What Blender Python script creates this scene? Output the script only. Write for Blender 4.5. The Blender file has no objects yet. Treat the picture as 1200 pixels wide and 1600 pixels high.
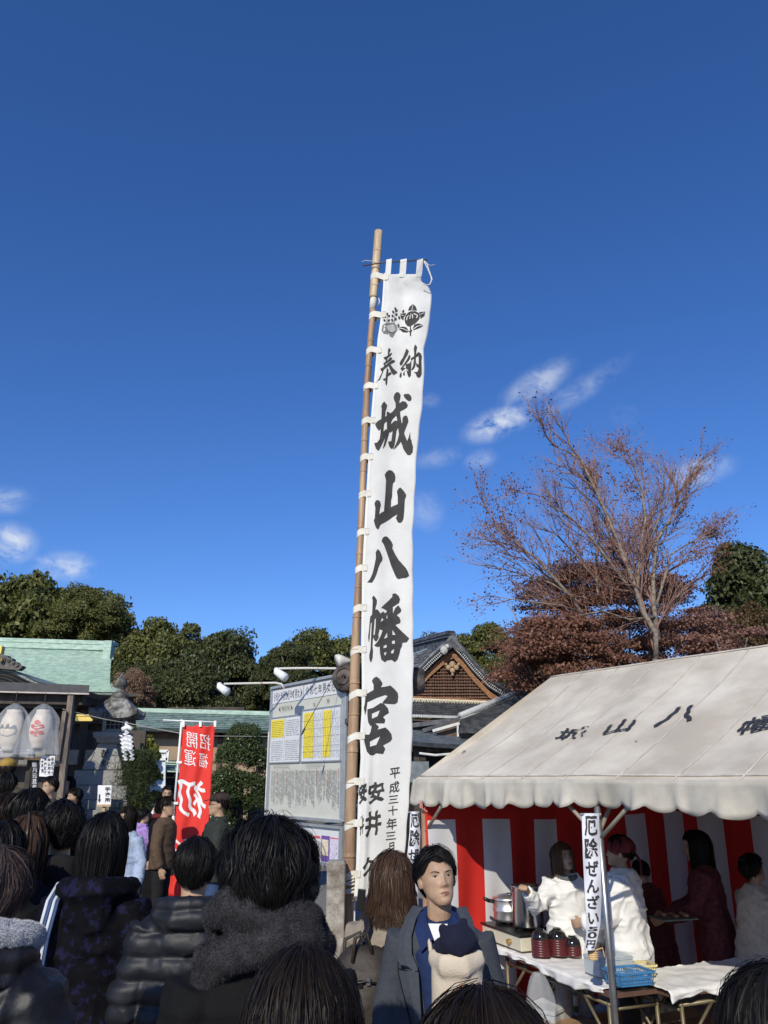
import bpy, bmesh, math, random
import numpy as np
from mathutils import Vector, Matrix, geometry
from mathutils.bvhtree import BVHTree
R = math.radians
random.seed(7)
S = bpy.context.scene
COL = S.collection
# ---------------------------------------------------------------- camera
CAMZ = 2.0; TH = R(19.1); CT, ST = math.cos(TH), math.sin(TH); F = 1200.0
cam_d = bpy.data.cameras.new('camera'); cam = bpy.data.objects.new('camera', cam_d); COL.objects.link(cam)
cam.location = (0, 0, CAMZ); cam.rotation_euler = (R(90) + TH, 0, 0)
cam_d.sensor_fit = 'VERTICAL'; cam_d.sensor_height = 24; cam_d.lens = 18; cam_d.clip_start = .05; cam_d.clip_end = 3000
S.camera = cam

def ray(px, py):
    u = (px - 600) / F; v = (800 - py) / F
    return Vector((u, CT - v * ST, ST + v * CT))
def W(px, py, Y):
    d = ray(px, py); t = Y / d.y
    return Vector((d.x * t, Y, CAMZ + d.z * t))
def G(px, py, z):
    d = ray(px, py); t = (z - CAMZ) / d.z
    return Vector((d.x * t, d.y * t, z))
# ---------------------------------------------------------------- sun, sky, exposure
SUN_EL = 31.0; SUN_AZ = 16.0          # the sun stands behind the camera, this many degrees to its left
sd = Vector((-math.sin(R(SUN_AZ)) * math.cos(R(SUN_EL)), -math.cos(R(SUN_AZ)) * math.cos(R(SUN_EL)), math.sin(R(SUN_EL))))
sun_d = bpy.data.lights.new('sun', 'SUN'); sun_d.energy = 3.9; sun_d.angle = R(.53); sun_d.color = (1, .94, .79)
sun = bpy.data.objects.new('sun', sun_d); COL.objects.link(sun); sun.location = (-8, -12, 15)
sun.rotation_euler = sd.to_track_quat('Z', 'Y').to_euler()
wd = bpy.data.worlds.new('World'); S.world = wd; wd.use_nodes = True
nt = wd.node_tree; nt.nodes.clear(); N = nt.nodes.new; L = nt.links.new
sky = N('ShaderNodeTexSky'); sky.sky_type = 'NISHITA'; sky.sun_disc = False
sky.sun_elevation = R(SUN_EL); sky.sun_rotation = math.atan2(sd.x, sd.y)
sky.air_density = 1.0; sky.dust_density = .25; sky.ozone_density = 3.0; sky.altitude = 50
bg = N('ShaderNodeBackground'); bg.inputs['Strength'].default_value = .11
wo = N('ShaderNodeOutputWorld'); L(bg.outputs[0], wo.inputs[0])
tc = N('ShaderNodeTexCoord')
CLOUDS = [  # px, py, half width, half height, angle in the sky, amount (thin wind-torn clouds)
    (778, 662, 50, 20, 16, 1.2), (838, 602, 56, 20, 24, .6), (748, 718, 26, 14, 10, .40), (1092, 738, 44, 18, 6, .6),
    (665, 800, 28, 30, 0, .28), (14, 850, 34, 26, 0, 1.1), (100, 886, 42, 20, 5, .75), (6, 782, 34, 18, 10, .45),
    (905, 610, 70, 16, 24, .3), (690, 715, 44, 14, 8, .25), (975, 650, 20, 14, 0, .15), (672, 626, 16, 10, 0, .2)]
acc = None
noi = N('ShaderNodeTexNoise'); noi.inputs['Scale'].default_value = 26; noi.inputs['Detail'].default_value = 7; noi.inputs['Roughness'].default_value = .62
noi.inputs['Distortion'].default_value = .5
mpn = N('ShaderNodeMapping'); mpn.inputs['Scale'].default_value = (1, 1, 1.25); L(tc.outputs['Generated'], mpn.inputs[0]); L(mpn.outputs[0], noi.inputs['Vector'])
for (px, py, hw, hh, an, am) in CLOUDS:
    d0 = ray(px, py).normalized(); yaw = math.atan2(d0.x, d0.y)
    mp = N('ShaderNodeMapping'); mp.vector_type = 'TEXTURE'
    mp.inputs['Location'].default_value = d0; mp.inputs['Rotation'].default_value = (0, -R(an), -yaw)
    mp.inputs['Scale'].default_value = (hw / F, .2, hh / F)
    L(tc.outputs['Generated'], mp.inputs[0])
    ln = N('ShaderNodeVectorMath'); ln.operation = 'LENGTH'; L(mp.outputs[0], ln.inputs[0])
    mr = N('ShaderNodeMapRange'); mr.interpolation_type = 'SMOOTHERSTEP'
    mr.inputs['From Min'].default_value = 1.5; mr.inputs['From Max'].default_value = 0; mr.inputs['To Max'].default_value = am
    L(ln.outputs['Value'], mr.inputs['Value'])
    if acc is None: acc = mr.outputs[0]
    else:
        ad = N('ShaderNodeMath'); ad.operation = 'MAXIMUM'; L(acc, ad.inputs[0]); L(mr.outputs[0], ad.inputs[1]); acc = ad.outputs[0]
nr = N('ShaderNodeMapRange'); nr.inputs['From Min'].default_value = .34; nr.inputs['From Max'].default_value = .62; L(noi.outputs[0], nr.inputs['Value'])
mm = N('ShaderNodeMath'); mm.operation = 'MULTIPLY'; mm.use_clamp = True; L(acc, mm.inputs[0]); L(nr.outputs[0], mm.inputs[1])
m2 = N('ShaderNodeMath'); m2.operation = 'MULTIPLY'; m2.use_clamp = True; L(mm.outputs[0], m2.inputs[0]); m2.inputs[1].default_value = 1.0
hs = N('ShaderNodeHueSaturation'); hs.inputs['Saturation'].default_value = 1.10
tint = N('ShaderNodeMixRGB'); tint.blend_type = 'MULTIPLY'; tint.inputs['Fac'].default_value = 1; tint.inputs['Color2'].default_value = (.80, .93, 1.30, 1)
L(sky.outputs[0], tint.inputs['Color1']); L(tint.outputs[0], hs.inputs['Color'])
cm = N('ShaderNodeMixRGB'); cm.inputs['Color2'].default_value = (6.6, 7.2, 8.2, 1); L(m2.outputs[0], cm.inputs['Fac']); L(hs.outputs[0], cm.inputs['Color1'])
L(cm.outputs[0], bg.inputs['Color'])
S.view_settings.view_transform = 'Standard'; S.view_settings.look = 'None'; S.view_settings.exposure = 0; S.view_settings.gamma = 1
S.view_settings.use_curve_mapping = False
S.cycles.max_bounces = 8; S.cycles.transparent_max_bounces = 12
# ---------------------------------------------------------------- materials
MATS = {}
def mat(name, c, rough=.7, var=.18, scale=8., bump=0., bscale=40., metal=0., c2=None, dist='NOISE', spec=.5, alpha=1., trans=0., sheen=0., coat=0., stretch=(1, 1, 1), fac=(.35, .65), sub=0., detail=5, ior=1.45):
    if name in MATS: return MATS[name]
    m = bpy.data.materials.new(name); m.use_nodes = True; t = m.node_tree; b = t.nodes['Principled BSDF']; n = t.nodes.new; l = t.links.new
    tc = n('ShaderNodeTexCoord'); mp = n('ShaderNodeMapping'); mp.inputs['Scale'].default_value = stretch; l(tc.outputs['Object'], mp.inputs[0])
    if dist == 'WAVE':
        tx = n('ShaderNodeTexWave'); tx.bands_direction = 'Z'; tx.inputs['Scale'].default_value = scale; tx.inputs['Distortion'].default_value = .6; tx.inputs['Detail'].default_value = 3
    else:
        tx = n('ShaderNodeTexNoise'); tx.inputs['Scale'].default_value = scale; tx.inputs['Detail'].default_value = detail; tx.inputs['Roughness'].default_value = .6
    l(mp.outputs[0], tx.inputs['Vector'])
    r = n('ShaderNodeMapRange'); r.inputs['From Min'].default_value = fac[0]; r.inputs['From Max'].default_value = fac[1]; l(tx.outputs['Fac'], r.inputs['Value'])
    mx = n('ShaderNodeMixRGB'); l(r.outputs[0], mx.inputs['Fac'])
    mx.inputs['Color1'].default_value = (*[min(1, x * (1 - var)) for x in c], 1)
    mx.inputs['Color2'].default_value = (*(c2 if c2 else [min(1, x * (1 + var)) for x in c]), 1)
    l(mx.outputs[0], b.inputs['Base Color'])
    b.inputs['Roughness'].default_value = rough; b.inputs['Metallic'].default_value = metal; b.inputs['Specular IOR Level'].default_value = spec
    b.inputs['Alpha'].default_value = alpha; b.inputs['Transmission Weight'].default_value = trans; b.inputs['IOR'].default_value = ior
    if sheen: b.inputs['Sheen Weight'].default_value = sheen
    if coat: b.inputs['Coat Weight'].default_value = coat
    if sub:
        b.inputs['Subsurface Weight'].default_value = sub; b.inputs['Subsurface Radius'].default_value = (.012, .005, .003); b.inputs['Subsurface Scale'].default_value = .6
    if bump:
        t2 = n('ShaderNodeTexNoise'); t2.inputs['Scale'].default_value = bscale; t2.inputs['Detail'].default_value = 4; l(mp.outputs[0], t2.inputs['Vector'])
        bp = n('ShaderNodeBump'); bp.inputs['Strength'].default_value = bump; bp.inputs['Distance'].default_value = .01; l(t2.outputs['Fac'], bp.inputs['Height']); l(bp.outputs[0], b.inputs['Normal'])
    MATS[name] = m; return m
def leafmat(name, c, c2, trans=.25, rough=.5):
    if name in MATS: return MATS[name]
    m = bpy.data.materials.new(name); m.use_nodes = True; t = m.node_tree; b = t.nodes['Principled BSDF']; n = t.nodes.new; l = t.links.new
    g = n('ShaderNodeNewGeometry'); oi = n('ShaderNodeObjectInfo'); tc = n('ShaderNodeTexCoord'); no = n('ShaderNodeTexNoise'); no.inputs['Scale'].default_value = .8; l(tc.outputs['Object'], no.inputs['Vector'])
    ad = n('ShaderNodeMath'); ad.operation = 'ADD'; l(g.outputs['Random Per Island'], ad.inputs[0]); l(no.outputs['Fac'], ad.inputs[1])
    r = n('ShaderNodeMapRange'); r.inputs['From Min'].default_value = .4; r.inputs['From Max'].default_value = 1.6; l(ad.outputs[0], r.inputs['Value'])
    mx = n('ShaderNodeMixRGB'); mx.inputs['Color1'].default_value = (*c, 1); mx.inputs['Color2'].default_value = (*c2, 1); l(r.outputs[0], mx.inputs['Fac'])
    l(mx.outputs[0], b.inputs['Base Color']); b.inputs['Roughness'].default_value = rough; b.inputs['Specular IOR Level'].default_value = .35
    tr = n('ShaderNodeBsdfTranslucent'); l(mx.outputs[0], tr.inputs['Color']); ms = n('ShaderNodeMixShader'); ms.inputs[0].default_value = trans
    o = t.nodes['Material Output']; l(b.outputs[0], ms.inputs[1]); l(tr.outputs[0], ms.inputs[2]); l(ms.outputs[0], o.inputs[0])
    MATS[name] = m; return m
# ---------------------------------------------------------------- building helpers
ORG = {}
class MB:
    def __init__(s): s.v = []; s.f = []; s.m = []
    def add(s, vs, fs, mi=0):
        o = len(s.v); s.v += [tuple(p) for p in vs]; s.f += [tuple(i + o for i in f) for f in fs]; s.m += [mi] * len(fs); return s
    def box(s, c, d, rz=0, rx=0, ry=0, mi=0, taper=1):
        c = Vector(c); M = Matrix.Rotation(rz, 3, 'Z') @ Matrix.Rotation(rx, 3, 'X') @ Matrix.Rotation(ry, 3, 'Y'); vs = []
        for z in (-.5, .5):
            k = taper if z > 0 else 1
            for x, y in ((-.5, -.5), (.5, -.5), (.5, .5), (-.5, .5)): vs.append(c + M @ Vector((x * d[0] * k, y * d[1] * k, z * d[2])))
        return s.add(vs, [(3, 2, 1, 0), (4, 5, 6, 7), (0, 1, 5, 4), (1, 2, 6, 5), (2, 3, 7, 6), (3, 0, 4, 7)], mi)
    def beam(s, a, b, w, h=None, up=(0, 0, 1), mi=0):
        a = Vector(a); b = Vector(b); h = h or w; d = (b - a).normalized(); up = Vector(up)
        if abs(d.dot(up)) > .95: up = Vector((1, 0, 0)) if abs(d.x) < .9 else Vector((0, 1, 0))
        x = d.cross(up).normalized() * w / 2; y = x.cross(d).normalized() * h / 2
        vs = [a - x - y, a + x - y, a + x + y, a - x + y, b - x - y, b + x - y, b + x + y, b - x + y]
        return s.add(vs, [(0, 1, 2, 3), (7, 6, 5, 4), (4, 5, 1, 0), (5, 6, 2, 1), (6, 7, 3, 2), (7, 4, 0, 3)], mi)
    def tube(s, pts, rad, n=10, cap=True, mi=0, up=None, flat=None):
        pts = [Vector(p) for p in pts]; k = len(pts)
        if not isinstance(rad, (list, tuple)): rad = [rad] * k
        vs = []; px = None
        for i, p in enumerate(pts):
            d = (pts[min(i + 1, k - 1)] - pts[max(i - 1, 0)])
            d = d.normalized() if d.length > 1e-9 else Vector((0, 0, 1))
            if px is None:
                u = Vector(up) if up else (Vector((0, 1, 0)) if abs(d.y) < .9 else Vector((1, 0, 0)))
                px = (u - d * u.dot(d)).normalized()
            else: px = (px - d * px.dot(d)).normalized()
            py = d.cross(px); r = rad[i]; ra, rb = (r if isinstance(r, (tuple, list)) else (r, r))
            for j in range(n):
                t = 2 * math.pi * j / n; vs.append(p + px * math.cos(t) * ra + py * math.sin(t) * rb)
        fs = [(i * n + j, i * n + (j + 1) % n, (i + 1) * n + (j + 1) % n, (i + 1) * n + j) for i in range(k - 1) for j in range(n)]
        if cap: fs += [tuple(range(n - 1, -1, -1)), tuple((k - 1) * n + j for j in range(n))]
        return s.add(vs, fs, mi)
    def loft(s, rings, n=20, cap=True, mi=0):  # rings: (z, rx, ry, xc, yc)
        vs = []
        for r in rings:
            z, rx, ry = r[:3]; xc = r[3] if len(r) > 3 else 0; yc = r[4] if len(r) > 4 else 0
            for j in range(n):
                t = 2 * math.pi * j / n; vs.append((xc + rx * math.cos(t), yc + ry * math.sin(t), z))
        k = len(rings)
        fs = [(i * n + j, i * n + (j + 1) % n, (i + 1) * n + (j + 1) % n, (i + 1) * n + j) for i in range(k - 1) for j in range(n)]
        if cap: fs += [tuple(range(n - 1, -1, -1)), tuple((k - 1) * n + j for j in range(n))]
        return s.add(vs, fs, mi)
    def lathe(s, c, prof, n=24, rot=0, mi=0, cap=True):   # prof: (r, z)
        c = Vector(c); vs = [c + Vector((r * math.cos(rot + 2 * math.pi * j / n), r * math.sin(rot + 2 * math.pi * j / n), z)) for r, z in prof for j in range(n)]
        k = len(prof); fs = [(i * n + j, i * n + (j + 1) % n, (i + 1) * n + (j + 1) % n, (i + 1) * n + j) for i in range(k - 1) for j in range(n)]
        if cap: fs += [tuple(range(n - 1, -1, -1)), tuple((k - 1) * n + j for j in range(n))]
        return s.add(vs, fs, mi)
    def ball(s, c, r, n=12, mi=0):
        c = Vector(c); r = r if isinstance(r, (tuple, list)) else (r, r, r); vs = []; m = max(4, n // 2)
        for i in range(m + 1):
            t = math.pi * i / m; t = min(max(t, .06), math.pi - .06)
            for j in range(n): a = 2 * math.pi * j / n; vs.append(c + Vector((r[0] * math.sin(t) * math.cos(a), r[1] * math.sin(t) * math.sin(a), -r[2] * math.cos(t))))
        fs = [(i * n + j, i * n + (j + 1) % n, (i + 1) * n + (j + 1) % n, (i + 1) * n + j) for i in range(m) for j in range(n)]
        fs += [tuple(range(n - 1, -1, -1)), tuple(m * n + j for j in range(n))]
        return s.add(vs, fs, mi)
    def grid(s, P, mi=0):     # P[i][j] points -> sheet; mi may be function(i, j)
        r, c = len(P), len(P[0]); o = len(s.v); s.v += [tuple(p) for row in P for p in row]
        for i in range(r - 1):
            for j in range(c - 1):
                s.f.append((o + i * c + j, o + i * c + j + 1, o + (i + 1) * c + j + 1, o + (i + 1) * c + j)); s.m.append(mi(i, j) if callable(mi) else mi)
        return s
    def slab(s, P, off, mi=0):  # closed solid between sheet P and the same sheet moved by vector off
        Q = [[Vector(p) + Vector(off) for p in row] for row in P]; r, c = len(P), len(P[0])
        s.grid(P, mi); s.grid([list(reversed(row)) for row in Q], mi)
        for a, b in ((P[0], Q[0]), (Q[-1], P[-1])): s.grid([list(b), list(a)], mi)
        for j, fl in ((0, 1), (c - 1, 0)):
            a = [row[j] for row in P]; b = [row[j] for row in Q]
            s.grid([a, b] if fl else [b, a], mi)
        return s
    def prism(s, poly, off, mi=0, holes=()):   # extrude a planar polygon (3-D points) by off
        loops = [[Vector(p) for p in poly]] + [[Vector(p) for p in h] for h in holes]; fl = [p for l_ in loops for p in l_]
        tri = geometry.tessellate_polygon(loops); off = Vector(off); k = len(fl); vs = fl + [p + off for p in fl]
        fs = [tuple(t) for t in tri] + [tuple(i + k for i in reversed(t)) for t in tri]; o = 0
        for l_ in loops:
            n = len(l_); fs += [(o + i, o + (i + 1) % n, k + o + (i + 1) % n, k + o + i) for i in range(n)]; o += n
        return s.add(vs, fs, mi)
def rawmesh(v, f, tri=False):
    me = bpy.data.meshes.new('m'); v = np.asarray(v, dtype=np.float32).reshape(-1, 3); f = np.asarray(f, dtype=np.int32); k = f.shape[1]
    me.vertices.add(len(v)); me.vertices.foreach_set('co', v.ravel()); me.loops.add(f.size); me.loops.foreach_set('vertex_index', f.ravel())
    me.polygons.add(len(f)); me.polygons.foreach_set('loop_start', np.arange(0, f.size, k, dtype=np.int32))
    me.update(calc_edges=True); return me
def fix_normals(me):
    bm = bmesh.new(); bm.from_mesh(me); bmesh.ops.recalc_face_normals(bm, faces=bm.faces); bm.to_mesh(me); bm.free()
def obj(name, mb, m, parent=None, smooth=False, kind=None, label=None, bevel=0, rec=True):
    if isinstance(mb, MB):
        me = bpy.data.meshes.new(name); me.from_pydata(mb.v, [], mb.f)
        if rec: fix_normals(me)
        ms = m if isinstance(m, (list, tuple)) else [m]
        if len(ms) > 1: me.polygons.foreach_set('material_index', mb.m)
    else:
        me = mb; me.name = name; ms = m if isinstance(m, (list, tuple)) else [m]
    if not me.materials:
        for x in ms: me.materials.append(x)
    if smooth: me.polygons.foreach_set('use_smooth', [True] * len(me.polygons))
    if parent is not None:
        o0 = ORG.get(parent.name, Vector((0, 0, 0)))
        if o0.length > 0: me.transform(Matrix.Translation(-o0))
    o = bpy.data.objects.new(name, me); COL.objects.link(o)
    if parent is not None: o.parent = parent; ORG[o.name] = o0
    if kind: o['kind'] = kind
    if label: o['label'] = label
    if bevel:
        md = o.modifiers.new('bevel', 'BEVEL'); md.width = bevel; md.segments = 2; md.limit_method = 'ANGLE'
    return o
def thing(name, label, cat, loc=(0, 0, 0), rz=0, group=None, local=False):
    o = bpy.data.objects.new(name, None); COL.objects.link(o); o.location = loc; o.rotation_euler = (0, 0, rz); o.empty_display_size = .2
    o['label'] = label; o['category'] = cat
    if group: o['group'] = group
    ORG[o.name] = Vector((0, 0, 0)) if local else Vector(loc)
    return o
def tag(o, label, cat, group=None):
    o['label'] = label; o['category'] = cat
    if group: o['group'] = group
    return o
def struct(o): o['kind'] = 'structure'; return o
# numpy value noise
_rs = np.random.RandomState(3); _T = _rs.rand(32, 32, 32).astype(np.float64) * 2 - 1
def vn(p):
    p = np.asarray(p, dtype=np.float64); i = np.floor(p).astype(int); f = p - i; f = f * f * (3 - 2 * f); r = 0
    for dx in (0, 1):
        for dy in (0, 1):
            for dz in (0, 1):
                w = (f[:, 0] if dx else 1 - f[:, 0]) * (f[:, 1] if dy else 1 - f[:, 1]) * (f[:, 2] if dz else 1 - f[:, 2])
                r = r + w * _T[(i[:, 0] + dx) % 32, (i[:, 1] + dy) % 32, (i[:, 2] + dz) % 32]
    return r
def fbm(p, o=3):
    p = np.asarray(p); return sum(vn(p * 2 ** k + k * 7.3) / 2 ** k for k in range(o))
def getv(me):
    a = np.empty(len(me.vertices) * 3, dtype=np.float32); me.vertices.foreach_get('co', a); return a.reshape(-1, 3).astype(np.float64)
def setv(me, v): me.vertices.foreach_set('co', np.asarray(v, dtype=np.float32).ravel()); me.update()
def getn(me):
    a = np.empty(len(me.vertices) * 3, dtype=np.float32); me.vertex_normals.foreach_get('vector', a); return a.reshape(-1, 3).astype(np.float64)
def remesh(mb, vox, sm=4):
    me = bpy.data.meshes.new('t'); me.from_pydata(mb.v, [], mb.f); fix_normals(me)
    o = bpy.data.objects.new('t', me); COL.objects.link(o)
    md = o.modifiers.new('r', 'REMESH'); md.mode = 'VOXEL'; md.voxel_size = vox; md.use_smooth_shade = True
    if sm: ms = o.modifiers.new('s', 'SMOOTH'); ms.iterations = sm; ms.factor = .5
    dg = bpy.context.evaluated_depsgraph_get(); r = bpy.data.meshes.new_from_object(o.evaluated_get(dg)); bpy.data.objects.remove(o); bpy.data.meshes.remove(me)
    return r
# glyphs -------------------------------------------------------------
_G = {}
def glyph(ch, bold=.02):
    k = (ch, bold)
    if k not in _G:
        cu = bpy.data.curves.new('t', 'FONT'); cu.body = ch; cu.size = 1; cu.offset = bold; cu.resolution_u = 3
        o = bpy.data.objects.new('t', cu); COL.objects.link(o); dg = bpy.context.evaluated_depsgraph_get()
        me = bpy.data.meshes.new_from_object(o.evaluated_get(dg)); bpy.data.objects.remove(o)
        v = getv(me)[:, :2]; me.calc_loop_triangles(); f = [tuple(t.vertices) for t in me.loop_triangles]; bpy.data.meshes.remove(me)
        if len(v): lo = v.min(0); hi = v.max(0); v = (v - lo) / np.maximum(hi - lo, 1e-6)
        _G[k] = (v, f)
    return _G[k]
def split_tris(v, f, mx, sx=1., sy=1.):
    v = [tuple(p) for p in v]; out = []; st = [tuple(t) for t in f]
    while st:
        a, b, c = st.pop(); e = [((v[i][0] - v[j][0]) * sx) ** 2 + ((v[i][1] - v[j][1]) * sy) ** 2 for i, j in ((a, b), (b, c), (c, a))]; k = e.index(max(e))
        if e[k] > mx * mx:
            i, j, o = ((a, b, c), (b, c, a), (c, a, b))[k]; v.append(((v[i][0] + v[j][0]) / 2, (v[i][1] + v[j][1]) / 2)); m = len(v) - 1; st += [(i, m, o), (m, j, o)]
        else: out.append((a, b, c))
    return v, out
def put_glyph(mb, ch, x0, y0, x1, y1, proj, mirror=False, bold=.02, shear=0., brush=.012, mi=0, slant=0.):
    v, f = glyph(ch, bold); pts = []
    if abs(x1 - x0) > 8: v, f = split_tris(v, f, 4., x1 - x0, y1 - y0)
    elif abs(x1 - x0) < 1.01: v, f = split_tris(v, f, .3)
    for (a, b) in v:
        a += brush * math.sin(17 * b + 5 * a); b += brush * math.sin(13 * a + 3)
        if mirror: a = 1 - a
        b = b + slant * (a - .5)
        a = a + shear * (b - .5)
        pts.append(proj(x0 + (x1 - x0) * a, y1 + (y0 - y1) * b))
    mb.add(pts, f, mi)
# ================================================================ ground
def build_ground():
    m = mat('gravel', (.21, .195, .175), .95, .35, 30, bump=.9, bscale=160, c2=(.35, .33, .30), fac=(.3, .7))
    mb = MB(); xs = [-900, -60, -20, 0, 20, 60, 900]; ys = [-60, -5, 5, 15, 30, 60, 900]
    mb.grid([[Vector((x, y, 0)) for x in xs] for y in ys]); struct(obj('ground', mb, m))
    # loose pebbles near enough to be seen between the people
    rs = np.random.RandomState(1); n = 9000
    x = np.concatenate([rs.uniform(-5.5, -1.5, n // 2), rs.uniform(-2.2, 3, n // 2)]); y = np.concatenate([rs.uniform(5, 16, n // 2), rs.uniform(6.5, 11, n // 2)])
    r = rs.uniform(.008, .022, n); v = []; f = []
    base = np.array([[1, 0, 0], [0, 1, 0], [-1, 0, 0], [0, -1, 0], [0, 0, .9]]); a = rs.uniform(0, 6.3, n)
    ca, sa = np.cos(a), np.sin(a)
    V = np.stack([(base[None, :, 0] * ca[:, None] - base[None, :, 1] * sa[:, None]) * r[:, None] * 1.3 + x[:, None], (base[None, :, 0] * sa[:, None] + base[None, :, 1] * ca[:, None]) * r[:, None] + y[:, None], base[None, :, 2] * r[:, None] + .001 + 0 * x[:, None]], -1)
    Fs = np.array([[0, 1, 4], [1, 2, 4], [2, 3, 4], [3, 0, 4]])[None] + (np.arange(n) * 5)[:, None, None]
    me = rawmesh(V.reshape(-1, 3), Fs.reshape(-1, 3)); o = obj('gravel', me, mat('pebble', (.33, .31, .28), .9, .4, 50, c2=(.5, .47, .43)), kind='stuff')
    tag(o, 'loose grey gravel stones covering the shrine yard', 'gravel')
build_ground()

# ================================================================ trees
def leaf_quads(C, Nrm, size, rs, asp=.6):
    """small leaf-shaped diamonds at centres C, roughly facing Nrm"""
    n = len(C); d = Nrm + rs.normal(0, .75, (n, 3)); d /= np.linalg.norm(d, axis=1)[:, None]
    t = rs.normal(0, 1, (n, 3)); t -= d * (t * d).sum(1)[:, None]; t /= np.linalg.norm(t, axis=1)[:, None]; b = np.cross(d, t)
    s = size * rs.uniform(.6, 1.3, n)[:, None]
    V = np.stack([C - t * s, C - b * s * asp + d * s * .1, C + t * s, C + b * s * asp + d * s * .1], 1).reshape(-1, 3)
    return V, np.arange(n * 4).reshape(-1, 4)
def clump_pts(c, r, n, rs, squash=.7, core=.55):
    d = rs.normal(0, 1, (n, 3)); d /= np.linalg.norm(d, axis=1)[:, None]; d[:, 2] = np.where(d[:, 2] < -.35, -d[:, 2], d[:, 2])
    k = rs.uniform(core, 1.05, n) ** .6; lump = 1 + .22 * fbm(d * 2.3 + c * 1.7, 2)
    return c + d * (r * k * lump)[:, None] * np.array([1, 1, squash]), d
def crown_mesh(rs, w, h, nclump, leaves, size, rclump=(.9, 1.5), shape='round', base=0.):
    Cs = []; Ns = []; sh = rs.uniform(0, 50, 3)
    for i in range(nclump):
        if shape == 'cone':
            t = rs.uniform(0, 1) ** .8; rad = (1 - t) * .95 + .08; a = rs.uniform(0, 6.283); q = rad * rs.uniform(.55, 1); c = np.array([math.cos(a) * q * w / 2, math.sin(a) * q * w / 2, base + t * h])
        else:
            d = rs.normal(0, 1, 3); d /= np.linalg.norm(d); d[2] = abs(d[2]) * 1.15 - .25; k = rs.uniform(.62, .98) * (1 + .11 * fbm((d * 2 + sh)[None], 2)[0])
            c = np.array([d[0] * w / 2 * k, d[1] * w / 2 * k, base + h * .42 + d[2] * h * .52 * k])
        r = rs.uniform(*rclump); p, nn = clump_pts(c, r, leaves, rs); Cs.append(p); Ns.append(nn * .8 + np.array([0, 0, .45]))
        # dark inner leaves fill the clump so that only real gaps show sky
        p, nn = clump_pts(c, r * .55, leaves // 5, rs, core=.3); Cs.append(p); Ns.append(nn)
    V, Fq = leaf_quads(np.concatenate(Cs), np.concatenate(Ns), size, rs)
    return rawmesh(V, Fq)
def limbs(mb, base, tops, r0, rs, mi=0):
    for t in tops:
        t = Vector(t); b = Vector(base); mid = b.lerp(t, .45) + Vector(rs.uniform(-.5, .5, 3)); mid.z = b.z + (t.z - b.z) * .55
        mb.tube([b, b.lerp(mid, .5) + Vector((0, 0, .2)), mid, t], [r0, r0 * .7, r0 * .45, r0 * .12], 7)
bark = mat('bark', (.13, .105, .08), .95, .4, 12, bump=1, bscale=30, stretch=(1, 1, .3))
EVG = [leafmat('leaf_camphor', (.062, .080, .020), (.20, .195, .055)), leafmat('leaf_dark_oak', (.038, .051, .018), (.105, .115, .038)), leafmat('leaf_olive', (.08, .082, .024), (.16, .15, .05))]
CROWNS = {}
def crown_variant(k, shape='round'):
    if k not in CROWNS:
        rs = np.random.RandomState(40 + k)
        if shape == 'cone': me = crown_mesh(rs, 8, 8, 100, 420, .10, (.5, 1.1), 'cone')
        else: me = crown_mesh(rs, 9, 9, 96, 600, .108, (.65, 1.5))
        CROWNS[k] = me
    return CROWNS[k]
def tree(px, ytop, Y, wpx, var, m, label, rz, shape='round', base=.5, name='evergreen_tree', group='evergreen trees behind the shrine'):
    top = W(px, ytop, Y); H = top.z; zc = Y * CT + (H - 2) * ST; w = wpx * zc / F
    t = thing(name, label, 'tree', (top.x, Y, 0), 0, group)
    me = crown_variant(var, shape).copy()
    v = getv(me); lo, hi = v[:, 2].min(), v[:, 2].max(); wid = np.percentile(v[:, 0], 99) - np.percentile(v[:, 0], 1); k = w / wid
    ch = min(H * (1 - base * .3), (hi - lo) * k * 1.3)
    ca, sa = math.cos(rz), math.sin(rz); x = v[:, 0] * ca - v[:, 1] * sa; y = v[:, 0] * sa + v[:, 1] * ca
    v = np.stack([x * k, y * k, (v[:, 2] - lo) / (hi - lo) * ch + H - ch], 1); setv(me, v)
    o = bpy.data.objects.new('crown', me); me.materials.append(m); COL.objects.link(o); o.parent = t
    rs = np.random.RandomState(var * 7 + int(px) % 50); mb = MB()
    mb.tube([(0, 0, -.1), (.1, 0, H * .25), (0, .1, H * .5)], [.38, .3, .22], 9)
    tips = [(rs.uniform(-.36, .36) * w, rs.uniform(-.3, .3) * w, H * rs.uniform(.62, .93)) for _ in range(9)]
    ORG[t.name] = Vector((0, 0, 0)); limbs(mb, (0, .05, H * .3), tips, .2, rs); obj('trunk', mb, bark, t, True)
    return t
T = tree
T(52, 888, 42, 300, 0, EVG[0], 'tall dense evergreen at far left behind the copper roofed hall', .3)
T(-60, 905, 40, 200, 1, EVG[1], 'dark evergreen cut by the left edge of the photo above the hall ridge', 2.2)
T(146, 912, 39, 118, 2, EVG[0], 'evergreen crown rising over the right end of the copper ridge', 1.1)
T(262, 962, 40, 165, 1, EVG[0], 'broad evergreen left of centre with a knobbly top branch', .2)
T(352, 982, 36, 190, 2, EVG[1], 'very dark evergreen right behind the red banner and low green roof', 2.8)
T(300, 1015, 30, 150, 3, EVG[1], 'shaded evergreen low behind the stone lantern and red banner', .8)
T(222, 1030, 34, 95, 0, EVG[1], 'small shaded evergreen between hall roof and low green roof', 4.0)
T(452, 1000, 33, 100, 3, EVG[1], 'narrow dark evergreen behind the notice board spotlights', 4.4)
T(505, 980, 44, 190, 0, EVG[0], 'evergreen behind the notice board left of the bamboo pole', 1.9)
T(610, 995, 47, 170, 1, EVG[0], 'evergreen hidden mostly behind the tall white banner', 3.3)
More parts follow.
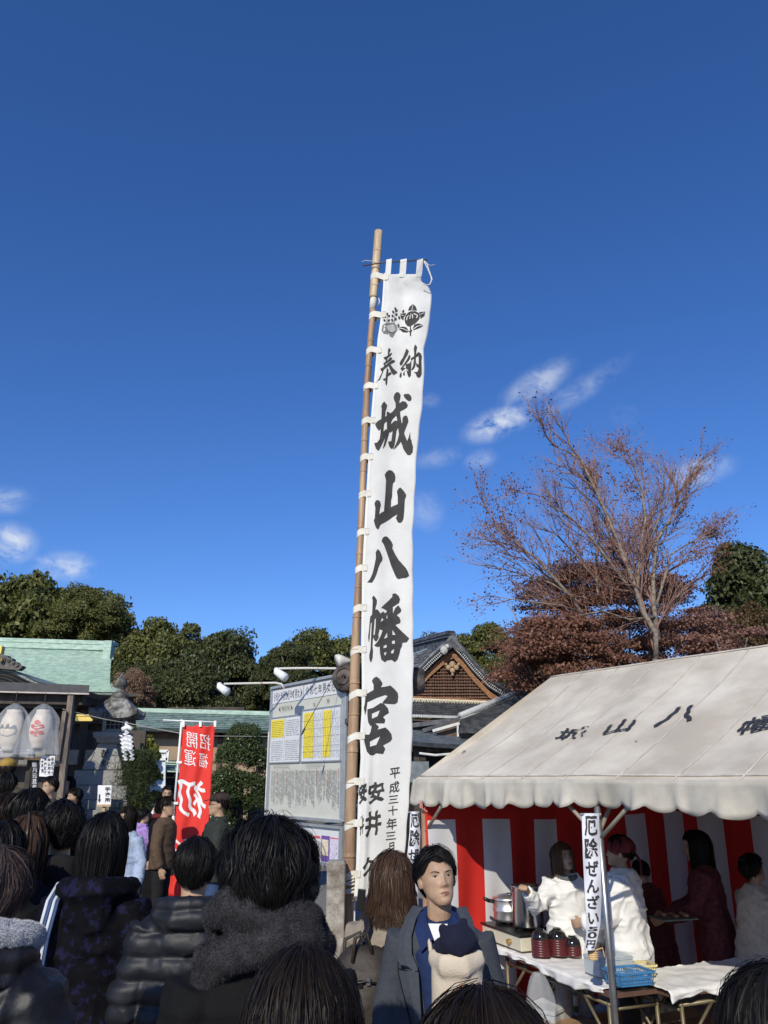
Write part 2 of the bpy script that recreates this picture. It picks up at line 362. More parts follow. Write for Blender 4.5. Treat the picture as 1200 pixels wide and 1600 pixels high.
T(700, 985, 50, 130, 2, EVG[2], 'olive green evergreen just right of the white banner', .5)
T(765, 970, 48, 120, 3, EVG[0], 'evergreen above the tiled gable, right of the olive one', 2.4)
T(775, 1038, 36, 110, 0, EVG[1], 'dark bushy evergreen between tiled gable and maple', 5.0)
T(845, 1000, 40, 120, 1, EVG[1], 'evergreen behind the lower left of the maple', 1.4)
T(1144, 846, 33, 215, 5, EVG[1], 'dark pointed conifer at the right edge behind the maple', .4, 'cone', .35, 'conifer_tree', None)
T(1235, 900, 34, 150, 6, leafmat('leaf_orange_brown', (.10, .065, .022), (.20, .10, .03)), 'orange brown autumn tree cut by the right edge', 1.2, 'round', .5, 'autumn_tree', None)
T(1165, 935, 30, 165, 7, leafmat('leaf_olive_brown', (.06, .052, .022), (.15, .085, .03)), 'olive and orange autumn tree between maple and right edge', .7, 'round', .5, 'autumn_tree', None)
def wood():
    rs = np.random.RandomState(77); Cs = []; Ns = []
    for i in range(150):
        x = rs.uniform(-34, 34); y = rs.uniform(50, 56) - abs(x) * .1; c = np.array([x, y, rs.uniform(.8, 7.2)]); p, nn = clump_pts(c, rs.uniform(1.4, 2.3), 420, rs); Cs.append(p); Ns.append(nn + np.array([0, 0, .4]))
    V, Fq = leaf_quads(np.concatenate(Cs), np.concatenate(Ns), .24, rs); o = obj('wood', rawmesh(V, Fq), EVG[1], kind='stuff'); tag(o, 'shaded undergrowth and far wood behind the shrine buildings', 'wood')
wood()
# small brown-leaved tree beside the hall roof
t = T(207, 1040, 27, 68, 8, leafmat('leaf_withered', (.16, .085, .045), (.36, .25, .17)), 'small tree with withered pinkish brown leaves beside the copper eave', 0, 'round', .2, 'withered_tree', None)

# ---------------------------------------------------------------- round clipped evergreen shrub
def shrub(px, ytop, ybot_px, Y, wpx, m, label, n=70, size=.045, name='evergreen_shrub', shape='egg', leaves=420, seed=3):
    top = W(px, ytop, Y); zc = Y * CT + (top.z - 2) * ST; w = wpx * zc / F; H = top.z; rs = np.random.RandomState(seed)
    t = thing(name, label, 'shrub', (top.x, Y, 0)); Cs = []; Ns = []
    for i in range(n):
        k = rs.uniform(0, 1); a = rs.uniform(0, 6.283)
        if shape == 'egg': prof = math.sin(math.pi * min(1, (1 - k) * .78 + .04)) ** .75 if k > .2 else .95
        else: prof = (1 - k) ** .6 * .9 + .12
        r = w / 2 * prof * .72; c = np.array([math.cos(a) * r, math.sin(a) * r, .12 * H + k * H * .78]); p, nn = clump_pts(c, w * .17, leaves, rs, .9); Cs.append(p); Ns.append(nn + np.array([0, 0, .4]))
    V, Fq = leaf_quads(np.concatenate(Cs), np.concatenate(Ns), size, rs, .5); o = bpy.data.objects.new('crown', rawmesh(V, Fq)); o.data.materials.append(m); COL.objects.link(o); o.parent = t
    mb = MB().tube([(0, 0, 0), (0, 0, H * .6)], [.09, .04], 8)
    for _ in range(7): mb.tube([(0, 0, .25), (rs.uniform(-.25, .25) * w, rs.uniform(-.25, .25) * w, H * rs.uniform(.5, .8))], [.04, .012], 5)
    ORG[t.name] = Vector((0, 0, 0)); obj('trunk', mb, bark, t, True); return t
glossy = leafmat('leaf_glossy', (.030, .050, .016), (.085, .11, .035), .15, .32)
shrub(384, 1116, 1290, 14.5, 112, glossy, 'round glossy evergreen shrub between red banner and notice board', n=110, size=.022, leaves=640)
shrub(232, 1135, 1270, 19, 60, leafmat('leaf_yellow_bamboo', (.10, .12, .02), (.26, .26, .05)), 'yellow green bush between the stone lantern and the low building', n=34, size=.05, name='yellow_bush', seed=8)
shrub(197, 1110, 1270, 20, 62, MATS['leaf_yellow_bamboo'], 'tall yellow green bush right behind the stone lantern', n=34, size=.05, name='yellow_bush', seed=12)
# pine and bamboo new-year decoration: upright stems with hanging needle sprays
def pine_decoration():
    Y = 15.2; p0 = W(215, 1175, Y); t = thing('pine_decoration', 'bushy new year pine and bamboo arrangement with white paper streamers beside stone lantern', 'decoration', (p0.x, Y, 0))
    rs = np.random.RandomState(5); mb = MB(); H = p0.z
    for i in range(9):
        a = rs.uniform(-.33, .33); mb.tube([(a * .5, rs.uniform(-.2, .2), 0), (a, rs.uniform(-.2, .2), H * .5), (a * 1.4, rs.uniform(-.2, .2), H * rs.uniform(.75, 1.05))], [.02, .014, .005], 5)
    ORG[t.name] = Vector((0, 0, 0)); obj('bamboo_stem', mb, mat('bamboo_green', (.10, .13, .04), .5), t, True)
    n = 21000; k = rs.uniform(0, 1, n) ** .9; x = rs.normal(0, 1, n) * (.25 - .12 * k) + .03; y = rs.normal(0, .18, n); z = .5 + k * (H - .45); q = .35 + .65 * (vn(np.stack([x * 5, y * 5, z * 3.4], 1)) > -.15)
    d = np.stack([rs.normal(0, .6, n), rs.normal(0, .6, n), -rs.uniform(-.2, 1., n)], 1); d /= np.linalg.norm(d, axis=1)[:, None]; ln = rs.uniform(.06, .15, n)[:, None] * q[:, None]; c = np.stack([x, y, z], 1); s = np.cross(d, rs.normal(0, 1, (n, 3))); s /= np.linalg.norm(s, axis=1)[:, None]
    V = np.stack([c - s * .006, c + s * .006, c + d * ln], 1).reshape(-1, 3); o = obj('pine_needles', rawmesh(V, np.arange(n * 3).reshape(-1, 3)), leafmat('leaf_needle', (.030, .050, .018), (.085, .10, .035), .2, .8), t, kind='stuff')
    return t
pine_decoration()

# ================================================================ maple tree, limbs first
def maple():
    Y0 = 20.; rs = np.random.RandomState(11); p0 = W(1012, 1110, Y0)
    t = thing('maple_tree', 'large nearly bare maple with spreading limbs and russet leaves above the tent', 'tree', (p0.x, Y0, 0))
    ORG[t.name] = Vector((0, 0, 0))
    def P(px, py, dy=0.):
        if py < 1000: px = 1005 + (px - 1005) * .90; py = 1000 + (py - 1000) * .90
        return W(px, py, Y0 + dy) - Vector((p0.x, Y0, 0))
    L0 = [([(1025, 1030), (1022, 985), (1010, 949), (992, 907), (965, 835), (933, 762), (900, 690), (872, 675), (842, 660)], .17, 0, -1.8),
          ([(1028, 1000), (1025, 945), (1021, 895), (1029, 828), (1054, 787), (1068, 750), (1079, 720)], .15, 0, .9),
          ([(996, 912), (998, 845), (1006, 787), (1004, 749), (992, 695), (980, 680)], .085, -.3, 1.2),
          ([(1000, 930), (975, 900), (950, 870), (915, 826), (879, 787), (850, 765), (825, 749)], .09, .1, -2.),
          ([(960, 1030), (917, 974), (883, 924), (846, 887), (820, 862), (796, 841), (765, 818), (733, 799)], .12, .6, -1.),
          ([(885, 926), (850, 905), (817, 891), (770, 880), (727, 866)], .06, .3, 1.5),
          ([(1028, 940), (1045, 890), (1054, 853), (1090, 830), (1137, 816)], .075, .3, 1.6),
          ([(940, 985), (925, 912), (927, 853), (919, 800), (900, 740)], .055, .4, 2.),
          ([(905, 955), (860, 945), (800, 935), (750, 925)], .055, .2, -1.5),
          ([(1035, 965), (1070, 920), (1100, 895), (1130, 880)], .06, 0, -1.4),
          ([(1025, 960), (985, 965), (930, 950), (880, 960)], .06, 0, -2.0), ([(985, 880), (955, 820), (925, 770), (880, 730)], .06, -.4, 1.5), ([(1003, 860), (1030, 790), (1040, 730), (1030, 690)], .05, .2, -1.6), ([(930, 905), (890, 850), (850, 815), (800, 800)], .05, .1, 1.8), ([(1050, 880), (1085, 860), (1120, 850)], .05, .2, -1.8), ([(900, 940), (850, 900), (800, 860), (760, 850)], .05, .3, 1.2), ([(950, 930), (955, 860), (950, 790), (960, 730)], .05, .3, 2.)]
    mb = MB(); limbsL = []
    mb.tube([(0, 0, -.1), P(1020, 1080), P(1025, 1030)], [.20, .13, .085], 10)
    mb.tube([(-.1, 0, 1.2), P(985, 1075, .3), P(960, 1030, .6)], [.14, .12, .08], 8)
    for pts, r, d0, d1 in L0:
        k = len(pts); q = [P(x, y, d0 + (d1 - d0) * .5 * i / (k - 1)) for i, (x, y) in enumerate(pts)]
        for i in range(1, k - 1): q[i] = q[i] + Vector(rs.normal(0, .035, 3))
        mb.tube(q, [r * .42 * (1 - i / (k - 1)) ** .8 + .009 for i in range(k)], 7); limbsL.append((q, r))
    leaves = []; tw = MB(); cnt = [0]
    def grow(p, d, ln, r, depth):
        pts = [p]; k = 4 if depth < 3 else 2
        for i in range(k):
            d = (d + Vector(rs.normal(0, .13, 3)) + Vector((0, 0, .045))).normalized(); pts.append(pts[-1] + d * ln / k)
        tw.tube(pts, [max(.0035, r * (1 - .7 * i / k)) for i in range(k + 1)], 3 if r < .012 else 5, cap=False); cnt[0] += 1
        if depth >= 2: leaves.extend([(q, 1 if pts[-1].z > 6.4 else 3) for q in pts[1:]])
        if depth < 4:
            for i in range(1, k + 1):
                for _ in range(2 if depth < 2 and i > 1 else 1):
                    ax = Vector(rs.normal(0, 1, 3)).normalized(); nd = (d + ax.cross(d) * rs.uniform(.35, .7)).normalized()
                    grow(pts[i], nd, ln * rs.uniform(.5, .72), r * .55, depth + 1)
    for q, r in limbsL:
        tot = len(q) - 1
        for i in range(1, len(q)):
            for _ in range(max(1, round((q[i] - q[i - 1]).length * 2.4))):
                u = rs.uniform(0, 1); p = q[i - 1].lerp(q[i], u); d = (q[i] - q[i - 1]).normalized(); out = Vector((p.x * .12, p.y * .1, .25)); ax = Vector(rs.normal(0, 1, 3)).normalized()
                nd = (d * 1.1 + ax.cross(d) * rs.uniform(.35, 1.0) + out * .45).normalized(); fr = i / tot
                grow(p, nd, rs.uniform(.9, 1.6) * (1.1 - .48 * fr), r * .15 + .007, 2 if r < .07 else 1)
    obj('trunk', mb, mat('maple_bark', (.20, .16, .13), .9, .35, 10, bump=.6, bscale=40, c2=(.34, .28, .22)), t, True)
    obj('branch', tw, mat('twig_bark', (.20, .105, .085), .85, .3, 4, c2=(.32, .19, .15)), t, kind='stuff', rec=False)
    pts = np.array([tuple(p) for p, w in leaves]); wgt = np.array([w for p, w in leaves]); lumps = fbm(pts * .55 + 9, 2)
    keep = rs.uniform(0, 1, len(pts)) < np.clip((.25 + .8 * (lumps > .10)) * np.where(pts[:, 2] > 8.0, .30, .85), 0, 1)
    pts = pts[keep]; C = np.repeat(pts, 3, 0) + rs.normal(0, .09, (len(pts) * 3, 3))
    V, Fq = leaf_quads(C, np.tile([0, 0, .3], (len(C), 1)), .033, rs, .7); print('maple twigs', cnt[0], 'leaves', len(C))
    o = bpy.data.objects.new('leaves', rawmesh(V, Fq)); o.data.materials.append(leafmat('leaf_russet', (.13, .045, .028), (.32, .13, .07), .3)); COL.objects.link(o); o.parent = t; o['kind'] = 'stuff'
maple()
def low_maple(px, ytop, Y, wpx, hpx, label, seed, m, n=85, lv=420):
    top = W(px, ytop, Y); zc = Y * CT + (top.z - 2) * ST; w = wpx * zc / F; h = hpx * zc / F; rs = np.random.RandomState(seed)
    t = thing('low_maple', label, 'tree', (top.x, Y, 0), 0, 'smaller russet maples in front of the wood'); Cs = []; Ns = []
    for i in range(n):
        a = rs.uniform(0, 6.283); k = rs.uniform(0, 1); r = w / 2 * math.sqrt(rs.uniform(.05, 1)) * math.sqrt(max(.05, 1 - (k * .95) ** 2))
        c = np.array([math.cos(a) * r, math.sin(a) * r * .7, top.z - h + k * h * .95]); p, nn = clump_pts(c, rs.uniform(.3, .8), int(lv * 1.9), rs, .42, .05); Cs.append(p); Ns.append(nn * .5 + np.array([0, -.5, .6]))
    V, Fq = leaf_quads(np.concatenate(Cs), np.concatenate(Ns), .038, rs, .7)
    o = bpy.data.objects.new('crown', rawmesh(V, Fq)); o.data.materials.append(m); COL.objects.link(o); o.parent = t
    mb = MB(); mb.tube([(0, 0, 0), (.1, 0, 1.5)], [.16, .12], 7); limbs(mb, (.05, 0, 1.2), [(rs.uniform(-.45, .45) * w, rs.uniform(-.3, .3) * w, top.z - h * rs.uniform(.1, .8)) for _ in range(9)], .1, rs)
    ORG[t.name] = Vector((0, 0, 0)); obj('trunk', mb, MATS['maple_bark'], t, True)
RUS = leafmat('leaf_russet_dense', (.12, .052, .034), (.29, .14, .085), .28); RUS2 = leafmat('leaf_russet_pink', (.17, .08, .06), (.33, .18, .13), .28)
low_maple(900, 880, 22, 260, 165, 'dense russet maple crown right below the bare limbs', 21, RUS, 110, 230)
low_maple(1020, 900, 24, 190, 140, 'dull brown maple behind the pale maple trunk', 22, RUS2, 80, 210)
low_maple(875, 965, 19, 200, 110, 'russet maple touching the ridge of the white tent', 23, RUS, 80, 230)
low_maple(1100, 965, 21, 200, 90, 'thin brown maple over the right half of the tent ridge', 24, RUS2, 50, 150)
# ================================================================ shrine hall with copper roof, left
copper = mat('copper_patina', (.34, .47, .39), .75, .12, 5, c2=(.47, .60, .51), bump=.3, bscale=60, stretch=(1, 1, 2.5))
copper_d = mat('copper_patina_dark', (.16, .23, .20), .7, .25, 6, c2=(.26, .35, .31), bump=.2)
dkwood = mat('dark_wood', (.035, .027, .021), .7, .4, 6, c2=(.075, .06, .048), stretch=(1, 1, .2))
grwood = mat('weathered_wood', (.17, .13, .10), .85, .3, 14, c2=(.27, .22, .18), stretch=(4, 4, .4), bump=.4)
gold = mat('gold_leaf', (.75, .52, .14), .35, .15, 20, metal=.8)
white = mat('white_paint', (.78, .78, .76), .5, .05)
black = mat('black_ink', (.040, .038, .037), .8, .2)
def ruled(rows, nx=18):
    P = []
    for (a, b) in rows: P.append([a.lerp(b, j / nx) for j in range(nx + 1)])
    return P
def hall():
    t = thing('shrine_hall', 'shrine hall with broad pale green copper roof and dark timber front at far left', 'shrine hall', (-11, 27, 0))
    rows = [(W(-120, 1001, 30), W(176, 1016, 30)), (W(-120, 1014, 29.5), W(174.5, 1026, 29.5)), (W(-120, 1031, 28.8), W(173, 1041, 28.8)), (W(-120, 1047, 27.9), W(172, 1056, 27.9)), (W(-120, 1060, 26.9), W(172, 1068, 26.9)), (W(-120, 1070, 26.1), W(174, 1076, 26.1)), (W(-120, 1081, 25), W(182, 1085.5, 25))]
    # overlapping copper courses: each one a real step
    mb = MB(); R_ = [(rows[i][0].lerp(rows[i + 1][0], k / 5), rows[i][1].lerp(rows[i + 1][1], k / 5)) for i in range(len(rows) - 1) for k in range(5)] + [rows[-1]]
    for i in range(len(R_) - 1):
        up = Vector((0, -.02, .035)); a, b = R_[i]; c, d = R_[i + 1]; mb.grid([[a, b], [c + up, d + up]]); mb.grid([[c + up, d + up], [c, d]])
    obj('roof', mb, copper, t)
    # hip flare to the right with lifted corner
    mb = MB(); a = W(172, 1066, 27.2); b = W(185, 1078, 26.2); c = W(216, 1087.5, 25); d = W(172, 1085.5, 25); e = W(196, 1086, 25)
    mb.grid([[W(171.5, 1062, 27.4), W(172.5, 1066, 27.2)], [W(171, 1075, 26.2), b], [d, e]]); mb.grid([[b, b + Vector((.05, .3, 0))], [W(200, 1084.5, 25.6), W(200, 1083.5, 26)], [e, c]]); mb.add([b, W(200, 1084.5, 25.6), e], [(0, 1, 2)])
    obj('roof_corner', mb, copper, t)
    mb = MB(); mb.beam(W(-120, 997, 30.1), W(182, 1006.5, 30.1), .5, .16); mb.beam(W(-120, 1003.5, 30.05), W(178, 1012, 30.05), .34, .24); mb.beam(W(-120, 1008, 29.98), W(175, 1016.5, 29.98), .5, .07)
    for k in range(3): mb.beam(W(176 - k * 1.5, 1012, 29.8 - .02 * k), W(174.5 - k, 1032, 29.4), .12, .12)
    mb.box(W(169, 1017, 29.4), (.3, .3, .75)); obj('roof_ridge', mb, copper, t, bevel=.02)
    mb = MB(); P = [[W(-120, 1082, 25.02), W(40, 1084, 25.02), W(182, 1087, 25.02), W(214, 1089, 25.02)], [W(-120, 1092, 25.3), W(40, 1094, 25.3), W(178, 1100, 25.3), W(206, 1095, 25.3)], [W(-120, 1104, 27), W(40, 1106, 27), W(165, 1108, 27), W(180, 1104, 27)]]
    mb.slab(P, (0, .1, .12)); obj('eave', mb, dkwood, t)
    mb = MB(); mb.box((-16, 28.4, 2.2), (22, .3, 4.4)); 
    for x in (-17, -14.6, -12.2, -10.2): mb.box((x, 27.2, 2.1), (.28, .28, 4.2))
    mb.box((-15, 27.2, 3.9), (18, .25, .3)); mb.box((-15, 27.2, .9), (18, .9, .25)); obj('wall', mb, dkwood, t)
    mb = MB(); a = W(100, 1122, 24.6); mb.box(a + Vector((.45, 0, -.02)), (.9, .08, .14)); mb.box(a + Vector((.45, -.05, .08)), (.9, .05, .05)); obj('gold_fitting', mb, gold, t)
    mb = MB(); mb.box(W(70, 1172, 25.5), (7.5, 1.6, .12)); mb.box(W(150, 1164, 24) + Vector((0, .5, 0)), (3.4, 1.2, .1)); obj('side_roof', mb, mat('slate_blue', (.07, .08, .11), .6, .2, 8), t)
    # curved front gable (karahafu) with crest tile
    c0 = W(0, 1067, 22.6); s_ = 22.6 * 1.0 / F
    k = MB(); n = 22; rows = []
    prof = []
    for j in range(n + 1):
        u = -1 + 2 * j / n; z = math.cos(u * math.pi / 2) ** 1.15 if abs(u) < 1 else 0; prof.append((u * 1.24, z * .46 - .05 + .06 * abs(u) ** 6))
    P = [[Vector((c0.x + x, c0.y + dy, c0.z + z * (1 - dy * .02))) for x, z in prof] for dy in (0, .8, 1.6, 2.4, 3.2)]
    k.slab(P, (0, 0, -.12)); obj('curved_gable_roof', k, mat('copper_blue', (.14, .19, .19), .5, .25, 10, c2=(.27, .34, .33)), t, True)
    k = MB()
    for r in range(5):
        q = [Vector((c0.x + x * (1 - .19 * r) + .0, c0.y - .03, c0.z + z * (1 - .2 * r) - .015)) for x, z in prof]; k.tube(q, .014, 5)
    obj('gable_rib', k, dkwood, t)
    k = MB(); poly = [W(-34, 1047, 22.4), W(-35, 1041, 22.4), W(-22, 1036, 22.4), W(-18, 1028, 22.4), W(-10, 1024, 22.4), W(0, 1022, 22.4), W(11, 1024, 22.4), W(13, 1028, 22.4), W(18, 1028, 22.4), W(20, 1033, 22.4), W(25, 1034, 22.4), W(28, 1038, 22.4), W(35, 1040, 22.4), W(34, 1043, 22.4), W(28, 1047, 22.4), W(0, 1044.5, 22.4)]
    k.prism(poly, (0, .25, 0)); 
    for (x, y, r) in ((13, 1032, .05), (20, 1036, .04), (26, 1040, .035), (5, 1031, .09)):
        c = W(x, y, 22.36); k.tube([c + Vector((r * math.cos(a) * (1 - a / 14), 0, r * math.sin(a) * (1 - a / 14))) for a in np.linspace(0, 9, 20)], .014, 5)
    obj('crest_tile', k, mat('grey_tile', (.10, .09, .08), .6, .3, 12), t)
    k = MB(); k.box(W(0, 1016, 22.5), (.18, .2, .22)); k.tube([W(1, 1031, 22.35), W(1, 1031, 22.25)], .05, 6); obj('gold_crest', k, gold, t)
hall()

# ---------------------------------------------------------------- open porch in front of the hall
def porch():
    Y = 14.; t = thing('wooden_porch', 'open timber porch with flat dark roof edge in front of the copper roofed hall', 'porch', (-7, 15, 0))
    mb = MB(); a = W(-60, 1063, Y); b = W(140, 1070.5, Y)
    P = [[a, b], [a + Vector((0, 3.6, .35)), b + Vector((b.x * .275, 3.6, .35))]]; mb.slab(P, (0, 0, -.17)); obj('roof', mb, mat('slate_roof', (.05, .05, .055), .6, .2, 8), t)
    mb = MB(); mb.beam(W(-60, 1079.5, Y - .02), W(139.5, 1084.3, Y - .02), .03, .025); obj('roof_lip', mb, mat('pale_edge', (.45, .40, .36), .6), t)
    mb = MB(); mb.beam(W(-60, 1090, Y + .25), W(132, 1093, Y + .25), .16, .2); mb.beam(W(-60, 1099, Y + .35), W(118, 1102, Y + .35), .12, .12)
    for k in range(10): p = W(-50 + 19 * k, 1086, Y + .1); mb.box(p + Vector((0, 1.2, .06)), (.07, 2.4, .09))
    obj('beam', mb, dkwood, t)
    def post(x1, y1, x2, y2, w, yy, g=None):
        mb = MB(); p = W(x1, y1, yy); q = G(x2, y2, 0) if y2 > 1400 else W(x2, y2, yy); mb.beam(p, q, w, w, up=(0, 1, 0)); return obj('post', mb, grwood, t, bevel=.008)
    p = W(112, 1086, Y + .05); q = W(94, 1253, Y + .05); d = (q - p); e = p + d * ((p.z) / (p.z - q.z)); mb = MB(); mb.beam(p, e, .105, .105, up=(0, 1, 0)); obj('post', mb, grwood, t, bevel=.008)
    p = W(101.5, 1111, Y - .05); q = W(90, 1189, Y - .05); mb = MB(); mb.beam(p, q, .075, .06, up=(0, 1, 0)); obj('brace', mb, grwood, t, bevel=.006)
    p = W(118, 1075, Y + 3.3); mb = MB(); mb.beam(p, Vector((p.x, p.y, 0)), .12, .12, up=(0, 1, 0)); obj('post', mb, dkwood, t)
    p = W(-40, 1090, Y + .2); mb = MB(); mb.beam(p, Vector((p.x, p.y, 0)), .14, .14, up=(0, 1, 0)); obj('post', mb, dkwood, t)
    p = W(51, 1186, Y + .2); mb = MB(); mb.beam(W(50, 1176, Y + .2), Vector((p.x, p.y, 0)), .09, .09, up=(0, 1, 0)); obj('post', mb, dkwood, t)
    mb = MB(); mb.beam(W(-60, 1182, Y), W(89, 1186, Y), .05, .06); obj('rail', mb, mat('rail_wood', (.20, .13, .085), .7, .25, 12), t, bevel=.005)
    mb = MB(); mb.box((W(-10, 1172, Y).x, Y + .15, W(0, 1172.5, Y).z), (1.35, .45, .025)); obj('shelf', mb, white, t)
    mb = MB(); mb.box((-7.4, 17.8, 1.5), (4.2, .1, 3.), rz=.0); obj('back_panel', mb, dkwood, t)
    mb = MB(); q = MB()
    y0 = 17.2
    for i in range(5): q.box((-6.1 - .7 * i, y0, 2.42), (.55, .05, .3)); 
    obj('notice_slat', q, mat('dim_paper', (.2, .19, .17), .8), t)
    return t
porch()
lampaper = mat('lantern_paper', (.66, .55, .43), .7, .12, 5, c2=(.76, .68, .57), bump=.5, bscale=14)
bagm = mat('clear_plastic_bag', (.75, .78, .82), .4, .1, 9, alpha=.20, bump=.8, bscale=9, spec=.35)
redink = mat('red_print', (.62, .05, .04), .6, .1)
greyink = mat('grey_print', (.20, .21, .22), .6, .15, 10)
def lantern(px, py, w_, h_, red, label, shape):
    Y = 13.75; c = W(px, py, Y); t = thing('paper_lantern', label, 'lantern', c, 0, 'bagged paper lanterns hanging in the porch'); mb = MB()
    prof = []; n = 14
    for i in range(n + 1):
        k = i / n; a = math.pi * k; r = w_ / 2 * (math.sin(a) ** .34 if 0 < k < 1 else .1) * (1.02 - .06 * k); r = max(r, w_ * .30); r *= 1 + .012 * (i % 2); prof.append((r, -h_ / 2 + h_ * k))
    mb.lathe((0, 0, 0), [(r, z) for r, z in prof], 22); ORG[t.name] = Vector((0, 0, 0)); obj('lantern_body', mb, lampaper, t, True)
    mb = MB(); mb.lathe((0, 0, -h_ / 2 - .02), [(w_ * .2, -.015), (w_ * .2, .02)], 18); obj('rim', mb, black, t); mb = MB(); mb.lathe((0, 0, h_ / 2 + .01), [(w_ * .18, -.015), (w_ * .18, .02)], 18); obj('rim', mb, black, t)
    mb = MB(); sc = w_ / 100
    for poly in shape:
        vs = []; 
        for x, z in poly:
            X = x * sc; Z = z * sc; a = math.asin(max(-.9, min(.9, X / (w_ / 2)))) ; rr = w_ / 2 * (math.sin(math.pi * (.5 + Z / h_)) ** .34) + .014; vs.append((X, -math.sqrt(max(0, rr * rr - X * X)), Z))
        tri = geometry.tessellate_polygon([[Vector((v[0], 0, v[2])) for v in vs]]); mb.add(vs, [tuple(q) for q in tri])
    obj('emblem', mb, redink if red else greyink, t)
    # loose plastic bag
    rs = np.random.RandomState(int(px)); n = 40; rings = []
    for i in range(15):
        k = i / 14; z = h_ * .66 - k * h_ * 1.32; base = w_ * (.10 + .62 * min(1, k * 3.2) ** .6) * (1 + .42 * max(0, k - .55)); ring = []
        for j in range(n):
            a = 2 * math.pi * j / n; r = base * (1 + (.05 + .12 * k) * math.sin(5 * a + px + 2 * k) + .05 * math.sin(11 * a + 6 * k) + .06 * rs.normal() * (k > .8) * .4); ring.append(Vector((r * math.cos(a) * (1 + .12 * k), r * .8 * math.sin(a), z)))
        ring.append(ring[0].copy()); rings.append(ring)
    mb = MB(); mb.grid(rings); obj('plastic_bag', mb, bagm, t, True)
    mb = MB(); mb.tube([(0, 0, h_ * .5), (0, 0, h_ * .95)], .008, 6); obj('cord', mb, black, t)
    return t
def circ(cx, cz, rx, rz_, n=12, a0=0, a1=360): return [(cx + rx * math.cos(R(a0 + (a1 - a0) * i / n)), cz + rz_ * math.sin(R(a0 + (a1 - a0) * i / n))) for i in range(n + (a1 - a0 < 360))]
red_sh = [circ(0, 26, 13, 12, 14, 0, 180) + [(-13, 22), (0, 17), (13, 22)], [(-30, 12), (-24, 20), (-14, 16), (0, 9), (14, 16), (24, 20), (31, 12), (26, 4), (14, 0), (0, -12), (-14, 0), (-26, 4)], circ(-18, -18, 14, 8), circ(18, -18, 14, 8), [(-3, -14), (3, -14), (3, -30), (-3, -30)], [(-12, -33), (-4, -28), (4, -28), (12, -33), (6, -36), (-6, -36)]]
gry_sh = [[(-34, -14), (-36, 6), (-26, 18), (-22, 26), (-14, 10), (-4, 6), (0, 18), (6, 26), (12, 6), (24, 16), (32, 20), (38, 4), (36, -14), (20, -24), (4, -28), (-14, -24)]]
lantern(18, 1141, .40, .68, False, 'cream paper lantern with grey leaf crest in a clear bag, left one', gry_sh)
lantern(64, 1139, .37, .64, True, 'cream paper lantern with red orange-blossom crest in a clear bag', red_sh)
def flat_sign(name, label, cat, corners, Y, m, rows, vertical=True, inkm=None, thick=.02, bold=.03, tag_group=None):
    """rows: list of (text, x0, y0, x1, y1) in photo pixels on the sign plane; text runs downward"""
    c = W(sum(p[0] for p in corners) / 4, sum(p[1] for p in corners) / 4, Y); t = thing(name, label, cat, c); mb = MB(); P = [W(x, y, Y) for x, y in corners]; mb.prism(P, (0, thick, 0)); obj('panel', mb, m, t)
    for tx, x0, y0, x1, y1 in rows:
        n = len(tx); dx = (y1 - y0) / n
        for i, ch in enumerate(tx):
            ya = y0 + dx * i; mb = MB(); put_glyph(mb, ch, x0, ya + dx * .08, x1, ya + dx * .92, lambda x, y: W(x, y, Y) + Vector((0, -.003, 0)), bold=bold); obj('character', mb, inkm or black, t)
    return t
paper = mat('white_paper', (.80, .80, .82), .7, .04)
flat_sign('paper_notice', 'white paper notice with four columns of black writing hanging on the porch rail', 'notice', [(64, 1181), (86.5, 1181), (82, 1214), (61, 1213)], 13.9, paper, [('祈願受付', 80, 1183, 84.5, 1211), ('申込用紙', 74.5, 1184, 79, 1211), ('参拝順路', 69, 1184, 73, 1211), ('御札所', 64.5, 1184, 68.5, 1209)])
flat_sign('black_signboard', 'narrow black signboard with white brush writing standing under the porch', 'sign', [(50.5, 1187), (61, 1188), (57, 1237), (46.5, 1237)], 14.05, mat('black_board', (.015, .015, .017), .5), [('一月元旦祭', 50.5, 1190, 57.5, 1234)], inkm=mat('chalk_white', (.6, .6, .62), .8))

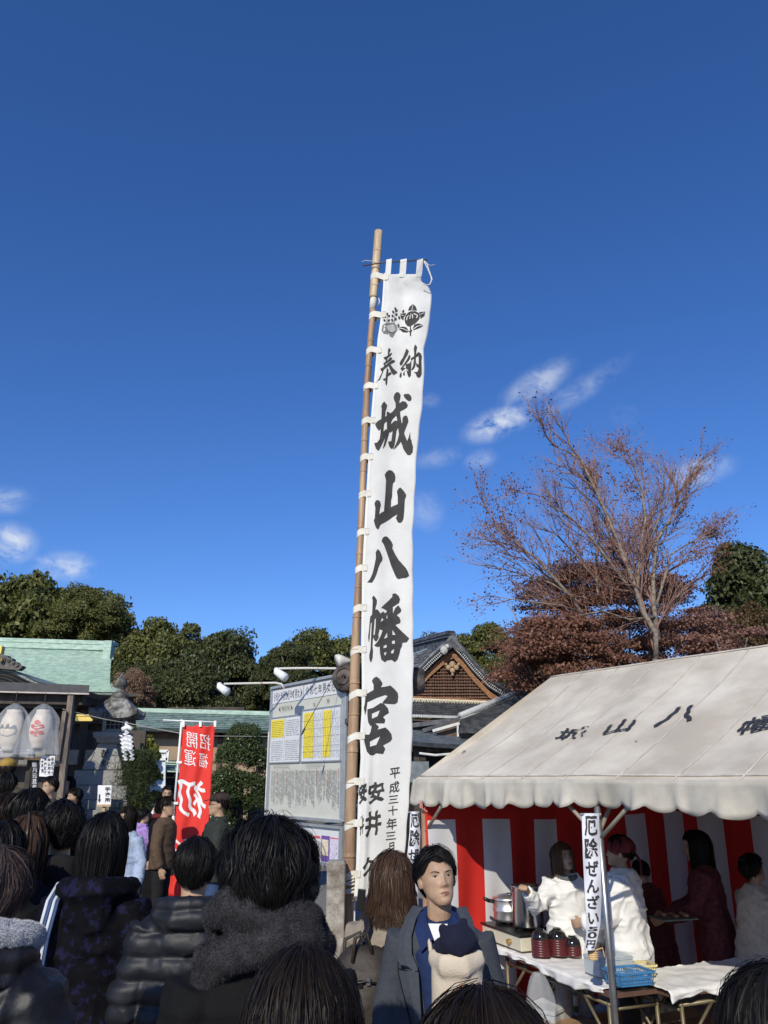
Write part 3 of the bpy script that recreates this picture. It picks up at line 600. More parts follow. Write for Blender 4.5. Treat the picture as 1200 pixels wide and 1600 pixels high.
# ---------------------------------------------------------------- stone lantern
granite = mat('granite', (.24, .235, .225), .9, .22, 60, c2=(.38, .37, .355), bump=.6, bscale=120)
granite_d = mat('granite_stained', (.10, .095, .085), .95, .3, 7, c2=(.33, .32, .30), bump=.6, bscale=90, fac=(.42, .62), stretch=(1, 1, .35))
def stone_lantern():
    Y = 15.5; cx = W(165, 1215, Y).x; t = thing('stone_lantern', 'tall grey stone lantern with stained curled roof and carved pedestal', 'stone lantern', (cx, Y, 0))
    def z(py): return W(170, py, Y).z
    def px(w): return w * (Y * CT) / F
    rz = R(6)
    def sq(name, rows, m, bev=.012, cxo=0):
        mb = MB(); mb.lathe((cx + cxo, Y, 0), [(px(w) / 2 * 1.414, zz) for w, zz in rows], 4, rot=math.pi / 4 + rz); return obj(name, mb, m, t, bevel=bev)
    sq('base_stone', [(104, 0), (104, z(1262) - .02)], granite); sq('base_stone', [(92, z(1262) - .02), (92, z(1249))], granite)
    sq('base_stone', [(86, z(1249) + .004), (86, z(1227))], granite); sq('base_stone', [(72, z(1227) + .004), (72, z(1204))], granite, cxo=-.03)
    sq('pedestal', [(58, z(1203)), (58, z(1198)), (54, z(1192)), (40, z(1180)), (30, z(1168)), (29, z(1163))], granite)
    sq('middle_platform', [(30, z(1163) + .003), (40, z(1160)), (42, z(1156)), (50, z(1153)), (52, z(1145))], granite, cxo=.06)
    mb = MB(); w = px(30) / 2; zc0, zc1 = z(1145) + .003, z(1121); cc = Vector((cx + .1, Y, 0)); M = Matrix.Rotation(rz, 3, 'Z')
    for a in (-1, 1):
        for b in (-1, 1): mb.box(cc + M @ Vector((a * w, b * w, 0)) + Vector((0, 0, (zc0 + zc1) / 2)), (.07, .07, zc1 - zc0), rz=rz)
    mb.box(cc + Vector((0, 0, zc0 + .03)), (w * 2, w * 2, .06), rz=rz); mb.box(cc + Vector((0, 0, zc1 - .03)), (w * 2, w * 2, .06), rz=rz); obj('fire_box', mb, granite, t, bevel=.006)
    mb = MB(); mb.box(cc + Vector((0, 0, (zc0 + zc1) / 2)), (w * 1.7, w * 1.7, (zc1 - zc0) * .72), rz=rz); obj('fire_window', mb, mat('fire_window_black', (.02, .022, .026), .8), t)  # solid near-black block filling the fire box
    mb = MB()
    for k in (-1, 0, 1): mb.box(cc + M @ Vector((k * .08, -w * .9, 0)) + Vector((0, 0, (zc0 + zc1) / 2)), (.012, .012, zc1 - zc0 - .06), rz=rz)
    mb.box(cc + M @ Vector((0, -w * .9, 0)) + Vector((0, 0, (zc0 + zc1) / 2)), (w * 1.8, .012, .012), rz=rz); obj('window_bar', mb, granite, t)
    # curled roof: grid over a square with upturned corners
    n = 24; hw = px(74) / 2; P = []; Q = []; zt = z(1092); ze = z(1117)
    for i in range(n + 1):
        r1 = []; r2 = []
        for j in range(n + 1):
            u = -1 + 2 * i / n; v = -1 + 2 * j / n; m_ = max(abs(u), abs(v)); cr = (abs(u) * abs(v)) ** 3; h = ze + (zt - ze) * min(1, ((1 - m_) / .64)) ** 1.12 + .11 * cr + (.05 if m_ < .3 else 0)
            p = M @ Vector((u * hw, v * hw, 0)); r1.append(cc + p + Vector((0, 0, h))); r2.append(cc + p * .985 + Vector((0, 0, ze - .09 + .09 * cr)))
        P.append(r1); Q.append(r2)
    mb = MB(); mb.grid(P); mb.grid([list(reversed(r)) for r in Q])
    for e in range(4):
        if e == 0: a, b = P[0], Q[0]
        elif e == 1: a, b = Q[-1], P[-1]
        elif e == 2: a, b = [r[0] for r in Q], [r[0] for r in P]
        else: a, b = [r[-1] for r in P], [r[-1] for r in Q]
        mb.grid([list(b), list(a)])
    obj('roof', mb, granite_d, t)
    mb = MB(); r = px(22) / 2; zb = z(1094) + .1
    mb.lathe((cc.x, Y, zb - .02), [(.165, -.05), (.16, .03), (.10, .07), (.07, .11), (.065, .14), (.115, .17), (.125, .23), (.115, .29), (.075, .35), (.04, .39), (.02, .43), (.004, .46)], 18); obj('finial', mb, granite_d, t, True)
    mb = MB()
    for ch, a, b in (('献', 1171, 1184), ('灯', 1187, 1198)):
        put_glyph(mb, ch, 158, a, 171, b, lambda x, y: W(x, y, Y - px(36 + (y - 1168) * .75) / 2 - .06), bold=.03)
    obj('carved_letter', mb, mat('carving_shade', (.06, .06, .06), .9), t)
    return t
stone_lantern()
t = flat_sign('directions_board', 'white board reading 手洗所 with a down arrow leaning on stone lantern', 'sign', [(153, 1227), (174.5, 1227), (173, 1257), (152, 1257)], 14.6, paper, [('手洗所', 164, 1229, 173, 1254)], bold=.045)
mb = MB(); mb.prism([W(x, y, 14.596) for x, y in ((154.4, 1241), (156.6, 1241), (156.4, 1249), (158, 1249), (155, 1254.5), (152.8, 1249), (154.2, 1249))], (0, -.004, 0)); obj('arrow', mb, black, t)
mb = MB(); mb.beam(W(152, 1258.5, 14.6), W(173.5, 1258.5, 14.6), .05, .035); mb.beam(W(163, 1260, 14.64), Vector((W(163, 1260, 14.64).x, 14.7, 0)), .05, .05, up=(0, 1, 0)); obj('wooden_ledge', mb, mat('fresh_wood', (.48, .34, .2), .7), t)
# paper streamers hanging beside the lantern
def streamers():
    Y = 14.9; c = W(198, 1135, Y); t = thing('paper_streamers', 'white zigzag paper streamers hanging from a rope beside the stone lantern', 'streamers', c); 
    for k, (x, y, n, s) in enumerate(((197, 1140, 5, 1), (190, 1148, 6, -1), (203, 1148, 6, 1), (196, 1146, 4, -1))):
        mb = MB(); P = []
        for i in range(n * 2 + 1):
            xx = x + s * (i * .55) * (-1 if k == 1 else .5) + (1.8 if i % 2 else -1.8); yy = y + i * 3.3; P.append([W(xx - 3, yy, Y - .02 * (i % 2)), W(xx + 3, yy + 1, Y + .03 * (i % 2))])
        mb.slab(P, (0, .004, 0)); obj('streamer', mb, paper, t)
    mb = MB(); a = W(191, 1140, Y); mb.tube([a, W(200, 1136, Y), W(206, 1140, Y)], .045, 7); mb.tube([W(197, 1136, Y), W(198, 1128, Y)], .03, 6); obj('knot', mb, paper, t, True)
streamers()
mb = MB(); pts = [W(x, y, Yy) for x, y, Yy in ((98, 1108, 14), (130, 1116, 14.2), (165, 1124, 14.4), (200, 1130, 14.7), (240, 1138, 14), (283, 1146, 12.9), (330, 1150, 13.5), (424, 1151, 14.5))]; mb.tube(pts, .008, 5)
tag(obj('rope', mb, mat('rope', (.35, .33, .3), .9)), 'thin pale rope strung from the porch past stone lantern to the red banner', 'rope')
# small stone figure with plinth behind the porch post
t = thing('stone_statue', 'small pale stone lion on blocks seen between porch post and stone lantern', 'statue', W(118, 1230, 19)); mb = MB()
for (x, y, w, h) in ((117, 1198, 14, 15), (117, 1212, 12, 10), (118, 1225, 15, 10)): c = W(x, y, 19); k = 19 * CT / F; mb.box(c, (w * k, .3, h * k * .8))
obj('plinth', mb, granite, t, bevel=.01); mb = MB(); c = W(120, 1184, 19); mb.ball(c, (.11, .1, .10)); mb.ball(c + Vector((.0, -.05, .12)), (.08, .08, .09)); mb.tube([c, c + Vector((-.08, -.05, -.12))], .035, 7); mb.tube([c, c + Vector((.06, -.05, -.12))], .035, 7); mb.tube([c + Vector((.1, 0, 0)), c + Vector((.18, 0, .12))], [.05, .02], 7); obj('lion', mb, mat('pale_stone', (.5, .48, .44), .9, .2, 30), t, True)
t = None
# ---------------------------------------------------------------- low building with green roof
beige = mat('beige_plaster', (.34, .245, .165), .9, .08, 3, bump=.2)
def low_building():
    Y = 22.; t = thing('low_building', 'low beige building with long weathered green copper roof behind the red banner', 'building', (-5, 23, 0))
    a, b = W(211, 1111, Y + 1.2), W(436, 1117, Y + 1.2); c, d = W(213, 1137, Y), W(440, 1142, Y); mb = MB(); n = 9
    for i in range(n):
        p, q = a.lerp(c, i / n), b.lerp(d, i / n); r, s_ = a.lerp(c, (i + 1) / n) + Vector((0, -.02, .012)), b.lerp(d, (i + 1) / n) + Vector((0, -.02, .012)); mb.grid([[p, q], [r, s_]]); mb.grid([[r, s_], [a.lerp(c, (i + 1) / n), b.lerp(d, (i + 1) / n)]])
    mb.grid([[c, d], [c + Vector((0, .1, -.08)), d + Vector((0, .1, -.08))], [c + Vector((0, 2.8, .1)), d + Vector((0, 2.8, .1))]]); mb.grid([[a, b], [a + Vector((0, 1.5, -.5)), b + Vector((0, 1.5, -.5))]])
    obj('roof', mb, copper_d, t, rec=False)
    mb = MB(); mb.beam(W(209, 1109.5, Y + 1.2), W(437, 1115.5, Y + 1.2), .16, .12); obj('ridge', mb, copper, t)
    mb = MB(); zt = W(300, 1140, Y + .7).z; xa, xb = W(228, 1190, Y + .7).x, W(445, 1190, Y + .7).x; mb.box(((xa + xb) / 2, Y + 1.5, zt / 2), (xb - xa, 1.6, zt)); obj('wall', mb, beige, t)
    mb = MB()
    for x in (229, 300, 345): p = W(x, 1150, Y + .66); mb.box((p.x, Y + .64, zt / 2), (.12, .14, zt))
    mb.box(((xa + xb) / 2, Y + .63, zt - .1), (xb - xa, .12, .28)); obj('post', mb, mat('brown_wood', (.10, .06, .04), .7, .3, 8), t)
    mb = MB(); c0 = W(240, 1189, Y - .6); c1 = W(286, 1191, Y - .6)
    for i in range(5): mb.beam(W(239, 1190 + 3.6 * i, Y + .3 - .2 * i), W(292, 1191.5 + 3.6 * i, Y + .3 - .2 * i), .2, .035)
    obj('small_roof', mb, copper, t)
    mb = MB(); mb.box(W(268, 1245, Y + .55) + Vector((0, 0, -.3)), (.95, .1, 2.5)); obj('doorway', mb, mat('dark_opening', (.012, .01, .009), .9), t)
low_building()
def white_screen():
    Y = 21.3; t = thing('white_screen', 'white framed screen panel standing in front of the beige building', 'screen', W(238, 1230, Y)); mb = MB(); P = [W(216, 1176, Y), W(259, 1176, Y), W(257, 1290, Y), (W(212, 1290, Y))]; mb.prism(P, (0, .05, 0)); obj('panel', mb, mat('screen_white', (.66, .70, .76), .6, .1, 5), t)
    mb = MB()
    for a, b in (((214, 1173.5), (263, 1173.5)), ((214, 1173.5), (211, 1292)), ((263, 1173.5), (261, 1190)), ((214, 1186), (262, 1186))): mb.beam(W(*a, Y - .03), W(*b, Y - .03), .07, .07)
    obj('frame', mb, white, t)
white_screen()
# ================================================================ tiled shrine office, right of the banner
tile = mat('roof_tile', (.060, .064, .074), .45, .3, 5, c2=(.14, .145, .155), bump=.3, bscale=50)
tile_l = mat('roof_tile_edge', (.46, .47, .48), .5, .3, 30)
cedar = mat('cedar', (.24, .105, .045), .7, .3, 10, c2=(.34, .17, .08), stretch=(1, 1, 3))
lattice_m = mat('lattice_wood', (.12, .058, .036), .75, .3, 14, c2=(.19, .10, .065))
def corr(mb, A, B, C, D, ncol, nrow, amp=.045, mi=0):
    """tiled slope A-B (top edge) to C-D (bottom edge) with rounded ribs and stepped courses"""
    nn = (B - A).cross(C - A).normalized(); nn = -nn if nn.z < 0 else nn; P = []; m = ncol * 4
    for i in range(nrow):
        for e in (0, 1):
            k = (i + e) / nrow; row = []
            for j in range(m + 1):
                u = j / m; p = A.lerp(B, u).lerp(C.lerp(D, u), k); sag = -.0; w = max(0, math.cos(2 * math.pi * (j % 4) / 4)); row.append(p + nn * (amp * w + (.035 if e else .0)))
            P.append(row)
    mb.grid(P, mi)
def office():
    Y = 25.; t = thing('shrine_office', 'grey tiled shrine building with cedar lattice gable and stacked lower roofs beside the white banner', 'shrine building', (3, 27, 0)); V = Vector
    back = V((-1.9, 5.0, .3)); ap = W(707, 1008, Y)
    # gable roof planes
    r0 = [W(707, 1006, Y), W(722, 1021, Y), W(740, 1043, Y), W(764, 1068, Y), W(800, 1091, Y)]; l0 = [W(707, 1006, Y), W(690, 1018, Y), W(672, 1034, Y), W(652, 1055, Y), W(612, 1086, Y)]
    mb = MB()
    for ed in (r0, l0):
        for i in range(4): corr(mb, ed[i], ed[i] + back, ed[i + 1], ed[i + 1] + back, 22, 3, .04)
    obj('gable_roof', mb, tile, t, rec=False)
    mb = MB()   # verge: rows of round end tiles along both gable edges
    for ed in (r0, l0):
        tot = [(ed[i] - ed[i + 1]).length for i in range(4)]; n = 40
        for k in range(n):
            s_ = k / n * sum(tot); i = 0
            while s_ > tot[i] and i < 3: s_ -= tot[i]; i += 1
            p = ed[i].lerp(ed[i + 1], s_ / tot[i]); mb.tube([p + V((0, -.12, -.05)), p + V((0, .3, -.05))], .062, 8); 
    obj('verge_tile', mb, tile_l, t, kind='stuff')
    mb = MB()
    for ed in (r0, l0):
        for dz, w in ((.16, .2), (.0, .26)): mb.tube([p + V((0, .12 - dz, dz - .02)) for p in ed], [(.12, .09)] * 5, 8)
    obj('verge_ridge', mb, tile, t, True)
    mb = MB(); a = W(706, 1001, Y); mb.beam(a + V((0, .1, .05)), a + back + V((0, 0, .05)), .3, .5)
    for k in range(3): mb.beam(a + V((0, .05, .12 + .1 * k)), a + back + V((0, 0, .12 + .1 * k)), .42 - .08 * k, .03)
    poly = [W(x, y, Y - .15) for x, y in ((692, 1016), (695, 1004), (699, 999), (704, 993), (710, 992), (715, 998), (718, 1006), (724, 1020), (715, 1016), (707, 1011), (699, 1014))]; mb.prism(poly, (0, .3, 0)); obj('ridge_tile', mb, tile, t)
    mb = MB(); p = W(694, 1016, Y - .25); mb.ball(p, (.13, .1, .15)); mb.ball(p + V((.1, 0, .12)), .08); obj('ridge_ornament', mb, mat('weathered_white', (.42, .42, .40), .8, .3, 12), t, True)
    # ridge railing behind (blue grey slats)
    mb = MB(); a, b = W(646, 1022, Y + 2), W(697, 1003, Y + 1)
    mb.beam(a, b, .05, .05); mb.beam(a + V((0, 0, -.42)), b + V((0, 0, -.42)), .05, .05)
    for k in range(26): p = a.lerp(b, k / 25); mb.beam(p, p + V((0, 0, -.42)), .025, .025, up=(0, 1, 0))
    obj('ridge_railing', mb, mat('rail_blue', (.20, .25, .30), .5), t)
    # bargeboards, pendant, lattice
    def strip(edge, dz0, dz1, yy): return [p + V((0, yy, -dz0)) for p in edge] + [p + V((0, yy, -dz1)) for p in reversed(edge)]
    mb = MB(); mb.prism(strip(l0[:4] + [W(622, 1084, Y)], .2, .46, .12), (0, .08, 0)); mb.prism(strip(r0, .2, .42, .12), (0, .08, 0)); obj('bargeboard', mb, cedar, t)
    mb = MB(); g = W(707, 1044, Y + .05); k_ = .02
    for dx, dz, r in ((0, .12, .11), (-.13, .02, .09), (.13, .02, .09), (0, -.08, .09), (-.2, .12, .05), (.2, .12, .05), (0, -.2, .05)): mb.ball(g + V((dx, 0, dz)), (r, .05, r), 10)
    obj('gable_pendant', mb, mat('pendant_wood', (.36, .25, .15), .6, .4, 30), t, True)
    tri = [W(707, 1028, Y), W(655, 1066, Y), W(630, 1088, Y), W(775, 1096, Y), W(745, 1066, Y)]
    mb = MB(); mb.prism([p + V((0, .35, 0)) for p in tri], (0, .05, 0)); obj('gable_wall', mb, mat('gable_dark', (.028, .015, .010), .9), t)
    x0, x1 = W(632, 1090, Y).x, W(774, 1090, Y).x; zt = W(707, 1030, Y).z; zb = W(707, 1092, Y).z; apx = ap.x
    def top_at(x): return zt - abs(x - apx) * (zt - zb) / ((apx - x0) if x < apx else (x1 - apx)) ** 1.0
    mv = MB(); n = 34
    for i in range(1, n):
        x = x0 + (x1 - x0) * i / n; z1 = top_at(x)
        if z1 - zb > .06: mv.box((x, Y + .25, (z1 + zb) / 2), (.036 if i % 5 else .07, .04, z1 - zb))
    obj('lattice_upright', mv, lattice_m, t, kind='stuff')
    mh = MB(); z = zb + .06
    while z < zt - .1:
        f = (z - zb) / (zt - zb); xa = apx - (apx - x0) * (1 - f); xb = apx + (x1 - apx) * (1 - f); mh.box(((xa + xb) / 2, Y + .2, z), (xb - xa, .04, .035)); z += .098
    obj('lattice_crossbar', mh, lattice_m, t, kind='stuff')
    mb = MB(); mb.beam(W(625, 1089.5, Y + .1), W(778, 1096.5, Y + .1), .12, .1); obj('sill', mb, cedar, t)
    # ornamental pale tile band
    mb = MB()
    for i in range(46):
        a = W(628 + 3.05 * i, 1093 + .12 * i, Y - .05); mb.tube([a + V((-.035, 0, .035)), a + V((.035, -.05, .0))], .036, 6); mb.tube([a + V((-.0, 0, -.03)), a + V((.05, -.05, -.06))], .030, 6)
    obj('pale_tile_band', mb, mat('cream_tile', (.66, .60, .46), .5, .2, 20), t, kind='stuff')
    # skirt roof
    mb = MB(); A, B, C, D = W(612, 1094, Y), W(790, 1101, Y), W(606, 1117, Y - 1.3), W(745, 1122, Y - 1.3); corr(mb, A, B, C, D, 38, 7, .035); obj('skirt_roof', mb, tile, t, rec=False)
    mb = MB()
    for i in range(38): p = C.lerp(D, (i + .0) / 37); mb.tube([p + V((0, -.06, .0)), p + V((0, .1, .02))], .045, 8)
    obj('eave_tile', mb, tile_l, t, kind='stuff')
    mb = MB(); mb.beam(C + V((0, .1, -.1)), D + V((0, .1, -.1)), .1, .07); obj('eave_board', mb, mat('brown_wood', (.10, .06, .04), .7), t)
    mb = MB(); zt2 = C.z - .12; mb.box((3.3, Y + 1.2, zt2 / 2), (6.2, 3.5, zt2)); obj('wall', mb, dkwood, t)
    # right wing: big sloping tiled roof with pale ridge running down to the left
    mb = MB(); A, B = W(719, 1122, Y - 2.5), W(806, 1086, Y - .5); C, D = W(716, 1148, Y - 4), W(900, 1150, Y - 3.5); corr(mb, A, B, C, D, 46, 12, .035); A2 = B; B2 = W(900, 1088, Y - .5); corr(mb, A2, B2, D, W(960, 1152, Y - 3.5), 24, 12, .03); obj('wing_roof', mb, tile, t, rec=False)
    mb = MB(); mb.tube([A + V((0, -.05, .06)), B + V((0, -.05, .06))], .09, 8); mb.tube([A + V((0, -.12, -.06)), B + V((0, -.12, -.06))], .05, 8); obj('wing_ridge', mb, tile_l, t, True)
    mb = MB(); mb.tube([B + V((-.1, 0, .16)), B + V((.0, 0, .3)), B + V((.35, 0, .3)), B + V((.5, 0, .1))], [.12, .16, .15, .1], 8); mb.beam(B + V((0, 0, .18)), B2 + V((0, 0, .18)), .25, .3); obj('wing_ridge_cap', mb, tile, t, True)
    # small gable face between roofs
    mb = MB(); mb.prism([W(680, 1139, Y - 3.4), W(716, 1124, Y - 3.4), W(716, 1150, Y - 3.4), W(684, 1150, Y - 3.4)], (0, .1, 0)); obj('gable_panel', mb, mat('brown_wood', (.10, .06, .04), .7), t)
    mb = MB(); mb.beam(W(676, 1142, Y - 3.6), W(718, 1130, Y - 3.6), .06, .07); mb.beam(W(715, 1133, Y - 3.6), W(715.5, 1151, Y - 3.6), .05, .05); mb.tube([W(655, 1177, Y - 4.6), W(680, 1180, Y - 4.6), W(705, 1178, Y - 4.6)], .03, 7); obj('gutter', mb, mat('gutter_white', (.6, .6, .58), .5), t)
    mb = MB(); mb.beam(W(640, 1134, Y - 3.), W(718, 1124.5, Y - 2.9), .3, .12); mb.beam(W(660, 1142, Y - 3.2), W(712, 1127, Y - 3.1), .14, .1); obj('hip_ridge', mb, tile, t)
    # curved copper entrance roof
    mb = MB(); P = []
    for k, (yl, yr, dy) in enumerate(((1137, 1150, -3), (1146, 1152, -3.5), (1154, 1157, -4.1), (1160, 1162, -4.8))): P.append([W(630 + 6 * j * 2.3, yl + (yr - yl) * (j / 10) ** 1.3 + (1.6 * abs(j - 6) ** 1.4 * .25 if k == 3 else 0) * -1 + 2, Y + dy) for j in range(14)])
    mb.slab(P, (0, .1, -.1)); obj('entrance_roof', mb, mat('grey_copper', (.085, .10, .115), .5, .2, 6, c2=(.15, .175, .19)), t, True)
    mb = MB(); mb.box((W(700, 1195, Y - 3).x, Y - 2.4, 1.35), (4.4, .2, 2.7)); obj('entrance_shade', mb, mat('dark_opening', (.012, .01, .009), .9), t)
    mb = MB()
    for x in (651, 660, 700, 742): p = W(x, 1170, Y - 4.2); mb.box((p.x, Y - 4.2, p.z / 2), (.16, .16, p.z))
    mb.beam(W(645, 1168, Y - 4.2), W(770, 1168, Y - 4.2), .14, .22); mb.beam(W(645, 1174, Y - 4.2), W(770, 1174, Y - 4.2), .1, .06); mb.beam(W(676, 1176, Y - 4.2), W(690, 1168, Y - 4.2), .1, .1); obj('entrance_frame', mb, dkwood, t)
    mb = MB(); mb.box(W(651, 1206, Y - 4.5), (.62, .06, .5)); obj('glass_panel', mb, mat('dull_glass', (.17, .19, .20), .25), t)
office()
# long dark roof behind low green building joining the wood (far left roof end under the maple is hidden)

# ================================================================ tent
canvas = mat('tent_canvas', (.54, .47, .375), .85, .12, 1.6, c2=(.70, .64, .53), bump=.25, bscale=3, sub=0)
canvas_v = mat('tent_valance', (.46, .42, .35), .85, .12, 3.4, c2=(.58, .54, .46), bump=.4, bscale=5)
redc = mat('red_cloth', (.56, .020, .013), .8, .06, 4); whitec = mat('white_cloth', (.64, .63, .65), .8, .04, 4)
steel = mat('galvanised_steel', (.42, .43, .44), .38, .15, 10, metal=.85)
te = Vector((.548, -.836, 0)); tn = Vector((.836, .548, 0)); TA = Vector((.27, 7.2, 0)); EZ = 1.985; RISE = 1.03; LEN = 5.4; DEP = 3.6
def TP(t_, s_, z=0.): return TA + te * t_ + tn * s_ + Vector((0, 0, z))
def slope(t_, s_, off=0.):      # s_ from 0 (front eave) to 1 (ridge)
    sag = .016 * fbm(np.array([[t_ * 1.9, s_ * 2.6, 3.]]), 3)[0] * min(1, 6 * s_ * (1 - s_) + .1) - .055 * math.sin(math.pi * s_) * (1 - .5 * abs(math.cos(math.pi * t_ / 1.8))) - .02 * math.sin(t_ * 9 + s_ * 4) * s_ * (1 - s_) * 2
    nl = Vector((-tn.x * RISE, -tn.y * RISE, 1.8)).normalized()
    return TP(t_, s_ * 1.8, EZ + RISE * s_) + nl * (sag + off)
def tent():
    t = thing('festival_tent', 'white canvas festival tent with scalloped edge and black brush characters on its roof', 'tent', TA)
    mb = MB(); n = 54; m_ = 16
    P = [[slope(LEN * j / n, i / m_) for j in range(n + 1)] for i in range(m_, -1, -1)]; mb.grid(P)
    back = [[TP(LEN * j / n, 1.8 + 1.8 * i / 6, EZ + RISE * (1 - i / 6)) for j in range(n + 1)] for i in range(7)]; mb.grid(back); obj('roof_canvas', mb, canvas, t, True, rec=False)
    mb = MB()  # left gable triangle
    mb.grid([[TP(0, s * 1.8, EZ), TP(0, s * 1.8, EZ + RISE * s)] for s in (0, .25, .5, .75, 1)]); mb.grid([[TP(0, 3.6 - s * 1.8, EZ), TP(0, 3.6 - s * 1.8, EZ + RISE * s)] for s in (0, .5, 1)]); obj('gable_canvas', mb, canvas, t)
    # seams on the roof
    mb = MB()
    for tt in (.45, .9, 1.35, 1.8, 2.25, 2.7, 3.15, 3.6, 4.05, 4.5, 4.95):
        q = [slope(tt, i / 14, .004) for i in range(15)]; mb.tube(q, [(.007, .003)] * 15, 6, up=te)
    for ss in (.03, .985): mb.tube([slope(LEN * i / 40, ss, .006) for i in range(41)], [(.012, .008)] * 41, 6)
    obj('seam', mb, mat('seam_canvas', (.53, .485, .43), .9), t, True)
    # scalloped valance, front edge then left edge
    def val(name, p_of, ln, ph):
        mb = MB(); k = int(ln / .215); per = ln / k; N_ = int(ln / .02); P = [[] for _ in range(7)]
        for j in range(N_ + 1):
            x = ln * j / N_; sc = abs(math.sin(math.pi * (x + .04 * math.sin(x * 3.1)) / per + ph)); dep = .16 + .012 * math.sin(x * 1.7 + 1) + .042 * sc ** .7 + .012 * math.sin(x * 2.3)
            for i in range(7):
                f = i / 6; w = (.030 * math.sin(x * 11 + ph + math.sin(x * 2)) + .030 * max(0, math.sin(x * 23 + 2 + 2 * math.sin(x * 1.3))) ** 3 + .012 * math.sin(x * 5.1)) * f + .006; P[i].append(p_of(x, w) + Vector((0, 0, -dep * f + .004)))
        mb.grid(P); o = obj(name, mb, canvas_v, t, True); md = o.modifiers.new('s', 'SOLIDIFY'); md.thickness = .004
    val('valance', lambda x, w: TP(x, -w - .01, EZ), LEN, .6); val('valance', lambda x, w: TP(-w - .01, x, EZ), DEP, .2)
    # frame
    zp = EZ - .02
    def pole(t_, s_, r=.021, m=steel, name='pole', z=zp):
        mb = MB(); a = TP(t_, s_); mb.tube([a, a + Vector((0, 0, z))], r, 10); mb.lathe(a, [(.06, 0), (.06, .012)], 12); return obj(name, mb, m, t, True)
    brown = mat('brown_pole', (.33, .19, .12), .6, .2, 6)
    pole(.10, .03, .028, brown); pole(2.06, .03, .021); pole(4.0, .03); pole(.08, 3.55, .024, mat('dark_steel', (.05, .045, .04), .5)); pole(2.06, 3.55, .02); pole(4, 3.55)
    for (a, b) in ((TP(2.06, .03, 1.62), TP(1.62, .03, zp)), (TP(2.06, .03, 1.62), TP(2.5, .03, zp)), (TP(.1, .03, 1.55), TP(.55, .03, zp)), (TP(4, .03, 1.62), TP(3.5, .03, zp)), (TP(2.06, .03, 1.66), TP(2.06, .5, EZ + .26)), (TP(.1, .03, 1.6), TP(.1, .5, EZ + .25))): obj('brace', MB().tube([a, b], .014, 8), mat('painted_steel', (.30, .26, .20), .5, .2), t, True)
    mb = MB()
    for a, b in ((TP(0, .03, zp), TP(LEN, .03, zp)), (TP(0, 3.55, zp), TP(LEN, 3.55, zp)), (TP(.03, 1.8, EZ + RISE - .06), TP(LEN, 1.8, EZ + RISE - .06))): mb.tube([a, b], .02, 8)
    for tt in (.06, 2.06, 4.): mb.tube([TP(tt, .10, zp - .03), TP(tt, 1.8, EZ + RISE - .13), TP(tt, 3.5, zp - .03)], .018, 8); mb.tube([TP(tt, .03, zp), TP(tt, 3.55, zp)], .016, 8)
    obj('rafter', mb, steel, t, True)
    # brush characters on the slope
    for ch, px, py, hw, hh in (('城', 893, 1142, 19, 10), ('山', 969, 1134, 19, 11), ('八', 1060, 1114, 27, 15), ('幡', 1184, 1121, 26, 14), ('宮', 1310, 1110, 28, 15)):
        # find slope coordinates under this place of the photograph
        nl = Vector((-tn.x * RISE, -tn.y * RISE, 1.8)).normalized(); o0 = TP(0, 0, EZ)
        def onroof(x, y):
            d = ray(x, y); k = (o0 - Vector((0, 0, CAMZ))).dot(nl) / d.dot(nl); p = Vector((0, 0, CAMZ)) + d * k - o0; return slope(p.dot(te), p.dot(tn) / 1.8, .014)
        mb = MB(); put_glyph(mb, ch, px - hw, py - hh, px + hw, py + hh, onroof, bold=.012, brush=.02, slant=.32, shear=.45); obj('character', mb, mat('faded_ink', (.035, .035, .04), .8, .3, 20), t)
tent()
def curtain(name, label, p_of, ln, phase, off):
    """hanging striped cloth: red top band, then white and red stripes; two meshes of one cloth"""
    N_ = int(ln / .02); rows = 26; top = 1.93; bot = .05; mbr = MB()
    def pt(x, f):
        z = top + (bot - top) * f + .02 * math.sin(x * 2.1 + 1) * (1 - f); w = (.030 * math.sin(x * 7.3 + 2 * f) + .016 * math.sin(x * 19 + f * 3)) * (.15 + f) + .045 * math.sin(x * 2.4 + f * 2.5) * f; return p_of(x + .015 * math.sin(4 * f + x * 3) * f, w, z)
    P = [[pt(ln * j / N_, i / rows) for j in range(N_ + 1)] for i in range(rows + 1)]
    def mi(i, j):
        x = ln * (j + .5) / N_; f = (i + .5) / rows; return 1 if (f > .17 and abs(((x - phase + .315) % .63) - .315) < .155) else 0
    mbr.grid(P, mi); me_mats = [redc, whitec]; o = obj(name, mbr, me_mats, smooth=True, rec=False); md = o.modifiers.new('s', 'SOLIDIFY'); md.thickness = .003; tag(o, label, 'curtain', 'red and white striped tent curtains'); return o
curtain('striped_curtain', 'red and white striped curtain on the left side of the tent, partly sunlit', lambda x, w, z: TP(.14 + w, x, z), 3.5, .17, 0)
curtain('striped_curtain', 'red and white striped curtain across the shaded back of the tent', lambda x, w, z: TP(x, 3.48 - w, z), 5.3, .47, 0)
curtain('striped_curtain', 'added unseen red and white striped curtain keeping light out at the far right tent end', lambda x, w, z: TP(5.32 - w, x, z), 3.5, .3, 0)  # added end curtain, out of view, blocks light to darken the tent interior
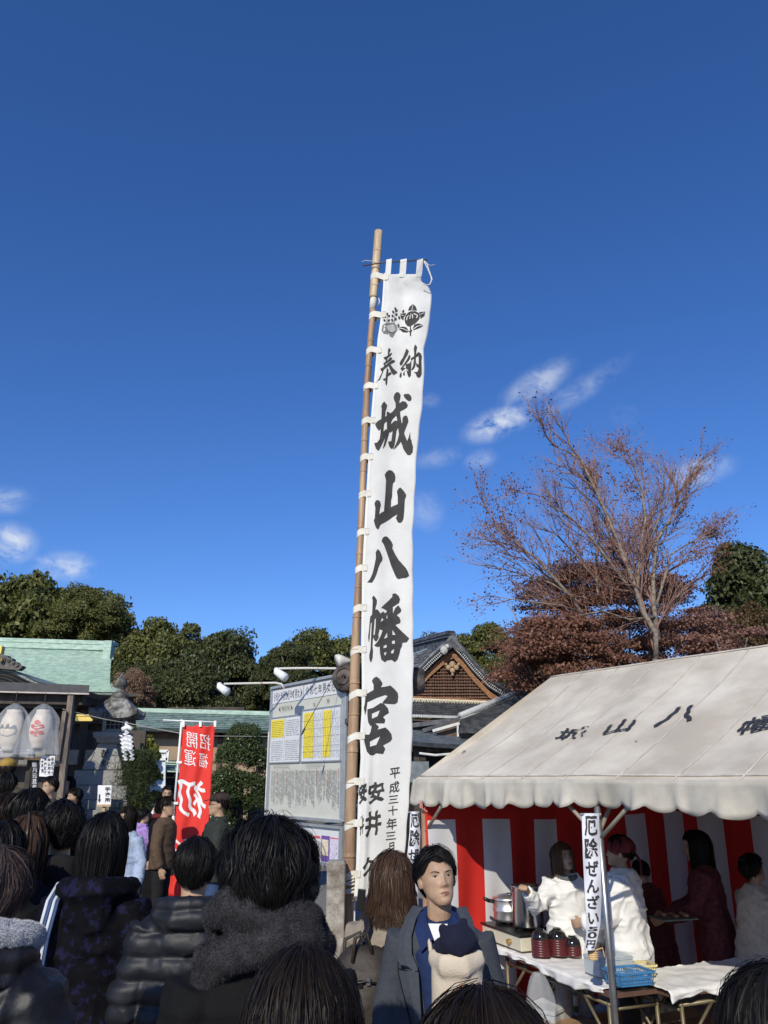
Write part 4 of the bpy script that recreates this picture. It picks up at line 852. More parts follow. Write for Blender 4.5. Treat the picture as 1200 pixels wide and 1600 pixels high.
# ---------------------------------------------------------------- paper banners on the tent poles
def strip_banner(name, label, px_rows, Y, text, tw):
    """px_rows: (py, xl, xr) outline from top to bottom"""
    def ex(py):
        for i in range(len(px_rows) - 1):
            a, b = px_rows[i], px_rows[i + 1]
            if py <= b[0] or i == len(px_rows) - 2: k = (py - a[0]) / (b[0] - a[0]); return a[1] + (b[1] - a[1]) * k, a[2] + (b[2] - a[2]) * k
    def proj(u, py, off=0.):
        xl, xr = ex(py); yy = Y - off + .02 * math.sin(py / 17) * (u - .5) * 2 - .03 * math.sin(math.pi * u); return W(xl + (xr - xl) * u, py, yy)
    y0, y1 = px_rows[0][0], px_rows[-1][0]; c = proj(.5, y1); t = thing(name, label, 'banner', c); mb = MB(); P = [[proj(j / 6, y0 + (y1 - y0) * i / 40) for j in range(7)] for i in range(41)]; mb.slab(P, (0, .004, 0)); obj('cloth', mb, mat('banner_white', (.74, .74, .80), .75, .03), t, True)
    for ch, a, b in text:
        mb = MB(); put_glyph(mb, ch, tw[0], a, tw[1], b, lambda x, y: proj(x, y, .006), bold=.022, brush=.02); obj('character', mb, black, t)
    mb = MB(); mb.beam(W(px_rows[0][1] - 3, y0 + 1, Y), W(px_rows[0][2] + 3, y0 + 1, Y), .012, .012); obj('rod', mb, steel, t); return t
pf = TP(2.06, .03)
strip_banner('strip_banner', 'narrow white banner with black brush writing on the front tent pole', [(1271, 909, 936), (1340, 911, 938), (1400, 914, 940), (1445, 917, 938), (1470, 915, 933), (1485, 913, 929)], pf.y - .06,
             [('厄', 1275, 1306), ('除', 1309, 1341), ('ぜ', 1345, 1369), ('ん', 1374, 1395), ('ざ', 1399, 1420), ('い', 1426, 1444), ('5', 1448, 1455), ('0', 1456, 1466), ('円', 1469, 1481)], (.12, .88))
pa = TP(.10, .03)
strip_banner('strip_banner', 'narrow white banner with black brush writing on the brown pole behind the tall banner', [(1268, 641, 652), (1300, 640, 657), (1340, 636, 655), (1380, 634, 653), (1420, 637, 654), (1450, 641, 655)], pa.y - .06,
             [('厄', 1272, 1293), ('除', 1296, 1322), ('ぜ', 1326, 1345), ('ん', 1349, 1363), ('ざ', 1366, 1384), ('い', 1388, 1404), ('5', 1409, 1418), ('0', 1421, 1430), ('円', 1433, 1446)], (.08, .95))
mb = MB(); a = W(926, 1484, pf.y - .02); 
for k in range(5): mb.tube([a + Vector((.026 * math.cos(q), .026 * math.sin(q), -.012 * k)) for q in np.linspace(0, 6.28, 14)], .007, 6)
mb.tube([a + Vector((0, -.03, 0)), a + Vector((.05, -.05, .02)), a + Vector((.06, -.05, -.03))], .004, 5); tag(obj('rope_tie', mb, mat('jute', (.55, .38, .2), .9)), 'twist of brown rope tied round the front tent pole below the strip banner', 'rope')
tag(obj('red_string', MB().tube([W(656, 1250, 7.05), W(657, 1262, 7.05), W(660, 1264, 7.05), W(659, 1254, 7.05)], .006, 5).tube([W(658, 1262, 7.04), W(668, 1268, 7.04)], .004, 5), mat('pink_string', (.7, .3, .28), .8)), 'pink string looped at the left corner of the tent', 'string')

# ---------------------------------------------------------------- folding tables
tblbrown = mat('table_brown', (.12, .065, .045), .5, .2, 6); legm = mat('olive_steel', (.16, .13, .075), .45, .2, 5, metal=.3); clothm = mat('table_cloth', (.76, .74, .72), .85, .04, 5, bump=.3, bscale=8)
def table(label, o, ex, ey, ln, wd, z=.70, cloth=(0, 1), seed=0):
    t = thing('folding_table', label, 'table', o, 0, 'folding tables at the food stall'); 
    def P(a, b, h): return o + ex * a + ey * b + Vector((0, 0, h - o.z))
    mb = MB(); mb.slab([[P(0, 0, z), P(ln, 0, z)], [P(0, wd, z), P(ln, wd, z)]], (0, 0, -.028)); obj('table_top', mb, tblbrown, t, bevel=.004)
    for a in (.12, ln - .12):
        for b in (.06, wd - .06):
            mb = MB(); mb.tube([P(a, b, z - .03), P(a, b, 0)], .014, 8); obj('leg', mb, legm, t, True)
    mb = MB()
    for b in (.06, wd - .06):
        mb.tube([P(.1, b, z - .09), P(ln - .1, b, z - .09)], .013, 8)
        for a, s_ in ((.12, 1), (ln - .12, -1)): mb.tube([P(a, b, z - .34), P(a + s_ * .3, b, z - .06)], .011, 8)
    for a in (.12, ln - .12): mb.tube([P(a, .06, .3), P(a, wd - .06, .3)], .012, 8); mb.tube([P(a, .06, z - .12), P(a, wd - .06, z - .12)], .012, 8)
    obj('frame', mb, legm, t, True); return P
def cloth(name, label, P, a0, a1, wd, seed, drop=.12, z=.70):
    rs = np.random.RandomState(seed); na, nb = 70, 26; G_ = []
    lim = [drop * (.6 + .35 * vn(np.array([[q * .11 + seed, seed, 0]]))[0] + .3 * math.sin(q * .09 + seed)) for q in range(na + 1)]
    for i in range(na + 1):
        a = a0 + (a1 - a0) * i / na; row = []
        for j in range(nb + 1):
            s_ = j / nb * (wd + .16) - .13 ; L_ = max(.02, lim[i])
            if s_ < 0: b = -.012 - .012 * math.sin(a * 31 + seed) * (-s_ / .13); h = z + .012 + s_ / .13 * L_
            else: b = min(s_, wd - .01); h = z + .012
            k = vn(np.array([[a * 9, s_ * 9, seed]]))[0] * .010 + abs(vn(np.array([[a * 22 + s_ * 7, s_ * 16, seed + 4]]))[0]) * .010; row.append(P(a, b, h + (k if s_ >= 0 else 0)) + (Vector((0, 0, 0)) if s_ >= 0 else Vector((0, -k * 2, 0))))
        G_.append(row)
    mb = MB(); mb.grid(G_); o = obj(name, mb, clothm, smooth=True); md = o.modifiers.new('s', 'SOLIDIFY'); md.thickness = .003; tag(o, label, 'tablecloth', 'white cloths on the stall tables'); return o
t1o = G(770, 1480, .70); t1d = (G(948, 1550, .70) - t1o); t1l = t1d.length; t1d.normalize(); t1n = Vector((-t1d.y, t1d.x, 0)); t1n = t1n if t1n.x > 0 else -t1n
P1 = table('brown folding table with white cloth along the left front of the tent', Vector((t1o.x, t1o.y, 0)), t1d, t1n, t1l + .05, .5)
cloth('white_cloth', 'crumpled white cloth on the left stall table under the bowls', P1, -.04, t1l * .98, .5, 3, .055)
t2o = G(1050, 1552, .70); t2d = (G(1210, 1530, .70) - t2o); t2d.normalize(); t2n = Vector((-t2d.y, t2d.x, 0)); t2n = t2n if t2n.y > 0 else -t2n
P2 = table('brown folding table with white cloth at the right of the front tent pole', Vector((t2o.x, t2o.y, 0)), t2d, t2n, 1.8, .5)
cloth('white_cloth', 'white cloth with hanging corner on the right stall table', P2, -.03, 1.8, .52, 9, .14)
# ================================================================ bamboo pole and tall banner
bamboo = mat('bamboo', (.34, .20, .12), .5, .25, 3, c2=(.50, .34, .20), stretch=(3, 3, .35), bump=.2)
bamboo_y = mat('bamboo_pale', (.50, .36, .21), .5, .2, 4, c2=(.62, .48, .31), stretch=(3, 3, .4))
cottonw = mat('banner_cotton', (.64, .63, .60), .85, .05, 2.5, c2=(.70, .69, .66), bump=.15, bscale=40)
tapem = mat('cotton_tape', (.66, .62, .53), .85, .08, 6, c2=(.74, .71, .63))
BY = 9.0
POLE = [(591.5, 362, 6.3), (588, 410, 6.6), (585.3, 440, 6.6), (583, 466, 6.4)]
POLE2 = [(583.6, 462, 4.8), (581.5, 500, 5), (576.5, 560, 5.2), (573.5, 605, 5.3), (570.5, 665, 5.5), (568, 730, 5.4), (565.5, 790, 5.4), (562.8, 850, 5.6), (559.8, 920, 6), (557, 985, 7.2), (555, 1040, 8), (553.5, 1100, 8.5), (551, 1180, 8.6), (549, 1240, 8.8), (547.3, 1300, 9.2), (545, 1380, 9.6), (543, 1440, 9.8)]
def kpx(y): d = ray(600, y); return (BY / d.y) / F
def pole():
    b = W(543, 1440, BY + .12); t = thing('bamboo_pole', 'tall jointed bamboo pole carrying the big white banner', 'pole', Vector((b.x, b.y, 0)))
    def seg(pts, m):
        P = [W(x, y, BY + .12) for x, y, r in pts]; rad = [r * kpx(y) for x, y, r in pts]; 
        if pts is POLE2:
            d = (P[-1] - P[-3]); e = P[-1] + d * (P[-1].z / -d.z); P.append(e); rad.append(rad[-1] * 1.06)
        Q = []; RR = []   # resample with nodes every so often
        import bisect
        L_ = [0]
        for i in range(1, len(P)): L_.append(L_[-1] + (P[i] - P[i - 1]).length)
        s_ = 0; nxt = .34; node = .34
        def at(s):
            i = min(len(P) - 2, max(0, bisect.bisect_right(L_, s) - 1)); k = (s - L_[i]) / (L_[i + 1] - L_[i]); return P[i].lerp(P[i + 1], k), rad[i] + (rad[i + 1] - rad[i]) * k
        while s_ < L_[-1]:
            p, r = at(s_); Q.append(p); RR.append(r); s_ += .06
            if s_ > nxt:
                for dd, f in ((0, 1.0), (.006, 1.11), (.014, 1.12), (.02, .97), (.03, 1.0)):
                    p, r = at(min(nxt + dd, L_[-1])); Q.append(p); RR.append(r * f)
                s_ = nxt + .05; nxt += (.38 if pts is POLE2 else .3) + .05 * math.sin(nxt * 9)
        p, r = at(L_[-1]); Q.append(p); RR.append(r); mb = MB(); mb.tube(Q, RR, 18); return mb
    obj('pole_top', seg(POLE, None), bamboo_y, t, True); obj('shaft', seg(POLE2, None), bamboo, t, True)
    mb = MB(); mb.tube([W(584, 462, BY + .12), W(582, 484, BY + .12)], 5.3 * kpx(470), 14); obj('white_tape', mb, tapem, t, True)
    mb = MB(); mb.tube([W(592, 466, BY), W(593, 472, BY - .03), W(591, 478, BY)], .008, 6); obj('tape_end', mb, tapem, t, True)
    for i, (ya, yb) in enumerate(((1374, 1392), (1396, 1406))):
        mb = MB()
        for k in range(5 if i == 0 else 3):
            y = ya + k * 5 - 8; c = W(545, y, BY + .12); r = 9.9 * kpx(y) + .008; mb.tube([c + Vector((r * math.cos(a), r * math.sin(a), .03 * math.sin(a * 1 + k * 2) + .012 * k)) for a in np.linspace(0, 6.4, 20)], [(.010, .026)] * 20, 6, up=(0, 0, 1))
        obj('binding_cloth', mb, tapem, t, True)
pole()
LE = [(426, 599.8), (465, 597.5), (500, 594.5), (530, 590), (560, 587.5), (600, 584), (640, 580.6), (700, 576.6), (760, 573), (800, 570.5), (860, 567.5), (900, 565.6), (1000, 564.6), (1060, 565.5), (1110, 565), (1150, 562.5), (1184, 563.5), (1250, 559.5), (1300, 558), (1350, 556.5), (1402, 553)]
RE = [(426, 657), (440, 659), (450, 671), (460, 674.2), (475, 673.5), (500, 672), (520, 668), (545, 662.5), (560, 662.8), (600, 662), (640, 659), (660, 656.5), (700, 652), (730, 650), (760, 648.7), (800, 646.6), (830, 644.6), (860, 645), (900, 645.4), (950, 645.6), (1000, 645.5), (1040, 646), (1100, 644.4), (1150, 644), (1184, 643), (1250, 639), (1300, 635), (1340, 632), (1402, 629)]
def interp(T_, y):
    if y <= T_[0][0]: return T_[0][1]
    for i in range(len(T_) - 1):
        if y <= T_[i + 1][0]: a, b = T_[i], T_[i + 1]; return a[1] + (b[1] - a[1]) * (y - a[0]) / (b[0] - a[0])
    return T_[-1][1]
def ban(px, py, off=0.):
    l, r = interp(LE, py), interp(RE, py); u = (px - l) / max(r - l, 1); z = W(600, py, BY).z
    w = .035 * math.sin(z * 1.3 + u * 2) * u + .018 * math.sin(z * 3.4 + u * 5) * u ** 1.5 + .016 * math.sin(u * 9 + z * .5) * (1 if u > .1 else .3)
    w += .05 * math.exp(-((u - .16) / .07) ** 2) * min(1, max(0, (py - 1050) / 200)) * -1 + .018 * math.exp(-((u - .45) / .1) ** 2) * (1 if py < 520 else .35)
    w += .10 * u * math.exp(-((py - 456) / 16) ** 2)
    return W(px, py, BY - .02 + w - off)
def banner():
    c = ban(590, 1400); t = thing('tall_banner', 'very tall white shrine banner with big black brush characters hung beside a bamboo pole', 'banner', c); mb = MB(); NU = 26; ys = np.concatenate([np.linspace(426, 560, 60), np.linspace(566, 1402, 150)])
    def row(y):
        l, r = interp(LE, y), interp(RE, y)
        if y < 436: pass
        return [ban(l + (r - l) * j / NU + (.5 * math.sin(y / 9.) * (j / NU) ** 3), y - (0 if y > 430 else 0)) for j in range(NU + 1)]
    P = [row(y) for y in ys]
    # scooped top edge between the hanging tabs
    for j in range(NU + 1):
        u = j / NU; sc = abs(math.sin(math.pi * u * 2)) * 3.2; P[0][j] = ban(interp(LE, 426) + (657 - interp(LE, 426)) * u, 426.5 + sc)
    mb.grid(P); o = obj('cloth', mb, cottonw, t, True, rec=False); md = o.modifiers.new('s', 'SOLIDIFY'); md.thickness = .003
    # hem strips: left hem line
    mb = MB(); mb.slab([[ban(interp(LE, y) + 0.3, y, .004), ban(interp(LE, y) + 3.2 + (y - 430) / 500, y, .004)] for y in np.linspace(430, 1400, 120)], (0, -.002, 0)); obj('hem', mb, mat('hem_cotton', (.74, .73, .69), .85, .04), t, True)
    # hanging tabs over the cross rod
    for x0, x1 in ((602.5, 611.5), (624.5, 635), (650.5, 660.5)):
        mb = MB(); mb.slab([[ban(x0 - 1.5, 433, .005), ban(x1 - 2.5, 433, .005)], [ban(x0 - .5, 427, .01), ban(x1 - 1, 427, .01)], [W(x0 + 1, 408.5, BY - .04), W(x1 + .5, 406.5, BY - .04)], [W(x0 + 1, 405.8, BY), W(x1 + .5, 404, BY)]], (0, .004, 0)); obj('tab', mb, cottonw, t)
    mb = MB(); mb.tube([W(567, 415, BY + .05), W(600, 410, BY), (W(668, 405.8, BY - .01))], .010, 7); obj('cross_rod', mb, mat('thin_bamboo', (.10, .07, .05), .5), t, True)
    mb = MB(); mb.tube([W(660, 405, BY), W(667, 412, BY), W(671, 425, BY), W(675, 436, BY), W(672, 444, BY), W(667, 446, BY), W(660, 443, BY - .02)], .009, 6); mb.tube([W(661, 406, BY), W(668, 420, BY + .02), W(673, 432, BY + .02), W(674, 437, BY)], .006, 6); obj('cord', mb, tapem, t, True)
    mb = MB(); mb.tube([W(665, 411, BY), W(673, 415, BY), W(680, 413, BY)], .004, 5); mb.tube([W(565, 409, BY + .1), W(572, 407, BY + .1), W(580, 408, BY + .1), W(592, 410, BY)], .004, 5); obj('string', mb, tapem, t, True)
    # side loops round the pole
    loops = [(433, 4), (492, 9), (547, 10), (603, 10), (657, 9), (714, 9), (772, 9), (831, 9), (888, 9), (950, 9), (1015, 10), (1083, 14), (1150, 13), (1221, 14), (1286, 13), (1366, 16)]
    for y, dr in loops:
        i = 0; A = [(a, b) for a, b, c_ in POLE2] if y > 460 else [(a, b) for a, b, c_ in POLE]; Rr = [(b, c_) for a, b, c_ in (POLE2 if y > 460 else POLE)]
        xp = interp([(b, a) for a, b in A], y); rp = interp(Rr, y) * kpx(y); xl = interp(LE, y); wd = 5.2 * kpx(y) if y < 900 else 5.4 * kpx(y); c0 = W(xp, y + dr * .45, BY + .12); th = .006
        mb = MB(); path = [(ban(xl + 7.5, y - 1, .012), 0), (ban(xl + 1, y, .012), 0)]
        for a in (-60, -90, -120, -150, -180, -215): path.append((c0 + Vector(((rp + th) * math.cos(R(a)), (rp + th) * math.sin(R(a)), (-.003 * dr * 6) * kpx(y) * 60 * ((a + 60) / -120) * .0)) + Vector((0, 0, -dr * .55 * kpx(y) * min(1, (a + 60) / -100) + dr * .45 * kpx(y))), 0))
        for a in (-250, -290, -330): path.append((c0 + Vector(((rp + th) * math.cos(R(a)), (rp + th) * math.sin(R(a)), -.0)), 0))
        path.append((ban(xl + 3, y + 1.5, -.01), 0)); pts = [p for p, _ in path]
        P_ = [[p + Vector((0, 0, wd)), p + Vector((0, 0, -wd))] for p in pts]; mb.slab(P_, (0, .0015, .0)); obj('loop', mb, tapem, t, True)
        if y > 460:
            for e in (-1, 1): q = [ban(xl + 1 + k * 2, y + e * 4.2 - 1, .0135) for k in range(4)]; obj('stitching', MB().tube(q, .0022, 4), mat('stitch', (.45, .43, .40), .9), t)
    # brush characters ------------------------------------------------
    def ch(ox, oy, sc, strokes, name='character', m=black, off0=.007):
        mb = MB()
        for k, st in enumerate(strokes):
            holes = []
            if isinstance(st, dict): holes = st['h']; st = st['o']
            # densify so that the print follows the cloth
            def dens(pl):
                r = []
                for i in range(len(pl)):
                    a, b = pl[i], pl[(i + 1) % len(pl)]; n = max(1, int(math.hypot(a[0] - b[0], a[1] - b[1]) / sc / 2.5)); r += [(a[0] + (b[0] - a[0]) * q / n, a[1] + (b[1] - a[1]) * q / n) for q in range(n)]
                return r
            lo = [dens(st)] + [dens(h) for h in holes]; tri = geometry.tessellate_polygon([[Vector((x, y, 0)) for x, y in l_] for l_ in lo]); fl = [p for l_ in lo for p in l_]
            fl, tri = split_tris(fl, tri, 3.2 * sc); mb.add([ban(ox + x / sc, oy + y / sc, off0 + .0006 * k) for x, y in fl], [tuple(q) for q in tri])
        return obj(name, mb, m, t, rec=False)
    ch(575, 610, 14.55, [
        [(372,250),(437,335),(425,400),(400,470),(390,600),(365,780),(350,950),(335,1100),(265,1100),(280,1000),(290,880),(300,700),(305,560),(312,420),(300,360),(330,290)],
        [(160,770),(210,705),(310,640),(420,580),(425,700),(380,740),(330,830),(250,915),(195,850)],
        [(145,1195),(205,1185),(265,1105),(300,1000),(400,880),(440,900),(500,870),(470,1000),(430,1060),(385,1080),(340,1180),(260,1340),(230,1370),(180,1320),(150,1240)],
        [(425,490),(450,480),(510,520),(560,480),(620,400),(700,300),(790,240),(860,260),(905,330),(890,380),(830,425),(740,470),(650,560),(560,650),(525,720),(520,800),(430,800),(422,600)],
        [(650,35),(700,45),(738,90),(735,170),(715,230),(712,300),(725,430),(735,560),(760,720),(800,880),(830,1000),(890,1150),(930,1050),(958,940),(965,1100),(985,1120),(1000,1200),(1022,1270),(1015,1400),(960,1465),(900,1465),(850,1400),(800,1320),(780,1250),(750,1180),(710,1050),(690,900),(680,800),(660,650),(640,560),(630,400),(625,280),(595,220),(580,160),(605,80)],
        [(805,95),(850,80),(920,75),(975,120),(992,180),(970,230),(925,240),(870,200),(825,150)],
        [(785,620),(830,572),(885,575),(910,640),(918,700),(880,800),(840,900),(810,1000),(780,1090),(720,1200),(640,1290),(570,1350),(620,1250),(670,1130),(710,980),(740,850),(780,720)],
        [(430,700),(520,720),(520,800),(490,880),(470,1000),(440,1100),(390,1250),(335,1325),(365,1200),(390,1080),(430,900)],
        [(520,770),(600,690),(660,685),(720,740),(690,830),(650,900),(635,1000),(620,1130),(600,1240),(570,1310),(520,1320),(480,1260),(455,1170),(500,1155),(530,1150),(550,1000),(560,910),(490,960),(480,850)]])
    ch(570, 725, 14.55, [[(545,135),(620,150),(680,220),(697,300),(685,390),(640,440),(625,600),(620,740),(600,820),(590,980),(750,910),(748,740),(728,620),(765,560),(805,530),(850,570),(905,640),(942,700),(930,760),(912,800),(905,900),(895,1080),(880,1240),(850,1310),(800,1340),(750,1325),(725,1270),(705,1230),(745,1140),(640,1200),(550,1270),(450,1330),(370,1370),(340,1410),(325,1460),(298,1487),(255,1450),(225,1370),(205,1285),(228,1220),(240,1000),(218,900),(250,830),(300,815),(350,850),(368,930),(345,1020),(330,1145),(380,1100),(435,1075),(465,700),(483,370),(452,245),(490,180)]])
    ch(565, 825, 15., [[(378,490),(430,540),(470,630),(492,700),(480,770),(440,820),(400,910),(350,1080),(300,1190),(245,1280),(130,1275),(200,1190),(260,1050),(300,880),(335,700),(330,570)],
        [(530,200),(590,195),(640,240),(700,320),(733,390),(720,470),(790,620),(870,750),(960,850),(1040,940),(1090,1030),(1115,1120),(1050,1165),(950,1175),(870,1195),(820,1170),(780,1090),(720,950),(690,880),(640,720),(570,520),(520,380),(468,310),(490,240)]])
    ch(565, 920, 13.33, [[(250,138),(290,185),(320,240),(315,310),(295,370),(285,450),(275,600),(250,900),(235,1060),(225,1200),(238,1280),(230,1430),(205,1520),(185,1530),(160,1450),(160,1370),(185,1250),(190,1150),(200,900),(215,600),(225,400),(230,260),(218,180)],
        [(180,575),(230,530),(240,640),(210,690),(190,720),(175,900),(165,1050),(150,1125),(135,1000),(155,850),(165,700)],
        [(210,540),(300,430),(330,430),(380,490),(410,530),(395,620),(385,720),(370,860),(350,940),(355,1010),(320,1080),(290,1095),(260,1060),(240,1010),(240,960),(270,960),(290,800),(295,610),(250,640)],
        [(640,110),(700,90),(770,145),(800,210),(780,290),(720,330),(640,380),(640,440),(500,440),(455,410),(405,395),(480,320),(570,240),(640,165)],
        {'o': [(520,430),(650,380),(650,520),(700,400),(765,340),(825,430),(815,480),(730,545),(790,600),(812,660),(800,710),(700,750),(830,880),(990,1030),(940,1110),(850,1120),(840,1190),(810,1250),(790,1340),(750,1470),(690,1525),(625,1475),(525,1490),(485,1530),(410,1470),(385,1350),(375,1195),(330,1210),(260,1180),(340,1090),(400,970),(440,860),(375,840),(385,560),(410,500),(450,470),(490,510),(520,480)],
         'h': [[(420,600),(460,640),(392,700)], [(525,520),(540,610),(512,615)], [(530,900),(535,1010),(455,1045)], [(640,850),(710,960),(640,960)], [(630,1080),(695,1070),(690,1145),(630,1145)], [(455,1180),(525,1155),(520,1220),(455,1240)], [(615,1290),(680,1240),(665,1340),(610,1345)], [(470,1320),(520,1310),(500,1385),(470,1375)]]}])
    ch(560, 1050, 11.43, [[(320,80),(380,120),(425,190),(430,215),(400,270),(480,262),(570,240),(640,300),(700,370),(712,430),(700,540),(650,575),(540,570),(440,560),(430,540),(525,430),(480,410),(330,460),(160,540),(150,640),(120,775),(95,640),(115,560),(125,450),(135,360),(150,390),(270,320),(272,230),(240,160),(270,110)],
        {'o': [(160,665),(260,640),(400,550),(460,570),(530,650),(545,730),(470,775),(440,805),(480,850),(465,915),(300,915),(350,960),(365,980),(340,1030),(480,988),(540,1040),(590,1110),(603,1195),(570,1240),(440,1310),(480,1370),(440,1465),(320,1450),(260,1490),(205,1480),(150,1420),(110,1270),(90,1160),(130,1115),(190,1120),(215,1080),(240,950),(215,965),(175,900),(160,780)],
         'h': [[(240,740),(385,680),(340,790),(240,835)], [(205,1240),(390,1145),(320,1300),(205,1335)]]}])
    ch(580, 530, 13.33, [[(370,175),(408,215),(375,300),(330,430),(300,520),(260,640),(220,750),(180,850),(120,880),(160,820),(210,720),(250,600),(300,450),(345,330),(350,220)], [(255,380),(330,350),(415,280),(438,298),(400,350),(290,430)], [(250,500),(320,460),(400,370),(440,390),(420,430),(300,510),(265,530)],
        [(185,615),(270,570),(340,500),(450,425),(500,450),(480,480),(400,520),(300,600),(215,665)], [(345,510),(400,520),(460,610),(550,690),(465,745),(420,690),(380,600)], [(330,590),(360,630),(340,830),(330,920),(315,965),(295,920),(305,760),(320,640)], [(300,740),(400,680),(425,715),(360,760),(310,780)], [(240,830),(320,800),(330,830),(270,860)]])
    ch(580, 530, 13.33, [[(730,190),(785,245),(760,320),(700,420),(640,540),(600,545),(590,490),(610,455),(660,380),(710,260)], [(790,320),(820,350),(800,420),(720,520),(660,590),(720,600),(640,665),(610,610),(680,520),(750,410)], [(720,520),(800,500),(840,430),(830,620),(825,760),(785,800),(760,740),(770,640),(720,600)],
        [(630,680),(635,760),(610,810),(585,770),(600,710)], [(690,650),(700,740),(680,762),(660,730)], [(725,620),(790,700),(800,760),(760,750)], [(910,105),(955,155),(940,240),(930,330),(930,480),(915,560),(880,620),(830,645),(870,560),(890,420),(895,280),(885,200)],
        [(820,400),(900,350),(980,265),(1030,290),(1055,350),(1045,450),(1050,600),(1050,720),(1020,780),(985,800),(940,760),(930,710),(885,685),(960,680),(985,620),(990,450),(985,340),(880,400),(840,440)], [(930,490),(990,530),(1000,600),(940,560)]])
    def ell(cx, cy, rx, ry, n=10, rot=0): return [(cx + rx * math.cos(6.283 * i / n) * math.cos(rot) - ry * math.sin(6.283 * i / n) * math.sin(rot), cy + rx * math.cos(6.283 * i / n) * math.sin(rot) + ry * math.sin(6.283 * i / n) * math.cos(rot)) for i in range(n)]
    ch(585, 465, 13.33, [[(800,135),(860,180),(890,270),(780,262),(700,270),(730,190)], [(750,285),(850,280),(930,320),(950,390),(930,450),(860,530),(790,570),(740,600),(690,595),(640,530),(625,450),(650,370),(700,310)], [(930,300),(1060,290),(1040,380),(960,440),(952,370)], [(535,335),(660,320),(640,370),(612,400),(600,480),(550,420)],
        [(800,640),(830,560),(920,535),(1015,570),(960,620),(815,675)], [(500,630),(590,600),(670,620),(710,690),(680,725),(590,720)], [(740,570),(760,570),(765,670),(790,670),(765,720),(760,795),(738,795),(735,715),(705,705),(738,690)]], 'crest')
    ch(585, 465, 13.33, [[(798,150),(806,150),(786,262),(774,262)], [(660,470),(675,400),(710,365),(715,375),(690,410),(678,470)], [(730,440),(735,380),(765,320),(750,390),(745,445)], [(790,430),(775,330),(800,360),(805,430)], [(870,430),(885,370),(810,340),(830,325),(905,365),(895,420)], [(960,340),(1040,310),(1045,318),(965,352)], [(545,350),(610,372),(605,382),(545,360)], [(810,650),(880,595),(1000,565),(1002,575),(890,608),(820,660)], [(505,635),(600,640),(700,690),(695,700),(600,655),(505,643)]], 'crest_vein', cottonw, .016)
    gm = mat('hatch_grey', (.16, .16, .16), .8)
    st = [[(170,580),(250,520),(400,520),(470,580),(478,660),(440,730),(405,790),(375,835),(350,825),(335,800),(320,810),(305,765),(295,730),(272,770),(235,745),(180,770),(178,730),(150,690),(160,640)]]
    ch(585, 465, 13.33, st, 'leaf_crest', gm); hs_ = []
    for a in np.linspace(-1.25, 1.25, 17):
        for (cx, cy, r) in ((400, 540, 240),): hs_.append([(cx - 30 - 150 * (a < 0), cy)] * 0 + [(395 + 14 * math.sin(a), 535 + 14), (395 - 230 * math.sin(a) * .55 - 20, 545 + 215 * math.cos(a) * .95 * .8 + 12), (395 - 230 * math.sin(a) * .55 - 31, 545 + 215 * math.cos(a) * .8)])
    ch(585, 465, 13.33, hs_, 'crest_vein', cottonw, .0165)
    ch(585, 465, 13.33, [ell(x, y, 22, 30, 8, r_) for x, y, r_ in ((268, 340, 0), (220, 392, -.5), (305, 382, .5), (210, 472, -.6), (300, 472, .6), (435, 228, 0), (390, 295, -.4), (462, 268, .5), (378, 378, -.4), (460, 348, .5), (370, 465, -.5), (442, 442, .6), (600, 282, .6), (516, 412, -.2), (500, 575, 0))] + [[(262, 350), (268, 350), (265, 520), (255, 520)], [(430, 240), (437, 240), (412, 530), (404, 530)]], 'crest')
    for c_, x0, y0, x1, y1 in (('平', 609, 1199.5, 625, 1216), ('成', 608, 1221, 624, 1239), ('三', 607, 1243, 622.5, 1255), ('十', 606.5, 1259, 621, 1274), ('年', 604, 1278, 620, 1296), ('三', 602.5, 1300, 618.5, 1312), ('月', 606, 1316, 616, 1334), ('安', 575, 1221.5, 600, 1254.5), ('井', 570, 1267.5, 596, 1306), ('久', 566, 1339, 592, 1368)):
        mb = MB(); put_glyph(mb, c_, x0, y0, x1, y1, lambda x, y: ban(x, y, .008), bold=.014 if x1 - x0 < 20 else .03, brush=.025, slant=.15); obj('character', mb, black, t, rec=False)
    for c_, x0, y0, x1, y1 in (('安', 560.5, 1223, 573, 1255), ('井', 562, 1275, 568.5, 1304)): mb = MB(); put_glyph(mb, c_, x0, y0, x1, y1, lambda x, y: ban(x, y, .009), bold=.04, brush=.025, slant=.2); obj('character', mb, black, t, rec=False)
banner()

# ---------------------------------------------------------------- stone post, carved log beam, loudspeaker
t = thing('stone_post', 'square weathered stone post at the foot of the bamboo pole', 'post', Vector((W(526, 1400, 8.9).x, 8.9, 0))); p = W(526, 1346, 8.9); mb = MB(); mb.box((p.x, 8.9, p.z / 2), (.19, .19, p.z)); obj('shaft', mb, mat('weathered_stone', (.24, .20, .16), .95, .35, 8, c2=(.42, .38, .33), bump=.8, bscale=60), t, bevel=.012)
mb = MB(); mb.box((p.x, 8.9, p.z + .006), (.17, .17, .012)); obj('cap', mb, granite, t)
t = thing('log_beam', 'dark round log with carved curled ends crossing behind the white banner on a post', 'beam', Vector((W(600, 1063, 9.35).x, 9.35, 0))); a, b = W(541, 1061, 9.3), W(650, 1064, 9.3)
logm = mat('old_log', (.05, .042, .038), .9, .4, 9, c2=(.16, .13, .115), bump=.7, bscale=20)
mb = MB(); mb.tube([a, a.lerp(b, .12), a.lerp(b, .9), b], [.15, .14, .14, .13], 20); obj('log', mb, logm, t, True)
mb = MB(); c = a + Vector((-.0, -.02, 0)); q = [c + Vector((-.02 + .138 * (1 - k / 15) * math.cos(k * .7) - .01, -.10 - .04, .138 * (1 - k / 15) * math.sin(k * .7))) for k in range(14)]
